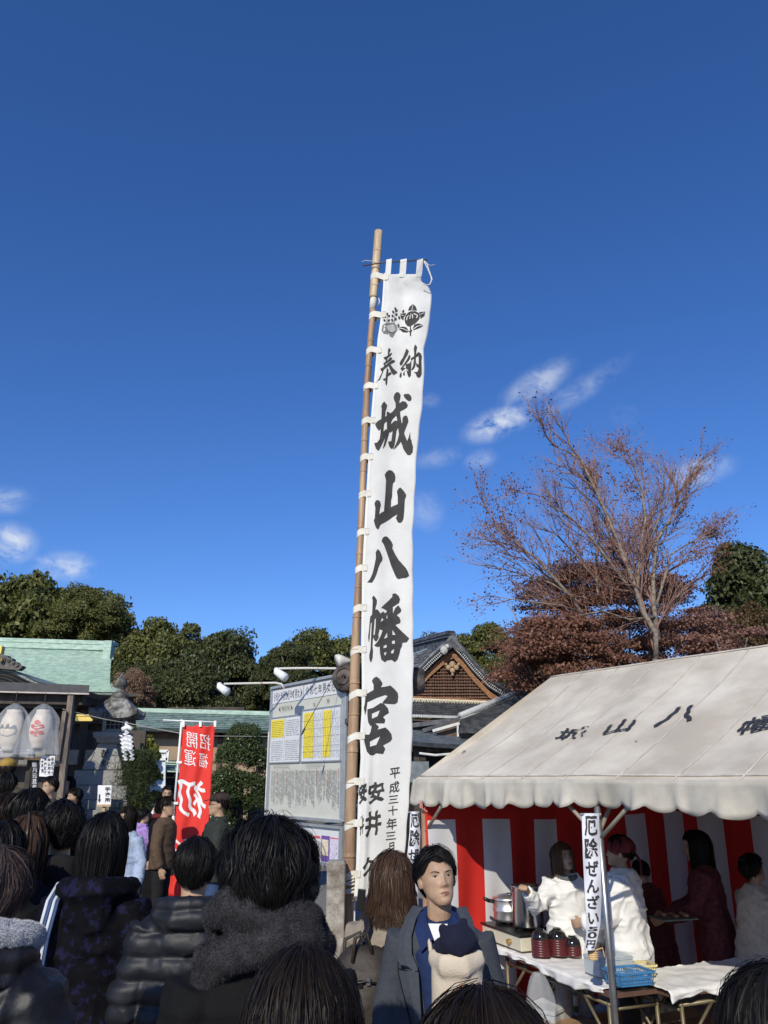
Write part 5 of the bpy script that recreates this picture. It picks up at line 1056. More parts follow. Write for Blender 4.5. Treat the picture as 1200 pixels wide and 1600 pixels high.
mb.lathe(c + Vector((0, 0, 0)), [(.0, 0)], 3) if 0 else None
mb2 = MB(); n = 24; vs = []
for k, (rr, yy) in enumerate(((.155, .12), (.168, .0), (.162, -.10), (.14, -.135), (.02, -.14))): vs.append([c + Vector((rr * math.cos(2 * math.pi * j / n), yy, rr * math.sin(2 * math.pi * j / n))) for j in range(n + 1)])
mb2.grid(vs); mb2.grid([[c + Vector((0, .12, 0))] * (n + 1), vs[0]]); obj('curled_end', mb2, logm, t, True); mb = MB(); mb.tube(q, [.014] * 14, 6); obj('spiral_carving', mb, logm, t, True)
mb2 = MB(); c = b; mb2.tube([c + Vector((-.05, 0, 0)), c + Vector((.06, -.02, 0)), c + Vector((.10, -.02, 0))], [.165, .155, .12], 20); obj('curled_end', mb2, logm, t, True)
mb = MB(); mb.beam(a.lerp(b, .52) + Vector((0, .02, 0)), Vector((a.lerp(b, .52).x, a.y + .02, 0)), .2, .2, up=(0, 1, 0)); obj('post', mb, logm, t)
t = thing('loudspeaker', 'small cream horn loudspeaker fixed beside the bamboo pole above the carved log', 'loudspeaker', W(541, 1040, 9.2)); c = W(540, 1033, 9.2); mb = MB(); mb.tube([c + Vector((-.10, -.05, -.01)), c + Vector((-.07, -.04, 0)), c + Vector((-.03, -.02, 0)), c + Vector((.02, .0, 0)), c + Vector((.07, .02, 0))], [.080, .076, .060, .034, .026], 18); obj('horn', mb, mat('cream_plastic', (.62, .60, .54), .4, .06), t, True); mb = MB(); mb.tube([c + Vector((.02, .03, -.02)), c + Vector((.02, .06, -.2))], .02, 8); obj('bracket', mb, steel, t)

# ================================================================ notice board
bframe = mat('board_aluminium', (.42, .44, .45), .4, .1, 10, metal=.4); bpaper = mat('board_paper', (.56, .56, .49), .6, .03, 3); bwhite = mat('board_white', (.68, .69, .70), .5, .03); byel = mat('yellow_print', (.82, .66, .05), .6, .05); ink = mat('thin_ink', (.17, .17, .17), .8); redi = mat('thin_red_ink', (.45, .20, .17), .8)
def board():
    A = W(422, 1180, 10.8); B = W(535, 1180, 9.3); zb = W(535, 1281, 9.3).z; zt = W(535, 1056, 9.3).z; ex = Vector((B.x - A.x, B.y - A.y, 0)); ln = ex.length; ex.normalize(); nn = Vector((ex.y, -ex.x, 0)); nn = nn if nn.y < 0 else -nn; H = zt - zb
    def P(u, v, o=0.): return Vector((A.x, A.y, zb)) + ex * (ln * u) + Vector((0, 0, H * (1 - v))) + nn * o      # v measured downwards
    t = thing('notice_board', 'large white shrine notice board with yellow age tables and columns of fine print', 'notice board', Vector((A.x, A.y, 0)).lerp(Vector((B.x, B.y, 0)), .5))
    def rect(mb, u0, v0, u1, v1, o, th=.0): 
        if th: mb.slab([[P(u0, v0, o), P(u1, v0, o)], [P(u0, v1, o), P(u1, v1, o)]], -nn * th)
        else: mb.grid([[P(u0, v0, o), P(u1, v0, o)], [P(u0, v1, o), P(u1, v1, o)]])
        return mb
    obj('panel', rect(MB(), .0, .0, 1, 1, 0, .06), bpaper, t)
    mb = MB()
    for (a, b) in (((-.01, -.01), (1.01, -.01)), ((-.01, 1.01), (1.01, 1.01)), ((-.008, -.012), (-.008, 1.012)), ((1.008, -.012), (1.008, 1.012))): mb.beam(P(a[0], a[1], -.01), P(b[0], b[1], -.01), .10, .035, up=(0, 0, 1) if a[1] == b[1] else tuple(nn))
    obj('frame', mb, bframe, t, bevel=.004)
    for q in ((.01, .01, .475, .125), (.485, .01, .99, .125)): obj('title_strip', rect(MB(), *q, .008), bwhite, t)
    for q in ((.01, .245, .455, .60), (.485, .215, .985, .60)): obj('table_sheet', rect(MB(), *q, .012, .01), bwhite, t)
    mb = MB()
    for u0, v0, u1, v1 in ((.005, .242, .46, .602), (.48, .212, .99, .602)):
        for (a, b) in (((u0, v0), (u1, v0)), ((u0, v1), (u1, v1)), ((u0, v0), (u0, v1)), ((u1, v0), (u1, v1))): mb.beam(P(*a, .014), P(*b, .014), .016, .016, up=tuple(nn))
    obj('sheet_frame', mb, bframe, t)
    for q in ((.015, .26, .215, .405), (.505, .235, .64, .575), (.765, .235, .865, .575)): obj('yellow_block', rect(MB(), *q, .0145), byel, t)
    mb = MB()
    def line(text, u0, v0, u1, v1, o=.017, bold=.02, slant=0.):
        n = len(text); du = (u1 - u0) / n
        for i, c_ in enumerate(text): put_glyph(mb, c_, u0 + du * (i + .08), v0, u0 + du * (i + .92), v1, lambda x, y: P(x, y, o), bold=-.012, brush=.03, slant=slant)
    line('令和七年廻り厄年(男女)', .03, .035, .465, .105); line('令和七年男女厄年', .51, .03, .97, .10, bold=.03); line('(男厄年)', .12, .155, .33, .195); line('女', .62, .16, .66, .195); line('男', .80, .15, .84, .185); obj('lettering', mb, black, t)
    rs = np.random.RandomState(4); mb = MB(); mr = MB(); md_ = MB()
    def dash(m_, u, v, w, h, o=.0175): m_.grid([[P(u, v, o), P(u + w, v, o)], [P(u, v + h, o), P(u + w, v + h, o)]])
    for k in range(22):
        v = .275 + k * .0145
        if abs(v - .415) < .012: continue
        for u0, u1 in ((.03, .2), (.25, .43)):
            u = u0
            while u < u1: w = rs.uniform(.004, .02); dash(mb, u, v, w, .0035); u += w + rs.uniform(.003, .012)
    for k in range(28):
        v = .25 + k * .0118
        for u0, u1 in ((.515, .63), (.655, .745), (.775, .855), (.88, .965)):
            u = u0
            while u < u1: dash(mb, u, v, .006, .005); u += rs.choice([.018, .024, .036])
    for v in (.30, .36, .42, .49, .53): dash(mb, .49, v, .49, .0015, .0172)
    for u in (.64, .755, .865): dash(mb, u, .22, .0018, .37, .0172)
    dash(mb, .23, .25, .0018, .35, .0172)
    # columns of fine print
    u = .965; k = 0
    while u > .05:
        red = k % 9 == 0; v = .665 + (.0 if k % 6 else -.01); vend = .665 + rs.uniform(.18, .27) if k % 6 else .665 + rs.uniform(.1, .26); m_ = mr if red else md_; first = v
        while v < vend:
            if rs.uniform() > .14: dash(m_ if not (red and v > first + .12) else md_, u, v, .010 if red else .0065, .0065 if red else .0048)
            v += .0098 if red else .0078
        u -= .0225 if red else .0145; k += 1
    for v in (.615, .63, .642): 
        for u0 in (.07, .55): dash(md_, u0, v, rs.uniform(.18, .26), .002)
    obj('table_print', mb, ink, t); obj('fine_print', md_, ink, t); obj('red_print', mr, redi, t)
    for k, (u, o) in enumerate(((.02, -.08), (.97, -.08))):
        mb = MB(); p = P(u, 0, o); mb.beam(p, Vector((p.x, p.y, 0)), .07, .07, up=(0, 1, 0)); obj('post', mb, bframe if k else mat('white_post', (.62, .62, .60), .6), t)
    mb = MB(); p = P(-.035, .35, -.02); mb.beam(p, Vector((p.x, p.y, 0)), .05, .05, up=(0, 1, 0)); obj('side_post', mb, MATS['white_post'], t)
    mb = MB(); mb.beam(P(1.03, .33, -.05), P(1.12, .33, -.05), .12, .06); mb.beam(P(1.03, .55, -.05), P(1.06, .2, -.05), .04, .04); obj('bracket', mb, logm, t)
    # lower board
    t2 = thing('small_notice_board', 'small white board with coloured posters below the large notice board', 'notice board', Vector((B.x, B.y, 0)))
    v0, v1 = 1.055, 1.30
    obj('panel', rect(MB(), .30, v0, 1.0, v1, 0, .05), bwhite, t2); mb = MB()
    for (a, b) in (((.295, v0 - .005), (1.005, v0 - .005)), ((.295, v1), (1.005, v1)), ((.298, v0), (.298, v1)), ((1.004, v0), (1.004, v1))): mb.beam(P(*a, .0), P(*b, .0), .07, .03, up=(0, 0, 1) if a[1] == b[1] else tuple(nn))
    obj('frame', mb, bframe, t2)
    posters = [(.56, 1.13, .655, 1.28, 'poster_cream', (.66, .60, .46)), (.665, 1.12, .76, 1.285, 'poster_pink_head', (.78, .74, .74)), (.77, 1.115, .87, 1.285, 'poster_purple', (.16, .09, .34)), (.88, 1.12, .975, 1.285, 'poster_lilac', (.66, .60, .72))]
    for u0, a, u1, b, nm, c_ in posters: obj('poster', rect(MB(), u0, a, u1, b, .006, .004), mat(nm, c_, .6, .05), t2)
    mb = MB(); rect(mb, .78, 1.14, .86, 1.245, .008); obj('poster_window', mb, mat('poster_tan', (.70, .60, .45), .6), t2)
    mb = MB(); rect(mb, .665, 1.12, .76, 1.138, .0085); rect(mb, .88, 1.12, .975, 1.128, .0085); obj('poster_band', mb, mat('poster_rose', (.70, .12, .16), .6), t2)
    mb = MB(); rect(mb, .69, 1.262, .75, 1.28, .0085); obj('poster_patch', mb, byel, t2)
    mb = MB()
    for k in range(60):
        u, v = rs.uniform(.57, .96), rs.uniform(1.15, 1.27); dash(mb, u, v, .004, .006, .0105)
    obj('fine_print', mb, ink, t2, kind='stuff')
    # lamp arms on top of the board
    for k, (pts, lab) in enumerate(((((340, 1070), (350, 1068.5), (430, 1067), (440, 1069), (444, 1076)), 'white spotlight on a rusty arm reaching left from the notice board, lower one'), (((429, 1047), (436, 1044.5), (480, 1044), (525, 1044.5), (533, 1050)), 'white spotlight on a straight arm reaching left from the carved log, upper one'))):
        Yl = 10.3 if k == 0 else 9.6; tl = thing('spotlight', lab, 'spotlight', W(*pts[-1], Yl), 0, 'spotlights above the notice board'); q = [W(x, y, Yl) for x, y in pts]; mb = MB(); mb.tube(q[1:], .014, 8); obj('arm', mb, mat('rusty_white', (.66, .64, .58), .6, .05, 9, c2=(.42, .20, .10), fac=(.62, .72)), tl, True)
        h = q[0]; mb = MB(); d = Vector((.78, -.35, -.55)).normalized(); mb.tube([h + Vector((.02, 0, .02)), h + d * .04, h + d * .15, h + d * .165], [.028, .045, .052, .056], 14); obj('lamp_housing', mb, white, tl, True)
        mb = MB(); mb.tube([h + d * .166, h + d * .20], [.055, .05], 14); obj('lamp_glass', mb, mat('lamp_glass', (.55, .6, .62), .15, .1, 10, spec=.8), tl, True)
    mb = MB(); a, b = W(521, 1058, 9.2), W(477, 1136, 9.0); mb.tube([a, b], .004, 5); tc_ = thing('hanging_weight', 'dark leaf shaped weight hanging on a slanting cord in front of the notice board', 'weight', b); obj('cord', mb, black, tc_); mb = MB(); q = Vector((-.45, 0, -1)).normalized(); mb.tube([b + q * k for k in (0, .02, .05, .08, .105)], [(.006, .004), (.022, .01), (.030, .012), (.02, .009), (.003, .002)], 10); obj('weight', mb, mat('dark_green_metal', (.05, .06, .05), .6), tc_, True)
board()
# narrow colourful advertising flag behind the pole
def flag():
    Y = 10.4; t = thing('blue_flag', 'narrow blue and red advertising flag mostly hidden behind the bamboo pole', 'flag', Vector((W(540, 1340, Y).x, Y, 0))); P = [[W(535.5 + 8 * j, 1222 + 12.5 * i, Y + .03 * math.sin(i)) for j in (0, 1, 2.4)] for i in range(11)]; mb = MB(); mb.grid(P, lambda i, j: (1, 1, 0, 1, 1, 0, 2, 0, 0, 2)[i]); o = obj('cloth', mb, [mat('flag_blue', (.05, .06, .30), .7), mat('flag_white', (.6, .6, .62), .7), mat('flag_red', (.5, .05, .05), .7)], t, True); mb = MB(); mb.tube([W(556, 1215, Y), Vector((W(556, 1215, Y).x - .0, Y, 0))], .012, 6); obj('flag_pole', mb, white, t)
flag()

# ================================================================ red banner
def red_banner():
    Y = 12.; pt = W(284, 1124, Y); pb = W(261, 1390, Y); d = pb - pt; base = pt + d * (pt.z / -d.z); t = thing('red_banner', 'red vertical banner on a white pole with mirrored white characters', 'banner', base)
    mb = MB(); mid = W(270.5, 1281, Y); mb.tube([pt, mid], .0165, 8); mb.tube([mid + (pt - mid).normalized() * .05, base], .021, 8); mb.lathe(base, [(.14, 0), (.14, .05), (.03, .07)], 14); obj('pole', mb, white, t, True)
    mb = MB(); mb.tube([W(255, 1125, Y - .02), W(339.5, 1128.5, Y - .02)], .011, 8); obj('cross_bar', mb, white, t, True)
    L2 = [(1132, 286.5), (1200, 280.8), (1280, 273.5), (1400, 262)]; R2 = [(1128, 336), (1200, 331.5), (1300, 325), (1400, 318)]
    def pr(u, y, off=0.):
        l, r = interp(L2, y), interp(R2, y); w = .05 * math.sin(u * 6 + y / 55) * u * (1 - .3 * u) + .012 * math.sin(u * 15 + y / 20); return W(l + (r - l) * u, y, Y + w - off)
    def px_(x, y, off=.0): l, r = interp(L2, y), interp(R2, y); return pr((x - l) / (r - l), y, off)
    mb = MB(); P = [[pr(j / 16, (1132 + 3.5 * math.sin(math.pi * 2 * j / 16) ** 2 if i == 0 else 1136 + (1400 - 1136) * (i - 1) / 50)) for j in range(17)] for i in range(52)]; mb.grid(P); o = obj('cloth', mb, mat('banner_red', (.70, .035, .025), .75, .06, 3), t, True, rec=False); md = o.modifiers.new('s', 'SOLIDIFY'); md.thickness = .002
    for x in (286.5, 313, 336): mb = MB(); mb.slab([[W(x - 2, 1126, Y - .05), W(x + 2, 1126, Y - .05)], [W(x - 2.2, 1135.5, Y - .045), W(x + 1.8, 1135.5, Y - .045)]], (0, .012, 0)); obj('tab', mb, white, t)
    for y in (1191, 1255, 1327): x = interp(L2, y); mb = MB(); mb.slab([[W(x - 6, y - 2, Y - .035), W(x + 2.5, y - 2, Y - .03)], [W(x - 6, y + 2, Y - .035), W(x + 2.5, y + 2, Y - .03)]], (0, .012, 0)); obj('tab', mb, white, t)
    for c_, x0, y0, x1, y1, b in (('開', 292, 1144.5, 308, 1168, .0), ('招', 313, 1147.5, 328.5, 1171, .0), ('運', 288, 1172.5, 306, 1196, .0), ('福', 311.5, 1177, 325, 1199.5, .0), ('初', 279, 1216.5, 322, 1277, .012), ('詣', 267, 1310, 312, 1366, .01)):
        mb = MB(); put_glyph(mb, c_, x0, y0, x1, y1, lambda x, y: px_(x, y, .006), mirror=True, bold=b, brush=.03, slant=-.12); obj('character', mb, white, t, rec=False)
red_banner()
t = thing('red_cone', 'edge of a red marker glimpsed low between dark coats', 'marker', G(243, 1450, 0)); 
c = G(243, 1455, 0); ORG[t.name] = Vector((0, 0, 0)); t.location = c; mb = MB(); mb.lathe((0, 0, 0), [(.17, 0), (.17, .03), (.12, .03), (.03, .62)], 14); obj('cone', mb, mat('cone_red', (.6, .03, .02), .5), t, True)

# ================================================================ things on and under the stall tables
stain = mat('stainless', (.56, .56, .56), .22, .08, 6, metal=1.); alu = mat('aluminium', (.66, .66, .65), .38, .06, 8, metal=.9); cream = mat('cream_enamel', (.60, .55, .42), .4, .05); blk = mat('black_plastic', (.012, .012, .012), .35)
TZ = .722
def on1(px, py): p = G(px, py, TZ); return p
so = G(783, 1478, TZ); sux = t1d.copy(); suy = t1n.copy()
t = thing('gas_stove', 'cream gas stove with black top under the stock pot', 'stove', so); ang = math.atan2(sux.y, sux.x)
sc_ = so + suy * .18 + Vector((0, 0, .0)); mb = MB(); mb.box(sc_ + Vector((0, 0, .06)), (.62, .36, .10), rz=ang); obj('body', mb, cream, t, bevel=.008)
mb = MB(); mb.box(sc_ + Vector((0, 0, .118)), (.64, .38, .014), rz=ang); obj('top_plate', mb, blk, t)
for s_ in (-.16, .16):
    mb = MB(); c = sc_ + sux * s_ + Vector((0, 0, .128)); 
    for k in range(5): a = k * 1.257; mb.beam(c + Vector((.04 * math.cos(a), .04 * math.sin(a), .01)), c + Vector((.13 * math.cos(a), .13 * math.sin(a), .01)), .012, .02)
    obj('pot_rest', mb, blk, t)
for s_ in (-.16, .16): mb = MB(); c = sc_ - suy * .185 + sux * s_ + Vector((0, 0, .06)); mb.tube([c, c - suy * .03], .018, 10); obj('knob', mb, mat('brass', (.45, .3, .12), .4, metal=.7), t)
mb = MB(); c = sc_ - suy * .19 - sux * .22 + Vector((0, 0, .05)); mb.tube([c, c - suy * .05, c - suy * .08 - sux * .1 + Vector((0, 0, -.01)), c - suy * .05 - sux * .3 + Vector((0, 0, -.03))], .009, 7); obj('gas_hose', mb, mat('orange_rubber', (.7, .16, .03), .5), t, True)
pc = sc_ + sux * .14 + Vector((0, 0, .15)); t = thing('stock_pot', 'tall shiny stainless stock pot on the gas stove', 'pot', pc); mb = MB(); mb.lathe(pc, [(.0, .004), (.118, .0), (.124, .012), (.124, .29), (.131, .294), (.131, .302), (.119, .302), (.119, .02), (.0, .018)], 40, cap=False); obj('body', mb, stain, t, True)
mb = MB(); mb.lathe(pc, [(.118, .235), (.0, .236)], 30, cap=False); obj('soup', mb, mat('bean_soup', (.08, .02, .015), .3), t)
for s_ in (-1, 1): mb = MB(); c = pc + Vector((.128 * s_ * .6, -.1, .235)) if s_ > 0 else pc + Vector((-.128, 0, .235)); dd = Vector((.6, -.8, 0)) if s_ > 0 else Vector((-1, 0, 0)); sd_ = Vector((-dd.y, dd.x, 0)); mb.tube([c - sd_ * .035, c - sd_ * .035 + dd * .03, c + sd_ * .035 + dd * .03, c + sd_ * .035], .007, 7); obj('handle', mb, stain, t, True)
pc2 = sc_ - sux * .17 + Vector((0, 0, .15)); t = thing('aluminium_pot', 'dull aluminium pot with black handle left of the stock pot', 'pot', pc2); mb = MB(); mb.lathe(pc2, [(.12, 0), (.125, .02), (.125, .07), (.130, .075), (.130, .085), (.127, .09), (.127, .155)], 32); obj('body', mb, alu, t, True); mb = MB(); mb.lathe(pc2, [(.132, .156), (.134, .162), (.125, .178), (.08, .195), (.02, .2)], 32); obj('lid', mb, alu, t, True)
mb = MB(); mb.tube([pc2 + Vector((-.12, -.03, .145)), pc2 + Vector((-.17, -.05, .155)), pc2 + Vector((-.21, -.07, .175))], [.014, .016, .013], 8); obj('handle', mb, blk, t, True)
lac = mat('maroon_lacquer', (.085, .012, .013), .35, .15, 12, coat=.3); lacb = mat('black_lacquer', (.012, .011, .012), .12, .1, coat=.8)
for (x, y, n, sc_b, lab) in ((836, 1494, 7, 1., 'tallest stack of maroon lacquer bowls beside the stock pot'), (863, 1493, 7, 1.02, 'middle stack of maroon lacquer bowls on white cloth'), (886, 1493, 4, .9, 'shortest stack of maroon lacquer bowls nearest the tent pole')):
    c = G(x, y, TZ + .01) + t1n * .055; t = thing('bowl_stack', lab, 'bowls', c, 0, 'stacks of upturned lacquer bowls'); 
    for k in range(n): mb = MB(); z = .016 * k + .0; mb.lathe(c + Vector((0, 0, z)), [(.071 * sc_b, .0), (.0715 * sc_b, .003), (.0705 * sc_b, .017)], 24); obj('bowl', mb, lac, t, True)
    mb = MB(); z = .016 * n; mb.lathe(c + Vector((0, 0, z)), [(.070 * sc_b, 0), (.068 * sc_b, .02), (.058 * sc_b, .042), (.038 * sc_b, .058), (.032 * sc_b, .060), (.031 * sc_b, .069), (.027 * sc_b, .071), (.025 * sc_b, .064), (.0, .063)], 24); obj('top_bowl', mb, lacb, t, True)
# baskets near the pole
def tray(name, label, cpx, lx, ly, h, m, rim, mesh=False, ang_=0., lid=None):
    c = cpx; t = thing(name, label, 'basket' if mesh else 'container', c); M = Matrix.Rotation(ang_, 3, 'Z'); mb = MB()
    if mesh:
        for sx in (-1, 1):
            for k in range(13): y = -ly / 2 + ly * k / 12; mb.beam(c + M @ Vector((sx * lx / 2 * .9, y * .9, 0)), c + M @ Vector((sx * lx / 2, y, h)), .006, .004)
        for sy in (-1, 1):
            for k in range(19): x = -lx / 2 + lx * k / 18; mb.beam(c + M @ Vector((x * .9, sy * ly / 2 * .9, 0)), c + M @ Vector((x, sy * ly / 2, h)), .006, .004)
        obj('side_bars', mb, m, t, kind='stuff'); mb = MB(); mb.box(c + Vector((0, 0, .004)), (lx * .9, ly * .9, .006), rz=ang_)
        for z in (.3, .62):
            for a, b in (((-1, -1), (1, -1)), ((1, -1), (1, 1)), ((1, 1), (-1, 1)), ((-1, 1), (-1, -1))): f = .9 + .1 * z; mb.beam(c + M @ Vector((a[0] * lx / 2 * f, a[1] * ly / 2 * f, h * z)), c + M @ Vector((b[0] * lx / 2 * f, b[1] * ly / 2 * f, h * z)), .004, .006)
        obj('base', mb, m, t)
    else:
        for a, b in (((-1, -1), (1, -1)), ((1, -1), (1, 1)), ((1, 1), (-1, 1)), ((-1, 1), (-1, -1))): mb.beam(c + M @ Vector((a[0] * lx / 2, a[1] * ly / 2, h / 2)), c + M @ Vector((b[0] * lx / 2, b[1] * ly / 2, h / 2)), .006, h)
        mb.box(c + Vector((0, 0, .004)), (lx, ly, .006), rz=ang_); obj('body', mb, m, t)
    mb = MB()
    for a, b in (((-1, -1), (1, -1)), ((1, -1), (1, 1)), ((1, 1), (-1, 1)), ((-1, 1), (-1, -1))): mb.beam(c + M @ Vector((a[0] * lx / 2, a[1] * ly / 2, h)), c + M @ Vector((b[0] * lx / 2, b[1] * ly / 2, h)), .02, .012)
    obj('rim', mb, rim, t)
    if lid: mb = MB(); mb.box(c + Vector((0, 0, h + .01)), (lx * 1.02, ly * 1.02, .01), rz=ang_); obj('lid', mb, lid, t, bevel=.004)
    return t
clearp = mat('clear_plastic', (.62, .68, .72), .2, .08, 10, alpha=.55); bluep = mat('blue_plastic', (.05, .20, .42), .35, .1); yelp = mat('cream_plastic_rim', (.62, .52, .25), .4)
aa = math.atan2(t2d.y, t2d.x)
ct = G(1003, 1545, TZ)
mb = MB(); base_c = G(990, 1542, .705); q0 = Vector((base_c.x, base_c.y, 0))
tray('blue_basket', 'blue plastic mesh basket on white cloth right of the tent pole', G(983, 1536, TZ + .016), .26, .19, .075, bluep, bluep, True, aa - .1)
tray('yellow_rimmed_basket', 'cream rimmed basket tucked behind the blue mesh basket', G(996, 1522, TZ + .012), .22, .13, .06, yelp, yelp, True, aa - .25)
tray('clear_container', 'clear lidded plastic container beside the blue basket behind tent pole', G(952, 1520, TZ + .012), .27, .18, .10, clearp, clearp, False, aa - .05, clearp)
mb = MB(); c = G(958, 1515, TZ + .11); mb.tube([c, c + Vector((0, 0, .06))], .006, 6); mb.ball(c + Vector((0, 0, .065)), .011, 8); tag(obj('tongs', mb, stain, smooth=True), 'small metal tongs standing in the clear container', 'tongs')
# cartons, bin, bottle under the tables
card = mat('cardboard', (.34, .20, .105), .85, .12, 6, c2=(.42, .27, .15)); 
def carton(px, py, l, w, h, a, lab, z=0.):
    c = G(px, py, z); t = thing('cardboard_box', lab, 'box', c, 0); mb = MB(); mb.box(c + Vector((0, 0, h / 2)), (l, w, h), rz=a); obj('carton', mb, card, t, bevel=.004); M = Matrix.Rotation(a, 3, 'Z'); mb = MB()
    for s_ in (-1, 1): o_ = c + M @ Vector((0, s_ * w / 2, h)); mb.slab([[o_ + M @ Vector((-l / 2, 0, .002)), o_ + M @ Vector((l / 2, 0, .002))], [o_ + M @ Vector((-l / 2, s_ * .1, .03)), o_ + M @ Vector((l / 2, s_ * .1, .03))]], (0, 0, .004))
    obj('flap', mb, card, t)
carton(905, 1680, .5, .36, .30, .9, 'flat brown carton under the left stall table'); carton(970, 1660, .4, .3, .22, .3, 'small brown carton under the tables behind the tent pole'); carton(1105, 1680, .46, .34, .30, .5, 'open brown carton below the right stall table')
t = thing('styrofoam_box', 'white lidded bucket draped with a plastic bag under the table', 'bucket', G(862, 1660, 0)); c = G(862, 1660, 0); mb = MB(); mb.box(c + Vector((0, 0, .17)), (.3, .24, .34), rz=.9); obj('bucket', mb, mat('pale_plastic', (.55, .56, .55), .4), t, bevel=.01); mb = MB(); mb.box(c + Vector((0, 0, .36)), (.32, .26, .03), rz=.9); obj('lid', mb, mat('pale_plastic', (.5, .5, .5), .4), t, bevel=.006)
t = thing('green_bottle', 'green plastic bottle with white label standing under the table', 'bottle', G(900, 1640, .3)); c = G(903, 1580, .30); mb = MB(); mb.lathe(c, [(.035, 0), (.037, .02), (.037, .14), (.03, .17), (.014, .19), (.014, .21)], 16); obj('bottle', mb, mat('green_plastic', (.03, .22, .09), .25, .1), t, True); mb = MB(); mb.lathe(c, [(.0375, .04), (.0375, .11)], 16, cap=False); obj('label', mb, white, t); mb = MB(); mb.lathe(c, [(.017, .21), (.017, .235)], 10); obj('cap', mb, white, t)
# ================================================================ people
skin = mat('skin', (.40, .25, .16), .55, .08, 14, c2=(.49, .32, .21), bump=.08, bscale=220, sub=.12)
skin_d = mat('skin_tan', (.36, .21, .135), .55, .08, 14, c2=(.43, .26, .175), bump=.08, bscale=220, sub=.1)
lipm = mat('lip', (.29, .13, .10), .55, .05); eyew = mat('eye_white', (.36, .33, .30), .3, .02); irism = mat('iris', (.015, .009, .006), .15, .1); browm = mat('brow', (.018, .013, .010), .8, .1)
def hairmat(name, c, c2, rough=.5):
    if name in MATS: return MATS[name]
    m = bpy.data.materials.new(name); m.use_nodes = True; t = m.node_tree; b = t.nodes['Principled BSDF']; n = t.nodes.new; l = t.links.new
    g = n('ShaderNodeNewGeometry'); mx = n('ShaderNodeMixRGB'); mx.inputs['Color1'].default_value = (*c, 1); mx.inputs['Color2'].default_value = (*c2, 1); l(g.outputs['Random Per Island'], mx.inputs['Fac']); l(mx.outputs[0], b.inputs['Base Color'])
    b.inputs['Roughness'].default_value = rough; b.inputs['Specular IOR Level'].default_value = .17; MATS[name] = m; return m
H_BLACK = hairmat('hair_black', (.003, .0027, .0027), (.010, .0085, .008)); H_DARK = hairmat('hair_dark_brown', (.007, .0045, .0035), (.018, .012, .009)); H_BROWN = hairmat('hair_brown', (.035, .019, .012), (.085, .05, .032), .42); H_CHEST = hairmat('hair_chestnut', (.05, .025, .013), (.14, .075, .04), .42)
PIV = Vector((0, -.01, 1.49))
HEAD = [(.000, .022, .022, .068), (.012, .036, .044, .053), (.035, .052, .068, .032), (.065, .062, .083, .014), (.095, .070, .092, .004), (.125, .0745, .0965, -.002), (.155, .076, .097, -.005), (.185, .071, .089, -.008), (.208, .056, .070, -.010), (.224, .036, .046, -.010), (.233, .014, .018, -.010)]
ZC = 1.485
def hand(mb, w, d, nrm, side, curl=.5, s=1.):
    """palm and five separate bent fingers; w wrist, d pointing direction, nrm back-of-hand direction, side +1/-1 thumb side"""
    w = Vector(w); d = Vector(d).normalized(); nrm = Vector(nrm); nrm = (nrm - d * nrm.dot(d)).normalized(); sx = d.cross(nrm).normalized() * side
    P = lambda a, b, c: w + (d * a + sx * b + nrm * c) * s
    mb.tube([P(-.02, 0, 0), P(.01, 0, 0), P(.05, .002, 0), P(.085, .0, -.002), P(.092, 0, -.002)], [(.019 * s, .024 * s), (.018 * s, .028 * s), (.016 * s, .040 * s), (.014 * s, .041 * s), (.010 * s, .036 * s)], 12, up=tuple(nrm))
    for k, (off, ln) in enumerate(((.031, .066), (.0105, .076), (-.0105, .070), (-.030, .054))):
        a = .088; pts = [P(.06, off * .9, 0), P(a, off, 0)]; ang = 0; x = a; z = 0.
        for q, f in enumerate((.45, .32, .23)): ang += curl * (.75 if q == 0 else 1.) + .05 * k; x += ln * f * math.cos(ang); z -= ln * f * math.sin(ang); pts.append(P(x, off * 1.12, z))
        mb.tube(pts, [r * s for r in (.009, .0088, .0082, .0074, .0058)], 8)
    mb.tube([P(.012, .022, -.004), P(.038, .045, -.010), P(.062, .056, -.016 - .012 * curl), P(.082, .054 - .012 * curl, -.022 - .02 * curl)], [.012 * s, .0115 * s, .0095 * s, .007 * s], 8)
DEF_ARM = ((.235, -.03, 1.10), (.245, .03, .86))
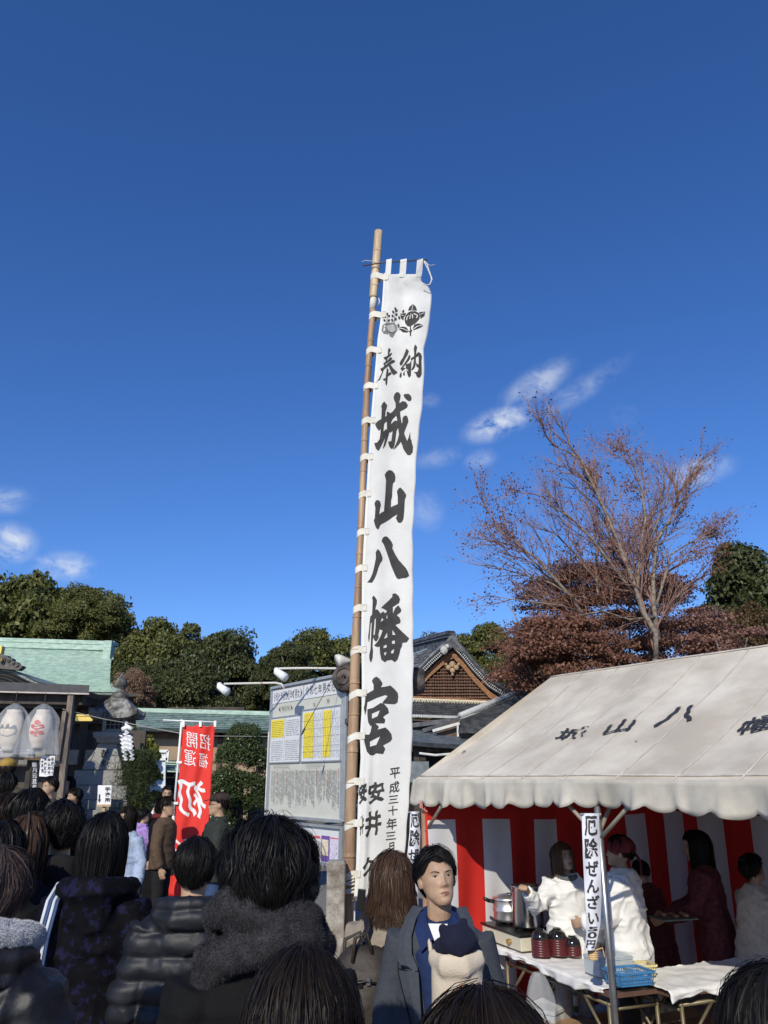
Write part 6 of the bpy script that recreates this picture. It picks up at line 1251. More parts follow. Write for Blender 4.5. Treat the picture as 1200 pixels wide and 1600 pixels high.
def hair(hm, style, thick, zend, n, rs, m, parent, sc, wav=.0, open_=52, fringe=60, width=.0038, part=None, messy=.0, curlin=.0, backz=None, taper=.65):
    """cap plus strand ribbons in head space (origin = head centre), hm = head matrix"""
    a0, b0, c0 = .079, .1, .112; C = Vector((0, -.006, ZC + .118))
    O = R(open_)
    def phie(al):     # where the scalp hair leaves the head, degrees from the top
        f = np.abs(al); q_ = np.clip((f - O + .22) / .62, 0, 1); q_ = q_ * q_ * (3 - 2 * q_); r = np.where(f < R(95), fringe + (92 - 8 * (style == 'short') - fringe) * q_ + 3 * np.sin(al * 7 + 1) * (1 - q_), np.where(f < R(95), 92 if style != 'short' else 92 - 10 * (f < R(75)), 100 if style != 'short' else 100 + 22 * np.clip((f - R(95)) / R(60), 0, 1))); return np.radians(r)
    def surf(al, ph, th):
        if style == 'short': th = th * (1 - taper * np.clip((np.degrees(ph) - 62) / 50, 0, 1) ** 1.2)
        x = (a0 + th) * np.sin(ph) * np.sin(al); y = (b0 + th) * np.sin(ph) * np.cos(al); z = (c0 + th) * np.cos(ph); return np.stack([x, y, z], -1)
    hm4 = np.array(hm); Rm = hm4[:3, :3]; tv = hm4[:3, 3] + Rm @ np.array(C)
    down = Rm.T @ np.array([0, 0, -1.])
    # cap
    na, nph = 48, 14; al = np.linspace(-math.pi, math.pi, na + 1); A = np.repeat(al[None], nph + 1, 0); fr = np.linspace(0, 1, nph + 1)[:, None]; PH = fr * phie(al)[None] * .99
    locks = 1 + .10 * np.sin(9 * A) * fr + .07 * np.sin(17 * A + 3 * fr); cap = surf(A, PH, thick * .62 * locks * np.minimum(1, .75 + fr)); hang = style in ('bob', 'long')
    rows = [cap[i] for i in range(nph + 1)]
    if hang:
        side = np.abs(al) >= O - .05; last = rows[-1].copy()
        for k in range(1, 8):
            f = k / 7; r = last.copy(); tz = zend if backz is None else None
            dist = np.where(side, (last[:, 2] - (zend - 0)) * f, .006 * k * 0)
            r = last + down[None] * dist[:, None]; sh = 1 - curlin * f * f - .05 * f; r[:, 0] *= np.where(side, sh, 1); rows.append(r)
    capv = np.concatenate(rows); nr = len(rows); fs = [(i * (na + 1) + j, i * (na + 1) + j + 1, (i + 1) * (na + 1) + j + 1, (i + 1) * (na + 1) + j) for i in range(nr - 1) for j in range(na) if not (hang and i >= nph and (abs(al[j]) < O or abs(al[j + 1]) < O))]
    me = bpy.data.meshes.new('cap'); me.from_pydata([tuple(v) for v in ((capv @ Rm.T + tv) * sc)], [], fs); h = obj('hair', me, m, parent, True)
    # strands
    K = 9; al = rs.uniform(-math.pi, math.pi, n); pe = phie(al) * (rs.uniform(.74, 1.10, n) if style == 'short' else rs.uniform(.86, 1.05, n)); st = rs.uniform(0, 1, n) ** 1.3 * .8; lift = rs.uniform(.6, 1.12, n); drift = rs.normal(0, .10 + messy, n); t = np.linspace(0, 1, K)
    side = np.abs(al) >= O; seedo = rs.uniform(0, 20); lift = np.where(rs.uniform(0, 1, n) < .035, lift * rs.uniform(1.15, 1.6, n), lift); ln_h = 0; PT = np.zeros((n, K, 3)); lock = .5 * np.sin(al * 8 + 1) + .5 * np.sin(al * 19 + 4)
    for k in range(K):
        if hang: tt = np.where(side, np.minimum(1, t[k] * 1.9), t[k])
        else: tt = t[k] + 0 * al
        ph = pe * (st * (1 - tt) + tt); a_ = al + drift * tt + (wav * np.sin(tt * 9 + lock * 4)); th = thick * (lift + .16 * lock * tt + messy * 2.2 * tt * np.sin(lock * 7 + tt * 6)) * np.minimum(1, .82 + tt * .4)
        if part is not None: a_ = a_ + np.sign(al - part) * .75 * tt * np.exp(-((al - part) / 1.1) ** 2) * (np.abs(al) < 1.7)
        fl = vn(np.stack([np.cos(al) * 2.2 + seedo, np.sin(al) * 2.2, ph * 1.6], 1)); a_ = a_ + (.30 + 2.2 * messy) * fl * tt * (.4 if hang else 1); th = th * (1 + (.22 + 1.5 * messy) * vn(np.stack([np.cos(a_) * 4 + seedo, np.sin(a_) * 4, ph * 3.5], 1)))
        p = surf(a_, ph, th)
        if not hang: p[:, 2] -= .0; p += (rs.normal(0, .006 * messy * 6, (n, 1)) * t[k]) * np.array([1, 1, .3])
        if hang:
            ex = np.maximum(0, t[k] * 1.9 - 1) / .9; L_ = (p[:, 2] - zend) * rs.uniform(.97, 1.02) * ex * side; p = p + down[None] * L_[:, None] * (1 + 0 * ex); p[:, 0] *= np.where(side, 1 - (curlin + .05) * ex * ex, 1); p[:, :2] += (np.stack([np.sin(lock * 5 + ex * 4), np.cos(lock * 6 + ex * 5)], 1) * (.007 + .25 * messy) * ex)
        PT[:, k] = p
    if hang: PT[:, -1] += down[None] * rs.uniform(-.03, .02, n)[:, None] * side[:, None]
    T_ = np.gradient(PT, axis=1); T_ /= np.maximum(np.linalg.norm(T_, axis=2)[..., None], 1e-6); Nn = PT.copy(); Nn[..., 2] *= .4; Nn /= np.maximum(np.linalg.norm(Nn, axis=2)[..., None], 1e-6); S_ = np.cross(T_, Nn); S_ /= np.maximum(np.linalg.norm(S_, axis=2)[..., None], 1e-6)
    tw = rs.normal(0, .5, (n, 1, 1)); S_ = S_ + Nn * tw; wd = (width * rs.uniform(.5, 1.3, (n, 1, 1)) * (1.05 - .8 * t ** 3)[None, :, None]); V = np.stack([PT - S_ * wd, PT + S_ * wd], 2).reshape(n, K * 2, 3)
    V = (V.reshape(-1, 3) @ Rm.T + tv) * sc; q = np.array([[2 * k, 2 * k + 1, 2 * k + 3, 2 * k + 2] for k in range(K - 1)]); Fq = (q[None] + (np.arange(n) * K * 2)[:, None, None]).reshape(-1, 4)
    o = obj('strands', rawmesh(V, Fq), m, h, True, kind='stuff'); return h
def fibres(me, n, ln, w, rs, m, parent, name='fur', droop=.3, zmin=-9, jit=.5):
    v = getv(me); me.calc_loop_triangles(); t = np.array([tuple(x.vertices) for x in me.loop_triangles]); a, b, c = v[t[:, 0]], v[t[:, 1]], v[t[:, 2]]; cr = np.cross(b - a, c - a); ar = np.linalg.norm(cr, axis=1); p = ar / ar.sum(); i = rs.choice(len(t), n, p=p); r1 = np.sqrt(rs.uniform(0, 1, n)); r2 = rs.uniform(0, 1, n)
    P = a[i] * (1 - r1)[:, None] + b[i] * (r1 * (1 - r2))[:, None] + c[i] * (r1 * r2)[:, None]; N_ = cr[i] / ar[i][:, None]; clump = np.stack([vn(P * 38 + 5), vn(P * 38 + 17), vn(P * 38 + 31)], 1)
    d = N_ + clump * .9 + rs.normal(0, jit * .5, (n, 3)) + np.array([0, 0, -droop]); d /= np.linalg.norm(d, axis=1)[:, None]; s = np.cross(d, rs.normal(0, 1, (n, 3))); s /= np.linalg.norm(s, axis=1)[:, None]; L_ = ln * rs.uniform(.5, 1.2, n)[:, None]
    V = np.stack([P - s * w, P + s * w, P + d * L_], 1).reshape(-1, 3); return obj(name, rawmesh(V, np.arange(n * 3).reshape(-1, 3)), m, parent, kind='stuff')
def person(label, px, py, Y, rz=0, sex='m', H=None, head=(0, 0, 0), hairs=None, skinm=None, vox=.016, top=None, bottom=None, arms=(None, None), hands=(.4, .4), seed=1, lean=0., group=None, face=True, gender_w=None, sculpt=False, build=1., extra=None, handdir=(None, None), shoes='dark'):
    rs = np.random.RandomState(seed); p = W(px, py, Y); Ht = H or p.z - .015; sc = Ht / 1.725; skm = skinm or skin
    t = thing('person', label, 'person', (p.x, Y, 0), R(rz), group, local=True); w = .92 if sex == 'f' else 1.; 
    Lm = Matrix.Translation((0, 0, .95)) @ Matrix.Rotation(R(-lean), 4, 'X') @ Matrix.Translation((0, 0, -.95))
    HM = Lm @ Matrix.Translation(PIV) @ Matrix.Rotation(R(head[0]), 4, 'Z') @ Matrix.Rotation(R(-head[1]), 4, 'X') @ Matrix.Rotation(R(head[2]), 4, 'Y') @ Matrix.Translation(-PIV)
    def xf(me, M): me.transform(M); return me
    # keep the foot point under the head when leaning
    mb = MB(); hb = MB(); hb.loft([(ZC + z, rx * (.97 if sex == 'f' else 1.02), ry, 0, yc) for z, rx, ry, yc in HEAD], 28)
    for e in (-1, 1): hb.ball((e * .077, -.006, ZC + .105), (.011, .021, .031), 10)
    mb.add([HM @ Vector(v) for v in hb.v], hb.f)
    mb.tube([Lm @ Vector((0, -.025, 1.36)), Lm @ Vector((0, -.022, 1.44)), HM @ Vector((0, -.004, 1.505)), HM @ Vector((0, .0, 1.545))], [.068 * w, .056 * w, .053 * w, .056], 16)
    tb = MB(); tb.loft([(.84, .10 * w, .09), (.90, .155, .105), (.98, .150, .10), (1.10, .135 * w, .095), (1.22, .155 * w, .105), (1.33, .172 * w, .105), (1.385, .155 * w, .085), (1.42, .085, .065)], 22); mb.add([Lm @ Vector(v) for v in tb.v], tb.f)
    for e, arm, hc, hd in ((-1, arms[0], hands[0], handdir[0]), (1, arms[1], hands[1], handdir[1])):
        el, wr = arm or ((DEF_ARM[0][0] * e, *DEF_ARM[0][1:]), (DEF_ARM[1][0] * e, *DEF_ARM[1][1:])); el, wr = Lm @ Vector(el), Lm @ Vector(wr); sh = Lm @ Vector((.165 * e * w, -.01, 1.375))
        mb.tube([sh, sh.lerp(el, .5), el, el.lerp(wr, .4), wr], [.047 * w, .044 * w, .038, .036, .026], 12); d = (wr - el).normalized()
        nrm = Vector(hd) if hd else (Vector((e, 0, 0)) if abs(d.x) < .8 else Vector((0, 0, 1))); hand(mb, wr, d, nrm, 1 if hd else (1 if e < 0 else -1), hc)
        mb.tube([(e * .085, 0, .92), (e * .095, .01, .72), (e * .1, .015, .5), (e * .1, -.01, .32), (e * .1, -.015, .085)], [.092, .08, .058, .055, .038], 12); mb.tube([(e * .1, -.05, .045), (e * .105, .04, .045), (e * .11, .14, .03)], [.038, .04, .025], 10)
    me = remesh(mb, vox / sc if 0 else vox, 3); v = getv(me); Hi = np.array(HM.inverted()); hv = v @ Hi[:3, :3].T + Hi[:3, 3]; z = hv[:, 2] - ZC; x = hv[:, 0]; y = hv[:, 1]; wt = np.clip((y - .02) / .03, 0, 1) * (z > -.03) * (z < .25); dy = np.zeros(len(v)); k_ = 1. if sculpt else 1.15
    for gx, gz, sx, sz, am in ((0, .100, .0085, .024, .0105), (0, .0800, .0115, .0095, .017), (.0125, .0755, .0065, .0065, .008), (-.0125, .0755, .0065, .0065, .008), (.031, .1165, .017, .010, -.0085), (-.031, .1165, .017, .010, -.0085), (.030, .1175, .011, .0055, .0042), (-.030, .1175, .011, .0055, .0042), (.027, .1335, .020, .006, .0045), (-.027, .1335, .020, .006, .0045), (0, .0500, .018, .0040, .006), (0, .0405, .015, .0045, .0065), (0, .0455, .020, .0013, -.004), (0, .014, .017, .011, .005), (.036, .088, .018, .016, .005), (-.036, .088, .018, .016, .005), (0, .060, .006, .006, -.0015), (0, .030, .016, .005, -.003)):
        dy += am * k_ * np.exp(-((x - gx) / sx) ** 2 - ((z - gz) / sz) ** 2)
    hv[:, 1] += dy * wt; Hf = np.array(HM); v2 = hv @ Hf[:3, :3].T + Hf[:3, 3]; setv(me, v2)
    if face:
        hvl = [Vector(q) for q in hv]; me.calc_loop_triangles(); bv = BVHTree.FromPolygons(hvl, [tuple(q.vertices) for q in me.loop_triangles])
        def patch(name, outline, m_, off, cx, cz, rings=3):
            vs = []; ok = True
            def hit(a, b):
                r = bv.ray_cast(Vector((a, .4, ZC + b)), Vector((0, -1, 0))); return (r[0] + Vector((0, off, 0))) if r[0] is not None else Vector((a, .09, ZC + b))
            c = hit(cx, cz); vs = [c]; n = len(outline)
            for r_ in range(1, rings + 1): vs += [hit(cx + (a - cx) * r_ / rings, cz + (b - cz) * r_ / rings) for a, b in outline]
            fs = [(0, 1 + i, 1 + (i + 1) % n) for i in range(n)] + [(1 + r_ * n + i, 1 + (r_ + 1) * n + i, 1 + (r_ + 1) * n + (i + 1) % n, 1 + r_ * n + (i + 1) % n) for r_ in range(rings - 1) for i in range(n)]
            q = MB(); q.add([(HM @ p_) * sc for p_ in vs], fs); return obj(name, q, m_, body)
        bm_ = me.copy()
    me.transform(Matrix.Scale(sc, 4)); body = obj('body', me, skm, t, True)
    if face:
        sq = .0040 if sculpt else .0045
        for e in (-1, 1):
            cx = e * .031; al_ = [(cx + .0135 * math.cos(a), .1155 + (sq if math.sin(a) > 0 else sq * .75) * math.sin(a) * (1 - .15 * math.cos(a))) for a in np.linspace(0, 6.283, 17)[:-1]]
            patch('eye', al_, eyew, .0008, cx, .1155); patch('iris', [(cx + .0052 * math.cos(a), .1158 + .0038 * math.sin(a)) for a in np.linspace(0, 6.283, 13)[:-1]], irism, .0016, cx, .1158, 2)
            patch('eyelid', [(cx - .0145, .1160), (cx - .007, .1195), (cx, .1206), (cx + .007, .1195), (cx + .0145, .1160), (cx + .008, .1178), (cx, .1188), (cx - .008, .1178)], browm, .0018, cx, .1192, 1)
            patch('eyebrow', [(cx - e * .018, .1300), (cx - e * .008, .1345), (cx + e * .006, .1372), (cx + e * .021, .1330), (cx + e * .008, .1335), (cx - e * .006, .1300), (cx - e * .016, .1265)], browm, .0012, cx, .1325, 2)
        patch('lips', [(-.022, .0462), (-.012, .0505), (-.004, .0535), (0, .0522), (.004, .0535), (.012, .0505), (.022, .0462), (.014, .0405), (.005, .0368), (-.005, .0368), (-.014, .0405)], lipm, .0013, 0, .0455, 3)
        patch('mouth_line', [(-.020, .0466), (0, .0470), (.020, .0466), (.010, .0452), (0, .0448), (-.010, .0452)], browm, .0022, 0, .0459, 1)
    if hairs:
        h = dict(style='short', thick=.022, zend=-.16, n=700, m=H_BLACK); h.update(hairs); hair(HM, h.pop('style'), h.pop('thick'), h.pop('zend'), h.pop('n'), rs, h.pop('m'), t, sc, **h)
    # clothes -----------------------------------------------------
    tp = dict(kind='jacket', hem=.82, b=1., m=None, quilt=0, fold=.008, hood=False, collar=.0, cv=.013, name='jacket', flare=1., sleeve=1.); tp.update(top or {}); b = tp['b'] * build
    cb = MB(); hz = tp['hem']; fl = tp['flare']; rings = []
    if hz < .9: rings.append((hz, .195 * b * fl, .14 * b * fl)); rings.append(((hz + .95) / 2, .195 * b * (1 + fl) / 2, .14 * b * (1 + fl) / 2))
    rings += [(.96, .19 * b, .132 * b), (1.10, .178 * b * (w + .04), .122 * b), (1.24, .192 * b * w, .128 * b), (1.34, .198 * b * w, .120 * b), (1.395, .170 * b * w, .102 * b), (1.43, .115 * b, .086 * b, 0, -.01), (1.465 + tp['collar'], .074 + .012 * b, .070 + .01 * b, 0, -.012)]
    cb.loft(rings, 26); 
    cb.v = [Lm @ Vector(q) for q in cb.v]
    for e, arm in ((-1, arms[0]), (1, arms[1])):
        el, wr = arm or ((DEF_ARM[0][0] * e, *DEF_ARM[0][1:]), (DEF_ARM[1][0] * e, *DEF_ARM[1][1:])); el, wr = Lm @ Vector(el), Lm @ Vector(wr); sh = Lm @ Vector((.150 * e * w, -.01, 1.370)); k = b * tp['sleeve']
        cb.tube([sh, sh.lerp(el, .25), sh.lerp(el, .6), el, el.lerp(wr, .5), el.lerp(wr, .95)], [.084 * b, .079 * k, .068 * k, .062 * k, .056 * k, .046 * k * (1.5 if tp['kind'] == 'kimono' else 1)], 14)
    if tp['hood']:
        hbm = MB(); hbm.tube([(-.135, .03, 1.44), (-.12, -.07, 1.445), (-.05, -.135, 1.43), (.05, -.135, 1.43), (.12, -.07, 1.445), (.135, .03, 1.44)], [(.032, .03), (.040, .045), (.045, .068), (.045, .068), (.040, .045), (.032, .03)], 12); hbm.ball((0, -.128, 1.37), (.11, .035, .10), 12); cb.add([Lm @ Vector(q) for q in hbm.v], hbm.f)
    cm_ = remesh(cb, tp['cv'], 5); v = getv(cm_); nn = getn(cm_); L1 = tp['fold']; sdv = seed * 3.7
    rid = 1 - np.abs(vn(v * np.array([5, 5, 9]) + sdv)) * 2; rid2 = 1 - np.abs(vn(v * np.array([11, 11, 17]) + sdv + 9)) * 2; rid = np.maximum(rid, 0) ** 2.2; rid2 = np.maximum(rid2, 0) ** 2; d = L1 * (1.5 * rid + .7 * rid2 - .6)
    if tp['quilt']:
        q = tp['quilt']; ph = v[:, 2] / q + .35 * vn(v * 3 + sdv); arch = np.abs(np.sin(np.pi * ph)) ** .55; d = d + .026 * (arch - .55) + .006 * (1 - np.abs(vn(v * np.array([14, 14, 30]) + sdv)) * 2) * (1 - arch * .5)
    v = v + nn * d[:, None]; setv(cm_, v); cm_.transform(Matrix.Scale(sc, 4)); garment = obj(tp['name'], cm_, tp['m'], t, True)
    bt = dict(kind='trousers', m=None, name='trousers'); bt.update(bottom or {}); cb = MB()
    if bt['kind'] == 'skirt': cb.loft([(.32, .25, .2), (.6, .22, .175), (.92, .165, .12)], 20)
    else:
        for e in (-1, 1): cb.tube([(e * .082, 0, .95), (e * .09, .005, .75), (e * .1, .01, .5), (e * .1, -.01, .28), (e * .1, -.01, .1)], [.102, .092, .073, .068, .062], 12)
        cb.loft([(.84, .13, .105), (.95, .165, .115), (1.0, .155, .11)], 18)
    bm2 = remesh(cb, .02, 4); v = getv(bm2); nn = getn(bm2); v += nn * (.006 * (1 - np.abs(vn(v * np.array([6, 6, 12]) + sdv)) * 2))[:, None]; setv(bm2, v); bm2.transform(Matrix.Scale(sc, 4)); obj(bt['name'], bm2, bt['m'] or mat('dark_trousers', (.012, .012, .014), .85, .2), t, True)
    for e in (-1, 1):
        sb = MB(); sb.tube([(e * .1, -.075, .05), (e * .1, -.03, .055), (e * .105, .05, .055), (e * .11, .13, .04), (e * .11, .165, .03)], [(.035, .035), (.05, .048), (.05, .046), (.036, .044), (.02, .03)], 12, up=(0, 0, 1)); sb.tube([(e * .1, -.02, .05), (e * .1, -.015, .16)], [.052, .05], 12); q = obj('shoe', sb, mat('shoe_' + shoes, (.02, .018, .018) if shoes == 'dark' else (.30, .18, .10), .6), t, True); q.data.transform(Matrix.Scale(sc, 4))
    info = dict(t=t, HM=HM, Lm=Lm, sc=sc, rs=rs, body=body, garment=garment)
    if extra: extra(info)
    return info
def part(info, name, mb, m, head=False, smooth=True, parent=None, **k):
    M = info['HM'] if head else info['Lm']; s = info['sc']
    if isinstance(mb, MB): mb.v = [tuple((M @ Vector(v)) * s) for v in mb.v]; return obj(name, mb, m, parent or info['t'], smooth, **k)
    mb.transform(Matrix.Scale(s, 4) @ M); return obj(name, mb, m, parent or info['t'], smooth, **k)
def cloth_mat(n, c, rough=.85, var=.15, sc=30, **k): return mat(n, c, rough, var, sc, bump=k.pop('bump', .25), bscale=k.pop('bscale', 140), sheen=k.pop('sheen', .0), **k)
c_black = cloth_mat('black_wool', (.0055, .0055, .006), spec=.2); c_puff = mat('black_nylon', (.007, .007, .010), .5, spec=.3, var=.15, scale=20) if 0 else mat('black_nylon', (.006, .006, .009), .52, .15, 20, bump=.15, bscale=60); c_puff2 = mat('charcoal_nylon', (.010, .011, .016), .55, .15, 20, bump=.15, bscale=50); c_dkgreen = cloth_mat('dark_green_jacket', (.022, .028, .022)); c_white = mat('white_smock', (.74, .73, .71), .8, .03, 6, bump=.15, bscale=60); c_navy = cloth_mat('navy_shirt', (.008, .022, .085)); c_bluegrey = cloth_mat('blue_grey_coat', (.046, .053, .066), .85, .10, 60); c_beige = cloth_mat('beige_wool', (.27, .225, .18), .95, .12, 40); c_brown = cloth_mat('brown_jacket', (.085, .052, .030)); c_purple = cloth_mat('lilac_jacket', (.34, .22, .52)); c_grey = cloth_mat('dark_grey_coat', (.015, .015, .016), spec=.2); c_lblue = cloth_mat('pale_blue_coat', (.35, .42, .55)); c_maroon = cloth_mat('maroon_print', (.06, .010, .012), c2=(.14, .03, .035)); c_jeans = cloth_mat('denim', (.03, .06, .14)); c_olive = cloth_mat('olive_coat', (.05, .05, .03)); c_cream = cloth_mat('cream_smock', (.45, .38, .30)); c_greytr = cloth_mat('grey_trousers', (.2, .2, .2)); c_dkred = cloth_mat('red_scarf', (.12, .012, .012))
def camo():
    m = mat('night_floral', (.003, .003, .0055), .8, .2, 26, c2=(.009, .009, .034), fac=(.52, .62), spec=.15, bump=.2, bscale=60, detail=3); return m
c_floral = camo()

# ---- the man with long dark hair and thick fluffy scarf
furm = hairmat('scarf_fur', (.018, .017, .019), (.058, .054, .062), .8)
def scarf(info):
    rs = info['rs']; cb = MB()
    for k, (r, z, th, tl) in enumerate(((.124, 1.440, .042, .020), (.110, 1.505, .040, -.018), (.094, 1.560, .028, .012))):
        pts = [(r * 1.12 * math.sin(a), -.01 + r * .92 * math.cos(a), z + tl * math.sin(a) - .035 * math.cos(a) + .010 * math.sin(3 * a + k)) for a in np.linspace(0, 2 * math.pi, 26)]; cb.tube(pts, [(th * (1 + .1 * math.sin(5 * a + k)), th * .9) for a in np.linspace(0, 2 * math.pi, 26)], 12, up=(0, 0, 1))
    cb.tube([(-.10, -.06, 1.44), (-.135, -.04, 1.38), (-.14, .0, 1.31)], [.05, .045, .03], 12)
    me = remesh(cb, .010, 2); v = getv(me); nn = getn(me); v += nn * (.010 * fbm(v * 16, 2))[:, None]; setv(me, v); o = part(info, 'scarf', me, mat('scarf_base', (.030, .029, .033), .95, .25, 30)); fibres(o.data, 90000, .0075, .0006, rs, furm, o, 'fleece', .35)
person('person with thick black hair and fluffy grey scarf seen from behind at centre', 422, 1290, 2.4, rz=12, hairs=dict(style='short', thick=.048, n=15000, m=H_BLACK, messy=.05, width=.0010, fringe=95, open_=40, taper=.35), skinm=skin_d, top=dict(kind='coat', hem=.5, b=1.08, m=c_black, fold=.006, name='coat', cv=.011), head=(6, 2, 0), seed=5, extra=scarf, vox=.011)
# ---- puffer jacket man
person('man with short black hair in black hooded puffer jacket in front of the red banner', 309, 1304, 3.75, rz=8, hairs=dict(style='short', thick=.018, n=6000, m=H_BLACK, messy=.015, width=.0014, taper=.8), top=dict(kind='puffer', hem=.66, b=1.2, m=c_puff2, quilt=.085, hood=True, collar=.01, fold=.006, name='puffer_jacket', cv=.010), head=(4, 0, 0), seed=8, vox=.013)
# ---- woman with bob and flowered jacket
def straps(info):
    mb = MB(); mm = (('strap', mat('striped_strap', (.55, .56, .58), .7, .05), 0),)
    for k, (dx, m_) in enumerate(((-.021, 'w'), (-.007, 'b'), (.007, 'w'), (.021, 'b'))):
        mb = MB(); mb.tube([(-.14 + dx, .12, 1.36), (-.14 + dx, .05, 1.455), (-.142 + dx, -.03, 1.455), (-.148 + dx, -.115, 1.40), (-.155 + dx, -.160, 1.27), (-.16 + dx, -.172, 1.12), (-.16 + dx, -.172, 1.02)], [(.004, .0068)] * 7, 6, up=(0, 0, 1)); part(info, 'strap', mb, mat('strap_pale', (.50, .52, .56), .7) if m_ == 'w' else mat('strap_blue', (.03, .06, .14), .7))
person('woman with straight black bob, dark flowered jacket and striped shoulder strap, seen from behind', 168, 1266, 3.85, rz=3, sex='f', hairs=dict(style='bob', thick=.018, zend=-.17, n=11000, m=H_BLACK, curlin=.12, width=.0012), top=dict(kind='jacket', hem=.6, b=1.12, m=c_floral, hood=True, fold=.008, name='flowered_jacket', cv=.011), head=(-10, 0, 0), seed=11, extra=straps, vox=.013)
# ---- man in the centre, facing the camera, with a baby carrier
def father(info):
    rs = info['rs']; P_ = lambda n, mb, m, **k: part(info, n, mb, m, **k)
    mb = MB(); mb.loft([(1.02, .05, .02, 0, .118), (1.2, .075, .03, 0, .112), (1.33, .112, .050, 0, .085), (1.40, .100, .055, 0, .048), (1.43, .070, .055, 0, .02)], 20); me = remesh(mb, .009, 3); v = getv(me); nn = getn(me); v += nn * (.004 * fbm(v * 14, 2))[:, None]; setv(me, v); part(info, 'shirt', me, c_navy)
    mb = MB(); mb.tube([(.064 * math.sin(a), -.012 + .062 * math.cos(a), 1.452 - .022 * math.cos(a)) for a in np.linspace(0, 2 * math.pi, 24)], [(.006, .024)] * 24, 8, up=(0, 0, 1)); P_('collar_band', mb, c_navy)
    mb = MB(); mb.tube([(.085 * math.sin(a), -.016 + .078 * math.cos(a), 1.44 - .03 * math.cos(a)) for a in np.linspace(1.25, 2 * math.pi - 1.25, 20)], [(.012, .030)] * 20, 8, up=(0, 0, 1)); P_('coat_collar', mb, c_bluegrey)
    for e in (-1, 1):      # shirt collar points, white T-shirt, coat lapels
        mb = MB(); mb.slab([[Vector((e * .060, .035, 1.478)), Vector((e * .088, .012, 1.462))], [Vector((e * .040, .095, 1.428)), Vector((e * .100, .080, 1.405))], [Vector((e * .016, .140, 1.385)), Vector((e * .068, .140, 1.335))]], (0, .006, .003)); P_('collar', mb, c_navy, smooth=False)
        mb = MB(); G2 = []
        for (x0, x1, z, y) in ((.075, .118, 1.485, -.02), (.098, .145, 1.445, .040), (.112, .165, 1.39, .092), (.108, .168, 1.33, .124), (.084, .168, 1.285, .140), (.080, .120, 1.27, .146), (.078, .165, 1.262, .147), (.074, .150, 1.20, .152), (.068, .118, 1.10, .156), (.060, .085, 1.0, .158)): G2.append([Vector((e * x0, y + .020, z)), Vector((e * (x0 + x1) / 2, y + .018, z + .003)), Vector((e * x1, y - .004, z + .004))])
        mb.slab(G2, (0, -.010, 0)); o = P_('lapel', mb, c_bluegrey, smooth=False); mb = MB(); mb.tube([(e * .080, .166, 1.272), (e * .120, .158, 1.268), (e * .166, .145, 1.276)], .0022, 5); P_('notch_crease_shade', mb, c_black); mb = MB(); mb.tube([(e * .166, .142, 1.30), (e * .165, .146, 1.262), (e * .148, .152, 1.20), (e * .118, .157, 1.10), (e * .084, .160, 1.0)], .0020, 5); P_('edge_crease_shade', mb, c_black)  # thin black tubes draw the crease shade along lapel notch and edge
        mb = MB(); mb.tube([(e * .10, .150, .99), (e * .10, .160, .985)], .011, 10); P_('button', mb, blk)
    mb = MB(); mb.slab([[Vector((-.042, .078, 1.435)), Vector((.042, .078, 1.435))], [Vector((-.004, .150, 1.365)), Vector((.004, .150, 1.365))]], (0, .004, 0)); P_('undershirt', mb, white, smooth=False)
person('man with parted black hair and open blue grey coat facing the camera with a baby', 684, 1320, 3.72, rz=172, hairs=dict(style='short', thick=.021, n=11000, m=H_BLACK, messy=.02, width=.0011, fringe=63, open_=42, part=.25, taper=.85), skinm=skin, vox=.0048, sculpt=True, top=dict(kind='coat', hem=.4, b=1.04, m=c_bluegrey, fold=.004, name='coat', cv=.010, flare=1.05, collar=-.045), head=(22, -13, 3), seed=21, extra=father, bottom=dict(m=c_grey))
man = W(684, 1320, 3.72)
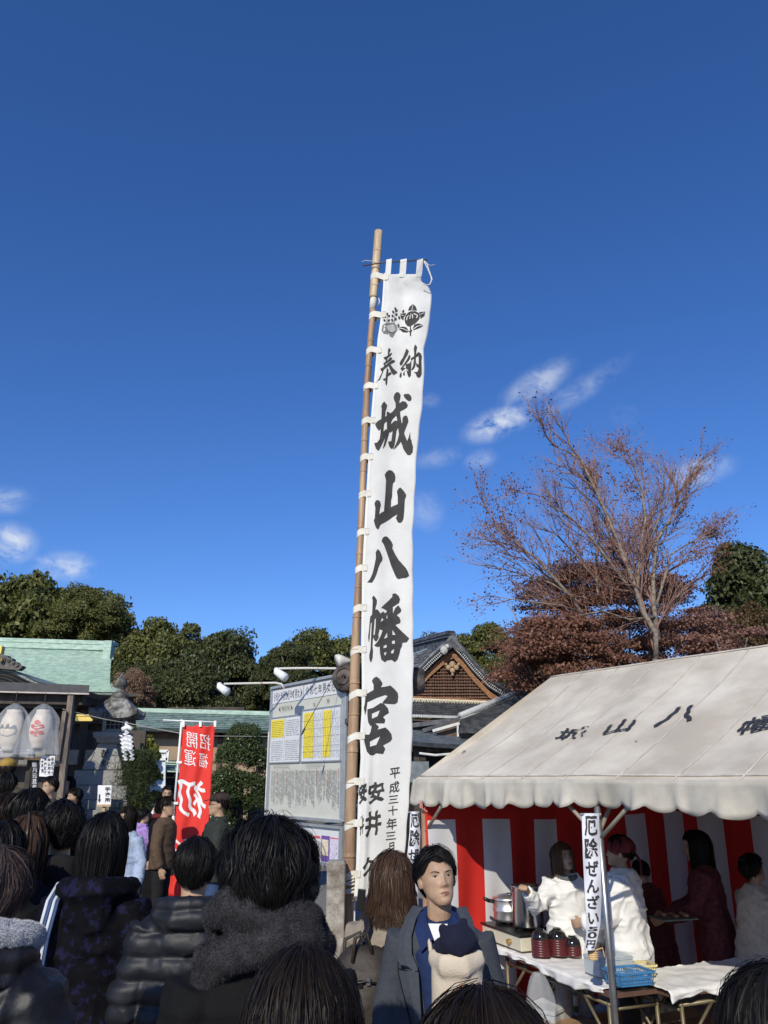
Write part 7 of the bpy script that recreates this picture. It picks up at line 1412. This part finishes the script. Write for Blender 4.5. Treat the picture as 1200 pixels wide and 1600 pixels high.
def baby():
    c = Vector((man.x + .055, man.y - .17, 0)); t = thing('baby_carrier', 'cream baby carrier and fluffy navy bear hood on the man in the blue grey coat', 'baby carrier', c); rs = np.random.RandomState(5)
    zt = W(710, 1436, c.y).z; h0 = W(716, 1470, c.y - .05); mb = MB(); mb.ball(h0, (.076, .072, .060), 20); mb.ball(h0 + Vector((-.064, .02, .036)), (.022, .018, .022), 10); mb.ball(h0 + Vector((.026, .03, .062)), (.022, .018, .022), 10); mb.ball(h0 + Vector((-.064, .03, -.024)), (.036, .04, .028), 12)
    me = remesh(mb, .009, 3); v = getv(me); nn = getn(me); v += nn * (.006 * fbm(v * 24, 2))[:, None]; setv(me, v); nf = hairmat('navy_fleece', (.004, .006, .020), (.014, .018, .055), .85); o = obj('bear_hood', me, mat('navy_fleece_base', (.006, .008, .026), .95), t, True); fibres(o.data, 15000, .011, .0009, rs, nf, o, 'fleece', .1)
    z1 = h0.z - .050; mb = MB(); mb.loft([(z1 - .46, .090, .06, c.x, c.y + .03), (z1 - .36, .112, .09, c.x, c.y + .01), (z1 - .2, .105, .085, c.x, c.y + .01), (z1 - .07, .100, .08, c.x, c.y), (z1 - .02, .105, .082, c.x + .01, c.y)], 26); mb.tube([Vector((c.x - .095, c.y + .02, z1 - .02)), Vector((c.x - .06, c.y - .070, z1 - .035)), Vector((c.x + .03, c.y - .088, z1 - .03)), Vector((c.x + .10, c.y - .03, z1 - .01))], [(.02, .03), (.022, .045), (.022, .045), (.02, .03)], 10)
    me = remesh(mb, .009, 4); v = getv(me); nn = getn(me); v += nn * (.006 * (1 - np.abs(vn(v * np.array([12, 12, 7]))) * 2))[:, None]; setv(me, v); obj('carrier', me, mat('cream_canvas', (.60, .51, .40), .9, .05, 12, bump=.3, bscale=120), t, True)
    mb = MB(); mb.tube([Vector((c.x - .085, c.y + .01, z1 - .1)), Vector((c.x - .105, c.y + .045, z1 + .02)), Vector((c.x - .105, c.y + .085, z1 + .05))], [(.022, .010)] * 3, 8); obj('strap', mb, mat('cream_canvas', (.6, .51, .4)), t, True)
    mb = MB(); e0 = Vector((c.x, c.y - .082, z1 - .12))
    for k in range(9): mb.tube([e0 + Vector((.012 * math.sin(k * 1.9), 0, .012 * math.cos(k * 2.3))), e0 + Vector((.02 * math.sin(k * 2.9 + 1), .004, .024 * math.cos(k * 1.3)))], .002, 4)
    obj('embroidery', mb, mat('orange_thread', (.6, .15, .05), .8), t, kind='stuff')
baby()
# ---- woman in a grey-beige coat with a brown backpack
def backpack_lady(info):
    rs = info['rs']; bpm = mat('brown_backpack', (.032, .024, .018), .6, .25, 14, bump=.25, bscale=40); mb = MB()
    mb.loft([(.92, .13, .06, -.11, -.26), (.98, .165, .085, -.115, -.255), (1.12, .17, .09, -.12, -.25), (1.24, .15, .075, -.11, -.235), (1.32, .10, .04, -.10, -.215), (1.34, .05, .02, -.10, -.21)], 24); me = remesh(mb, .011, 3); v = getv(me); nn = getn(me); v += nn * (.009 * (1 - np.abs(vn(v * np.array([10, 10, 8]) + 4)) * 2))[:, None]; setv(me, v)
    bag = thing('backpack', 'dark brown nylon backpack on the back of the woman in the grey coat', 'backpack', info['t'].location, info['t'].rotation_euler.z, local=True); s = info['sc']
    def bp(n, m_, mat_, sm=True):
        if isinstance(m_, MB): m_.v = [tuple(Vector(q) * s) for q in m_.v]
        else: m_.transform(Matrix.Scale(s, 4))
        return obj(n, m_, mat_, bag, sm)
    bp('body', me, bpm)
    for a in ([(-.15, -.29, 1.28), (-.14, -.28, 1.38), (-.09, -.26, 1.40), (-.06, -.26, 1.31)], [(-.20, -.25, 1.27), (-.20, -.20, 1.36), (-.13, -.19, 1.39), (-.09, -.20, 1.30)]): mb = MB(); mb.tube(a, .009, 7); bp('grab_handle', mb, bpm)
    for e in (-1, 1): mb = MB(); mb.tube([(-.10 + e * .05, -.2, 1.3), (e * .10, -.135, 1.40), (e * .115, -.06, 1.445), (e * .12, .06, 1.40), (e * .14, .12, 1.25), (e * .19, .02, 1.06), (-.1 + e * .14, -.2, 1.0)], [(.006, .02)] * 7, 8, up=(0, 0, 1)); bp('shoulder_strap', mb, mat('black_web', (.012, .011, .011), .6))
    for k in range(6): mb = MB(); a = Vector((-.245 + .035 * k, -.335 + .004 * k * 0, 1.155 + .012 * k)); mb.box(a, (.018, .012, .03), rx=.2); bp('buckle', mb, steel if k % 2 else blk, False)
    mb = MB(); mb.tube([(-.25, -.32, 1.19), (-.18, -.345, 1.2), (-.08, -.34, 1.215), (.0, -.32, 1.2)], .005, 6); bp('zip', mb, blk)
    mb = MB(); mb.tube([(-.18, -.345, 1.17), (-.185, -.35, 1.10)], [.010, .006], 7); bp('white_charm', mb, white)
    mb = MB(); 
    for k in range(0): mb.tube([(.088 * math.sin(a) , -.015 + .082 * math.cos(a) - .01 * k, 1.425 + .012 * k - .02 * math.cos(a)) for a in np.linspace(.6, 5.7, 18)], [(.010, .018)] * 18, 8, up=(0, 0, 1))
person('woman with long brown hair and greyish beige coat carrying a dark backpack', 610, 1328, 4.15, rz=-6, sex='f', hairs=dict(style='long', thick=.024, zend=-.215, n=9000, m=H_BROWN, curlin=-.5, messy=.07, width=.0014), top=dict(kind='coat', hem=.42, b=1.06, m=c_beige, fold=.007, name='coat', cv=.012, flare=1.1), arms=(((-.24, .06, 1.14), (-.20, .23, 1.29)), None), hands=(1.0, .4), handdir=((-1, 0, .3), None), head=(-14, 8, 0), seed=31, extra=backpack_lady, vox=.0085)
# phone-like dark object in her hand
t = thing('phone', 'dark phone held up by the woman in the beige coat', 'phone', W(564, 1402, 4.3)); mb = MB(); mb.box(W(564, 1406, 4.3), (.04, .012, .10), ry=.1); obj('case', mb, blk, t, bevel=.004)

# ---- lower left foreground
def fleece_hood(info):
    rs = info['rs']; cb = MB(); cb.tube([(.125 * math.sin(a), -.02 + .115 * math.cos(a), 1.505 - .030 * math.cos(a)) for a in np.linspace(0, 2 * math.pi, 22)], [(.036, .045)] * 22, 12, up=(0, 0, 1)); me = remesh(cb, .011, 3); o = part(info, 'fleece_collar', me, mat('white_fleece_base', (.55, .55, .58), .95)); fibres(o.data, 60000, .009, .0008, rs, hairmat('white_fleece', (.42, .43, .47), (.66, .66, .68), .9), o, 'fleece', .1)
    mb = MB(); mb.tube([(-.02, -.26, 1.06), (-.02, -.265, .98)], .004, 5); 
    for k in range(7): mb.ball((-.03 + .008 * k, -.262, 1.05 - .012 * (k % 3)), .006, 6)
    part(info, 'bead_charm', mb, mat('bead_pale', (.6, .6, .62), .3)); mb = MB(); mb.tube([(-.02, -.265, .985), (-.022, -.267, .93)], [.008, .014], 6); part(info, 'tassel', mb, mat('tan_tassel', (.5, .3, .15), .8))
H_GREY = hairmat('hair_greying', (.022, .014, .012), (.085, .060, .055), .6)
person('person with short greying brown hair and white fleece collared black puffer at lower left', 2, 1324, 2.6, rz=-4, hairs=dict(style='short', thick=.026, n=15000, m=H_GREY, messy=.06, width=.0009, taper=.4, fringe=90, open_=30), top=dict(kind='puffer', hem=.6, b=1.22, m=c_puff, quilt=.20, hood=True, fold=.010, name='puffer_jacket', cv=.010), seed=41, extra=fleece_hood, vox=.012)
person('man with wavy black hair and dark grey coat behind the person with fleece collar', 103, 1252, 4.5, rz=18, hairs=dict(style='short', thick=.028, n=7000, m=H_BLACK, messy=.10, wav=.12, width=.0015, taper=.5), top=dict(kind='coat', hem=.6, b=1.12, m=c_grey, hood=True, fold=.007, name='coat', cv=.013), head=(20, 0, 0), seed=43, vox=.014)
person('woman with brown shoulder length hair in the left part of the crowd', 46, 1272, 4.3, rz=-5, sex='f', hairs=dict(style='bob', thick=.026, zend=-.20, n=2200, m=H_BROWN, width=.003), top=dict(m=c_grey, b=1.05, name='coat', hem=.6), seed=45)
person('woman with straight black hair at the left edge of the crowd', 8, 1282, 3.9, rz=5, sex='f', hairs=dict(style='bob', thick=.026, zend=-.19, n=2200, m=H_BLACK, width=.003), top=dict(m=c_black, b=1.05, name='coat', hem=.6), seed=46)
person('man with thinning dark hair and grey coat in the left crowd', 16, 1238, 5.6, rz=-10, hairs=dict(style='short', thick=.020, n=1300, m=H_DARK, messy=.02, width=.003), top=dict(m=c_grey, b=1.1, name='coat', hem=.6), seed=47)
person('man with full black hair glancing right in the left crowd', 51, 1233, 5.4, rz=-35, hairs=dict(style='short', thick=.028, n=1500, m=H_BLACK, messy=.06, width=.003), top=dict(m=c_black, b=1.05, name='coat', hem=.6), seed=48)
person('person in a white hooded top at the far left edge under the lanterns', 14, 1207, 9.5, rz=0, hairs=dict(style='short', thick=.022, n=500, m=H_BLACK, width=.005), top=dict(m=mat('white_hoodie', (.62, .60, .56), .9), hood=True, b=1.15, name='hooded_top', hem=.7), seed=49, vox=.02)
person('person in a mustard hat in the dim porch at far left', 14, 1186, 13.2, rz=10, hairs=dict(style='short', thick=.02, n=300, m=H_DARK, width=.006), top=dict(m=c_olive, b=1.05, name='coat', hem=.6), seed=50, vox=.022, extra=lambda i: part(i, 'hat', MB().ball((0, -.01, ZC + .19), (.10, .115, .075), 14), mat('mustard_knit', (.32, .20, .04), .9), head=True))
person('woman in a black coat standing below the porch post looking at camera', 108, 1212, 14.6, rz=172, sex='f', hairs=dict(style='bob', thick=.02, zend=-.06, n=500, m=H_BLACK, width=.005), top=dict(m=c_black, b=1.05, name='coat', hem=.5), seed=51, vox=.018)
person('child in black looking sideways beside the woman in the black coat', 118, 1230, 13.6, rz=120, sex='f', hairs=dict(style='short', thick=.022, n=500, m=H_BLACK, width=.005), top=dict(m=c_black, b=1.05, name='coat', hem=.6), seed=52, vox=.018)
person('person in an olive coat holding a camera near the wooden porch post', 80, 1212, 12.4, rz=150, hairs=dict(style='short', thick=.022, n=500, m=H_DARK, width=.005), top=dict(m=c_olive, b=1.1, name='coat', hem=.6), arms=(((-.26, .06, 1.14), (-.10, .26, 1.32)), ((.26, .06, 1.14), (.10, .26, 1.32))), seed=53, vox=.018)
# ---- middle distance, centre left
person('young woman with fringe and pale blue coat facing the camera past the bob haired woman', 201, 1258, 9.8, rz=165, sex='f', hairs=dict(style='long', thick=.020, zend=-.24, n=1600, m=H_DARK, width=.0035, open_=36, fringe=64), top=dict(m=c_lblue, b=1.02, name='coat', hem=.55), head=(-12, 0, 0), seed=61, vox=.012)
person('girl in a lilac hooded jacket and brown boots holding up a white leaflet', 226, 1263, 13.8, rz=-62, sex='f', hairs=dict(style='short', thick=.024, n=900, m=H_BLACK, width=.004), top=dict(m=c_purple, b=1.16, name='hooded_jacket', hem=.72, hood=True, fold=.006), arms=(((-.22, .08, 1.12), (-.12, .22, 1.32)), ((.22, .10, 1.14), (.10, .26, 1.38))), seed=62, vox=.015, shoes='tan')
t = thing('leaflet', 'small white leaflet held up beside the girl in the lilac jacket', 'leaflet', W(242, 1271, 13.6)); mb = MB(); mb.prism([W(236, 1270, 13.6), W(240, 1262, 13.6), W(250, 1271, 13.6), W(245, 1279, 13.6)], (0, .01, 0)); obj('sheet', mb, paper, t)
person('man in a brown jacket and black trousers standing by the red banner pole', 262, 1243, 11.3, rz=-95, hairs=dict(style='short', thick=.022, n=900, m=H_DARK, width=.004), top=dict(m=c_brown, b=1.18, name='jacket', hem=.84, fold=.006), bottom=dict(m=c_grey), seed=63, vox=.011, arms=(None, ((.26, -.01, 1.10), (.27, .08, .86))))
person('woman in black with a dark red scarf behind the man in the brown jacket', 252, 1246, 12.6, rz=95, sex='f', hairs=dict(style='bob', thick=.024, zend=-.08, n=700, m=H_BLACK, width=.005), top=dict(m=c_black, b=1.08, name='coat', hem=.35), seed=64, vox=.016, extra=lambda i: part(i, 'scarf', MB().tube([(.10 * math.sin(a), -.01 + .1 * math.cos(a), 1.47) for a in np.linspace(0, 6.28, 16)], .035, 8), c_dkred))
person('man with glasses raising a hand to his face left of the red banner', 263, 1226, 14.6, rz=190, hairs=dict(style='short', thick=.02, n=500, m=H_BLACK, width=.005), top=dict(m=c_black, b=1.08, name='coat', hem=.5), arms=(None, ((.26, .06, 1.14), (.10, .24, 1.40))), seed=65, vox=.014, extra=lambda i: [part(i, 'glasses', MB().tube([(e * .031 + .02 * math.cos(a), .098, ZC + .115 + .015 * math.sin(a)) for a in np.linspace(0, 6.28, 14)], .002, 5), blk, head=True) for e in (-1, 1)])
def brown_cap(i):
    part(i, 'cap', MB().ball((0, -.008, ZC + .175), (.09, .112, .068), 18), mat('brown_cap', (.035, .022, .018), .9), head=True); part(i, 'cap_brim', MB().slab([[Vector((-.06, .08, ZC + .165)), Vector((.06, .08, ZC + .165))], [Vector((-.045, .16, ZC + .150)), Vector((.045, .16, ZC + .150))]], (0, 0, .006)), mat('brown_cap', (.035, .022, .018)), head=True)
    for e in (-1, 1): part(i, 'glasses', MB().tube([(e * .031 + .02 * math.cos(a), .098, ZC + .115 + .015 * math.sin(a)) for a in np.linspace(0, 6.28, 14)], .002, 5).tube([(e * .05, .097, ZC + .117), (e * .08, 0, ZC + .12)], .002, 5), blk, head=True)
    part(i, 'camera', MB().box((0, .25, 1.10), (.12, .07, .08)), blk, smooth=False); part(i, 'bag_strap', MB().tube([(-.14, -.08, 1.42), (-.1, .05, 1.44), (.0, .145, 1.3), (.16, .12, 1.08)], [(.004, .02)] * 4, 6, up=(0, 1, 0)), blk)
person('man in brown cap, glasses, green jacket and jeans right of the red banner', 343, 1236, 9.8, rz=108, hairs=dict(style='short', thick=.016, n=1000, m=H_DARK, width=.0035), top=dict(m=c_dkgreen, b=1.2, name='jacket', hem=.82, fold=.007, collar=.01), bottom=dict(m=c_jeans, name='jeans'), arms=(((-.25, .03, 1.12), (-.07, .24, 1.10)), ((.25, .03, 1.12), (.07, .24, 1.10))), hands=(.8, .8), seed=66, vox=.011, extra=brown_cap)
# ---- foreground heads at the bottom edge
person('head with shiny straight dark brown hair and centre parting at the bottom centre', 474, 1474, 1.58, rz=4, sex='f', hairs=dict(style='long', thick=.020, zend=-.30, n=20000, m=H_DARK, width=.0007, curlin=-.10, open_=25, fringe=90), top=dict(m=c_black, b=1.0, name='coat', hem=.5), seed=71, face=False, extra=None, head=(0, 8, 0))
person('head with dark brown parted hair at the bottom edge below the man with the baby', 752, 1536, 1.18, rz=-8, sex='f', hairs=dict(style='long', thick=.020, zend=-.30, n=20000, m=H_DARK, width=.0007, open_=25, fringe=90), top=dict(m=c_black, b=1.0, name='coat', hem=.5), seed=73, face=False, head=(0, 8, 0))
person('head with glossy black hair cut by the bottom right corner', 1206, 1503, 1.5, rz=10, sex='f', hairs=dict(style='bob', thick=.024, zend=-.22, n=14000, m=H_BLACK, width=.0008), top=dict(m=c_black, b=1.0, name='coat', hem=.5), seed=75, face=False)
# ---- stall helpers
tenty = TP(1.0, .9)
def place_stall(px, py, Y, **k): return person(k.pop('label'), px, py, Y, **k)
place_stall(881, 1314, 6.75, label='young woman with long brown hair in white smock stirring the stock pot', rz=192, sex='f', hairs=dict(style='long', thick=.022, zend=-.30, n=3400, m=H_CHEST, width=.0028, curlin=-.05, open_=38, fringe=66), top=dict(kind='jacket', hem=.80, b=1.12, m=c_white, fold=.017, name='smock', cv=.012, flare=1.12), arms=(((-.26, .05, 1.12), (-.16, .22, .92)), ((.35, .10, 1.22), (.50, .28, 1.37))), hands=(.5, 1.1), handdir=(None, (0, .2, 1)), head=(6, -14, 4), seed=81, vox=.0085, bottom=dict(m=c_greytr), extra=lambda i: (part(i, 'scarf', MB().tube([(.085 * math.sin(a), .0 + .08 * math.cos(a), 1.455 - .02 * math.cos(a)) for a in np.linspace(0, 6.28, 16)], .026, 8), mat('grey_knit', (.12, .12, .12), .95))))
t = thing('ladle', 'steel ladle handle standing in the stock pot under the hand of the stirring woman', 'ladle', pc + Vector((.0, 0, .2))); mb = MB(); hnd = W(822, 1396, pc.y + .02); mb.tube([pc + Vector((-.01, .02, .16)), hnd + Vector((0, 0, .03))], .006, 7); obj('handle', mb, stain, t, True); mb = MB(); mb.ball(pc + Vector((-.01, .02, .19)), (.035, .035, .025), 10); obj('bowl', mb, stain, t, True)
def kerchief(i):
    part(i, 'kerchief', MB().ball((0, -.012, ZC + .150), (.098, .118, .094), 20), mat('dark_red_kerchief', (.13, .015, .018), .85, .3, 20), head=True)
    for e in (-1, 1): part(i, 'kerchief_tail', MB().tube([(e * .01, -.12, ZC + .11), (e * .02 - .02, -.16, ZC + .06), (e * .025 - .04, -.165, ZC - .06)], [(.01, .02), (.008, .03), (.004, .02)], 8), mat('dark_red_kerchief', (.13, .015, .018)), head=True)
place_stall(965, 1302, 6.45, label='woman in white smock and dark red kerchief seen from the side behind the tent pole', rz=62, sex='f', hairs=dict(style='short', thick=.02, n=900, m=H_BLACK, width=.0035), top=dict(kind='jacket', hem=.74, b=1.25, m=c_white, fold=.019, name='smock', cv=.012, flare=1.05), arms=(((-.26, .10, 1.12), (-.15, .32, 1.06)), ((.25, .08, 1.12), (.14, .30, 1.05))), head=(10, -4, 0), seed=83, vox=.0095, extra=kerchief)
place_stall(1098, 1296, 6.9, label='woman with black ponytail and maroon patterned coat leaning over the right table', rz=70, sex='f', hairs=dict(style='bob', thick=.028, zend=-.20, n=1800, m=H_BLACK, width=.0032), top=dict(kind='jacket', hem=.66, b=1.18, m=c_maroon, fold=.008, name='coat', cv=.014), arms=(((-.25, .12, 1.14), (-.16, .40, 1.06)), ((.25, .12, 1.14), (.14, .40, 1.04))), lean=6, seed=85, vox=.010)
place_stall(1163, 1331, 6.5, label='woman in cream smock bending with hair tied up at the right edge of the tent', rz=-70, sex='f', hairs=dict(style='short', thick=.026, n=1100, m=H_BLACK, width=.0035, messy=.05), top=dict(kind='kimono', hem=.70, b=1.15, m=c_cream, fold=.010, name='smock', cv=.014), arms=(((-.25, .12, 1.10), (-.14, .36, .96)), ((.25, .12, 1.10), (.14, .36, .92))), lean=10, head=(0, -22, 0), seed=87, vox=.011, extra=lambda i: part(i, 'hair_bun', MB().ball((0, -.08, ZC + .225), (.035, .035, .03), 12), H_BLACK, head=True))
place_stall(1020, 1395, 7.6, label='dim figure in dark red stooping in the shade at the back of the tent', rz=40, sex='f', hairs=dict(style='short', thick=.02, n=500, m=H_DARK, width=.005), top=dict(kind='jacket', hem=.6, b=1.15, m=c_maroon, name='coat', cv=.018), lean=12, seed=89, vox=.018, H=1.30)

# food tray held by the woman in the maroon coat, plastic bag on the table leg
t = thing('food_tray', 'pale tray with brown snacks held over the right table in the tent', 'tray', W(1052, 1432, 6.75)); c = W(1052, 1434, 6.7); mb = MB(); mb.box(c, (.30, .22, .012), rz=.3); obj('tray', mb, mat('dull_green_tray', (.16, .19, .15), .5), t, bevel=.004); mb = MB()
for k in range(14): mb.ball(c + Vector((.1 * math.sin(k * 2.1), .06 * math.cos(k * 1.7), .018 + .006 * (k % 3))), (.028, .02, .014), 7)
obj('snacks', mb, mat('brown_snack', (.32, .17, .08), .7, .3, 30), t, True, kind='stuff')
t = thing('plastic_bag', 'translucent white plastic bag hanging from the front edge of the left stall table', 'bag', G(838, 1522, .68)); c = G(838, 1516, .69); rs = np.random.RandomState(3); rings = []
for i in range(12):
    k = i / 11; r = .03 + .075 * min(1, k * 2) ** .7; rings.append([c + Vector((r * math.cos(a) * (1 + .12 * math.sin(3 * a + 4 * k)), -.05 + .6 * r * math.sin(a) * (1 + .15 * math.sin(5 * a + 2)), -.34 * k)) for a in np.linspace(0, 2 * math.pi, 25)])
mb = MB(); mb.grid(rings); obj('bag', mb, bagm, t, True)
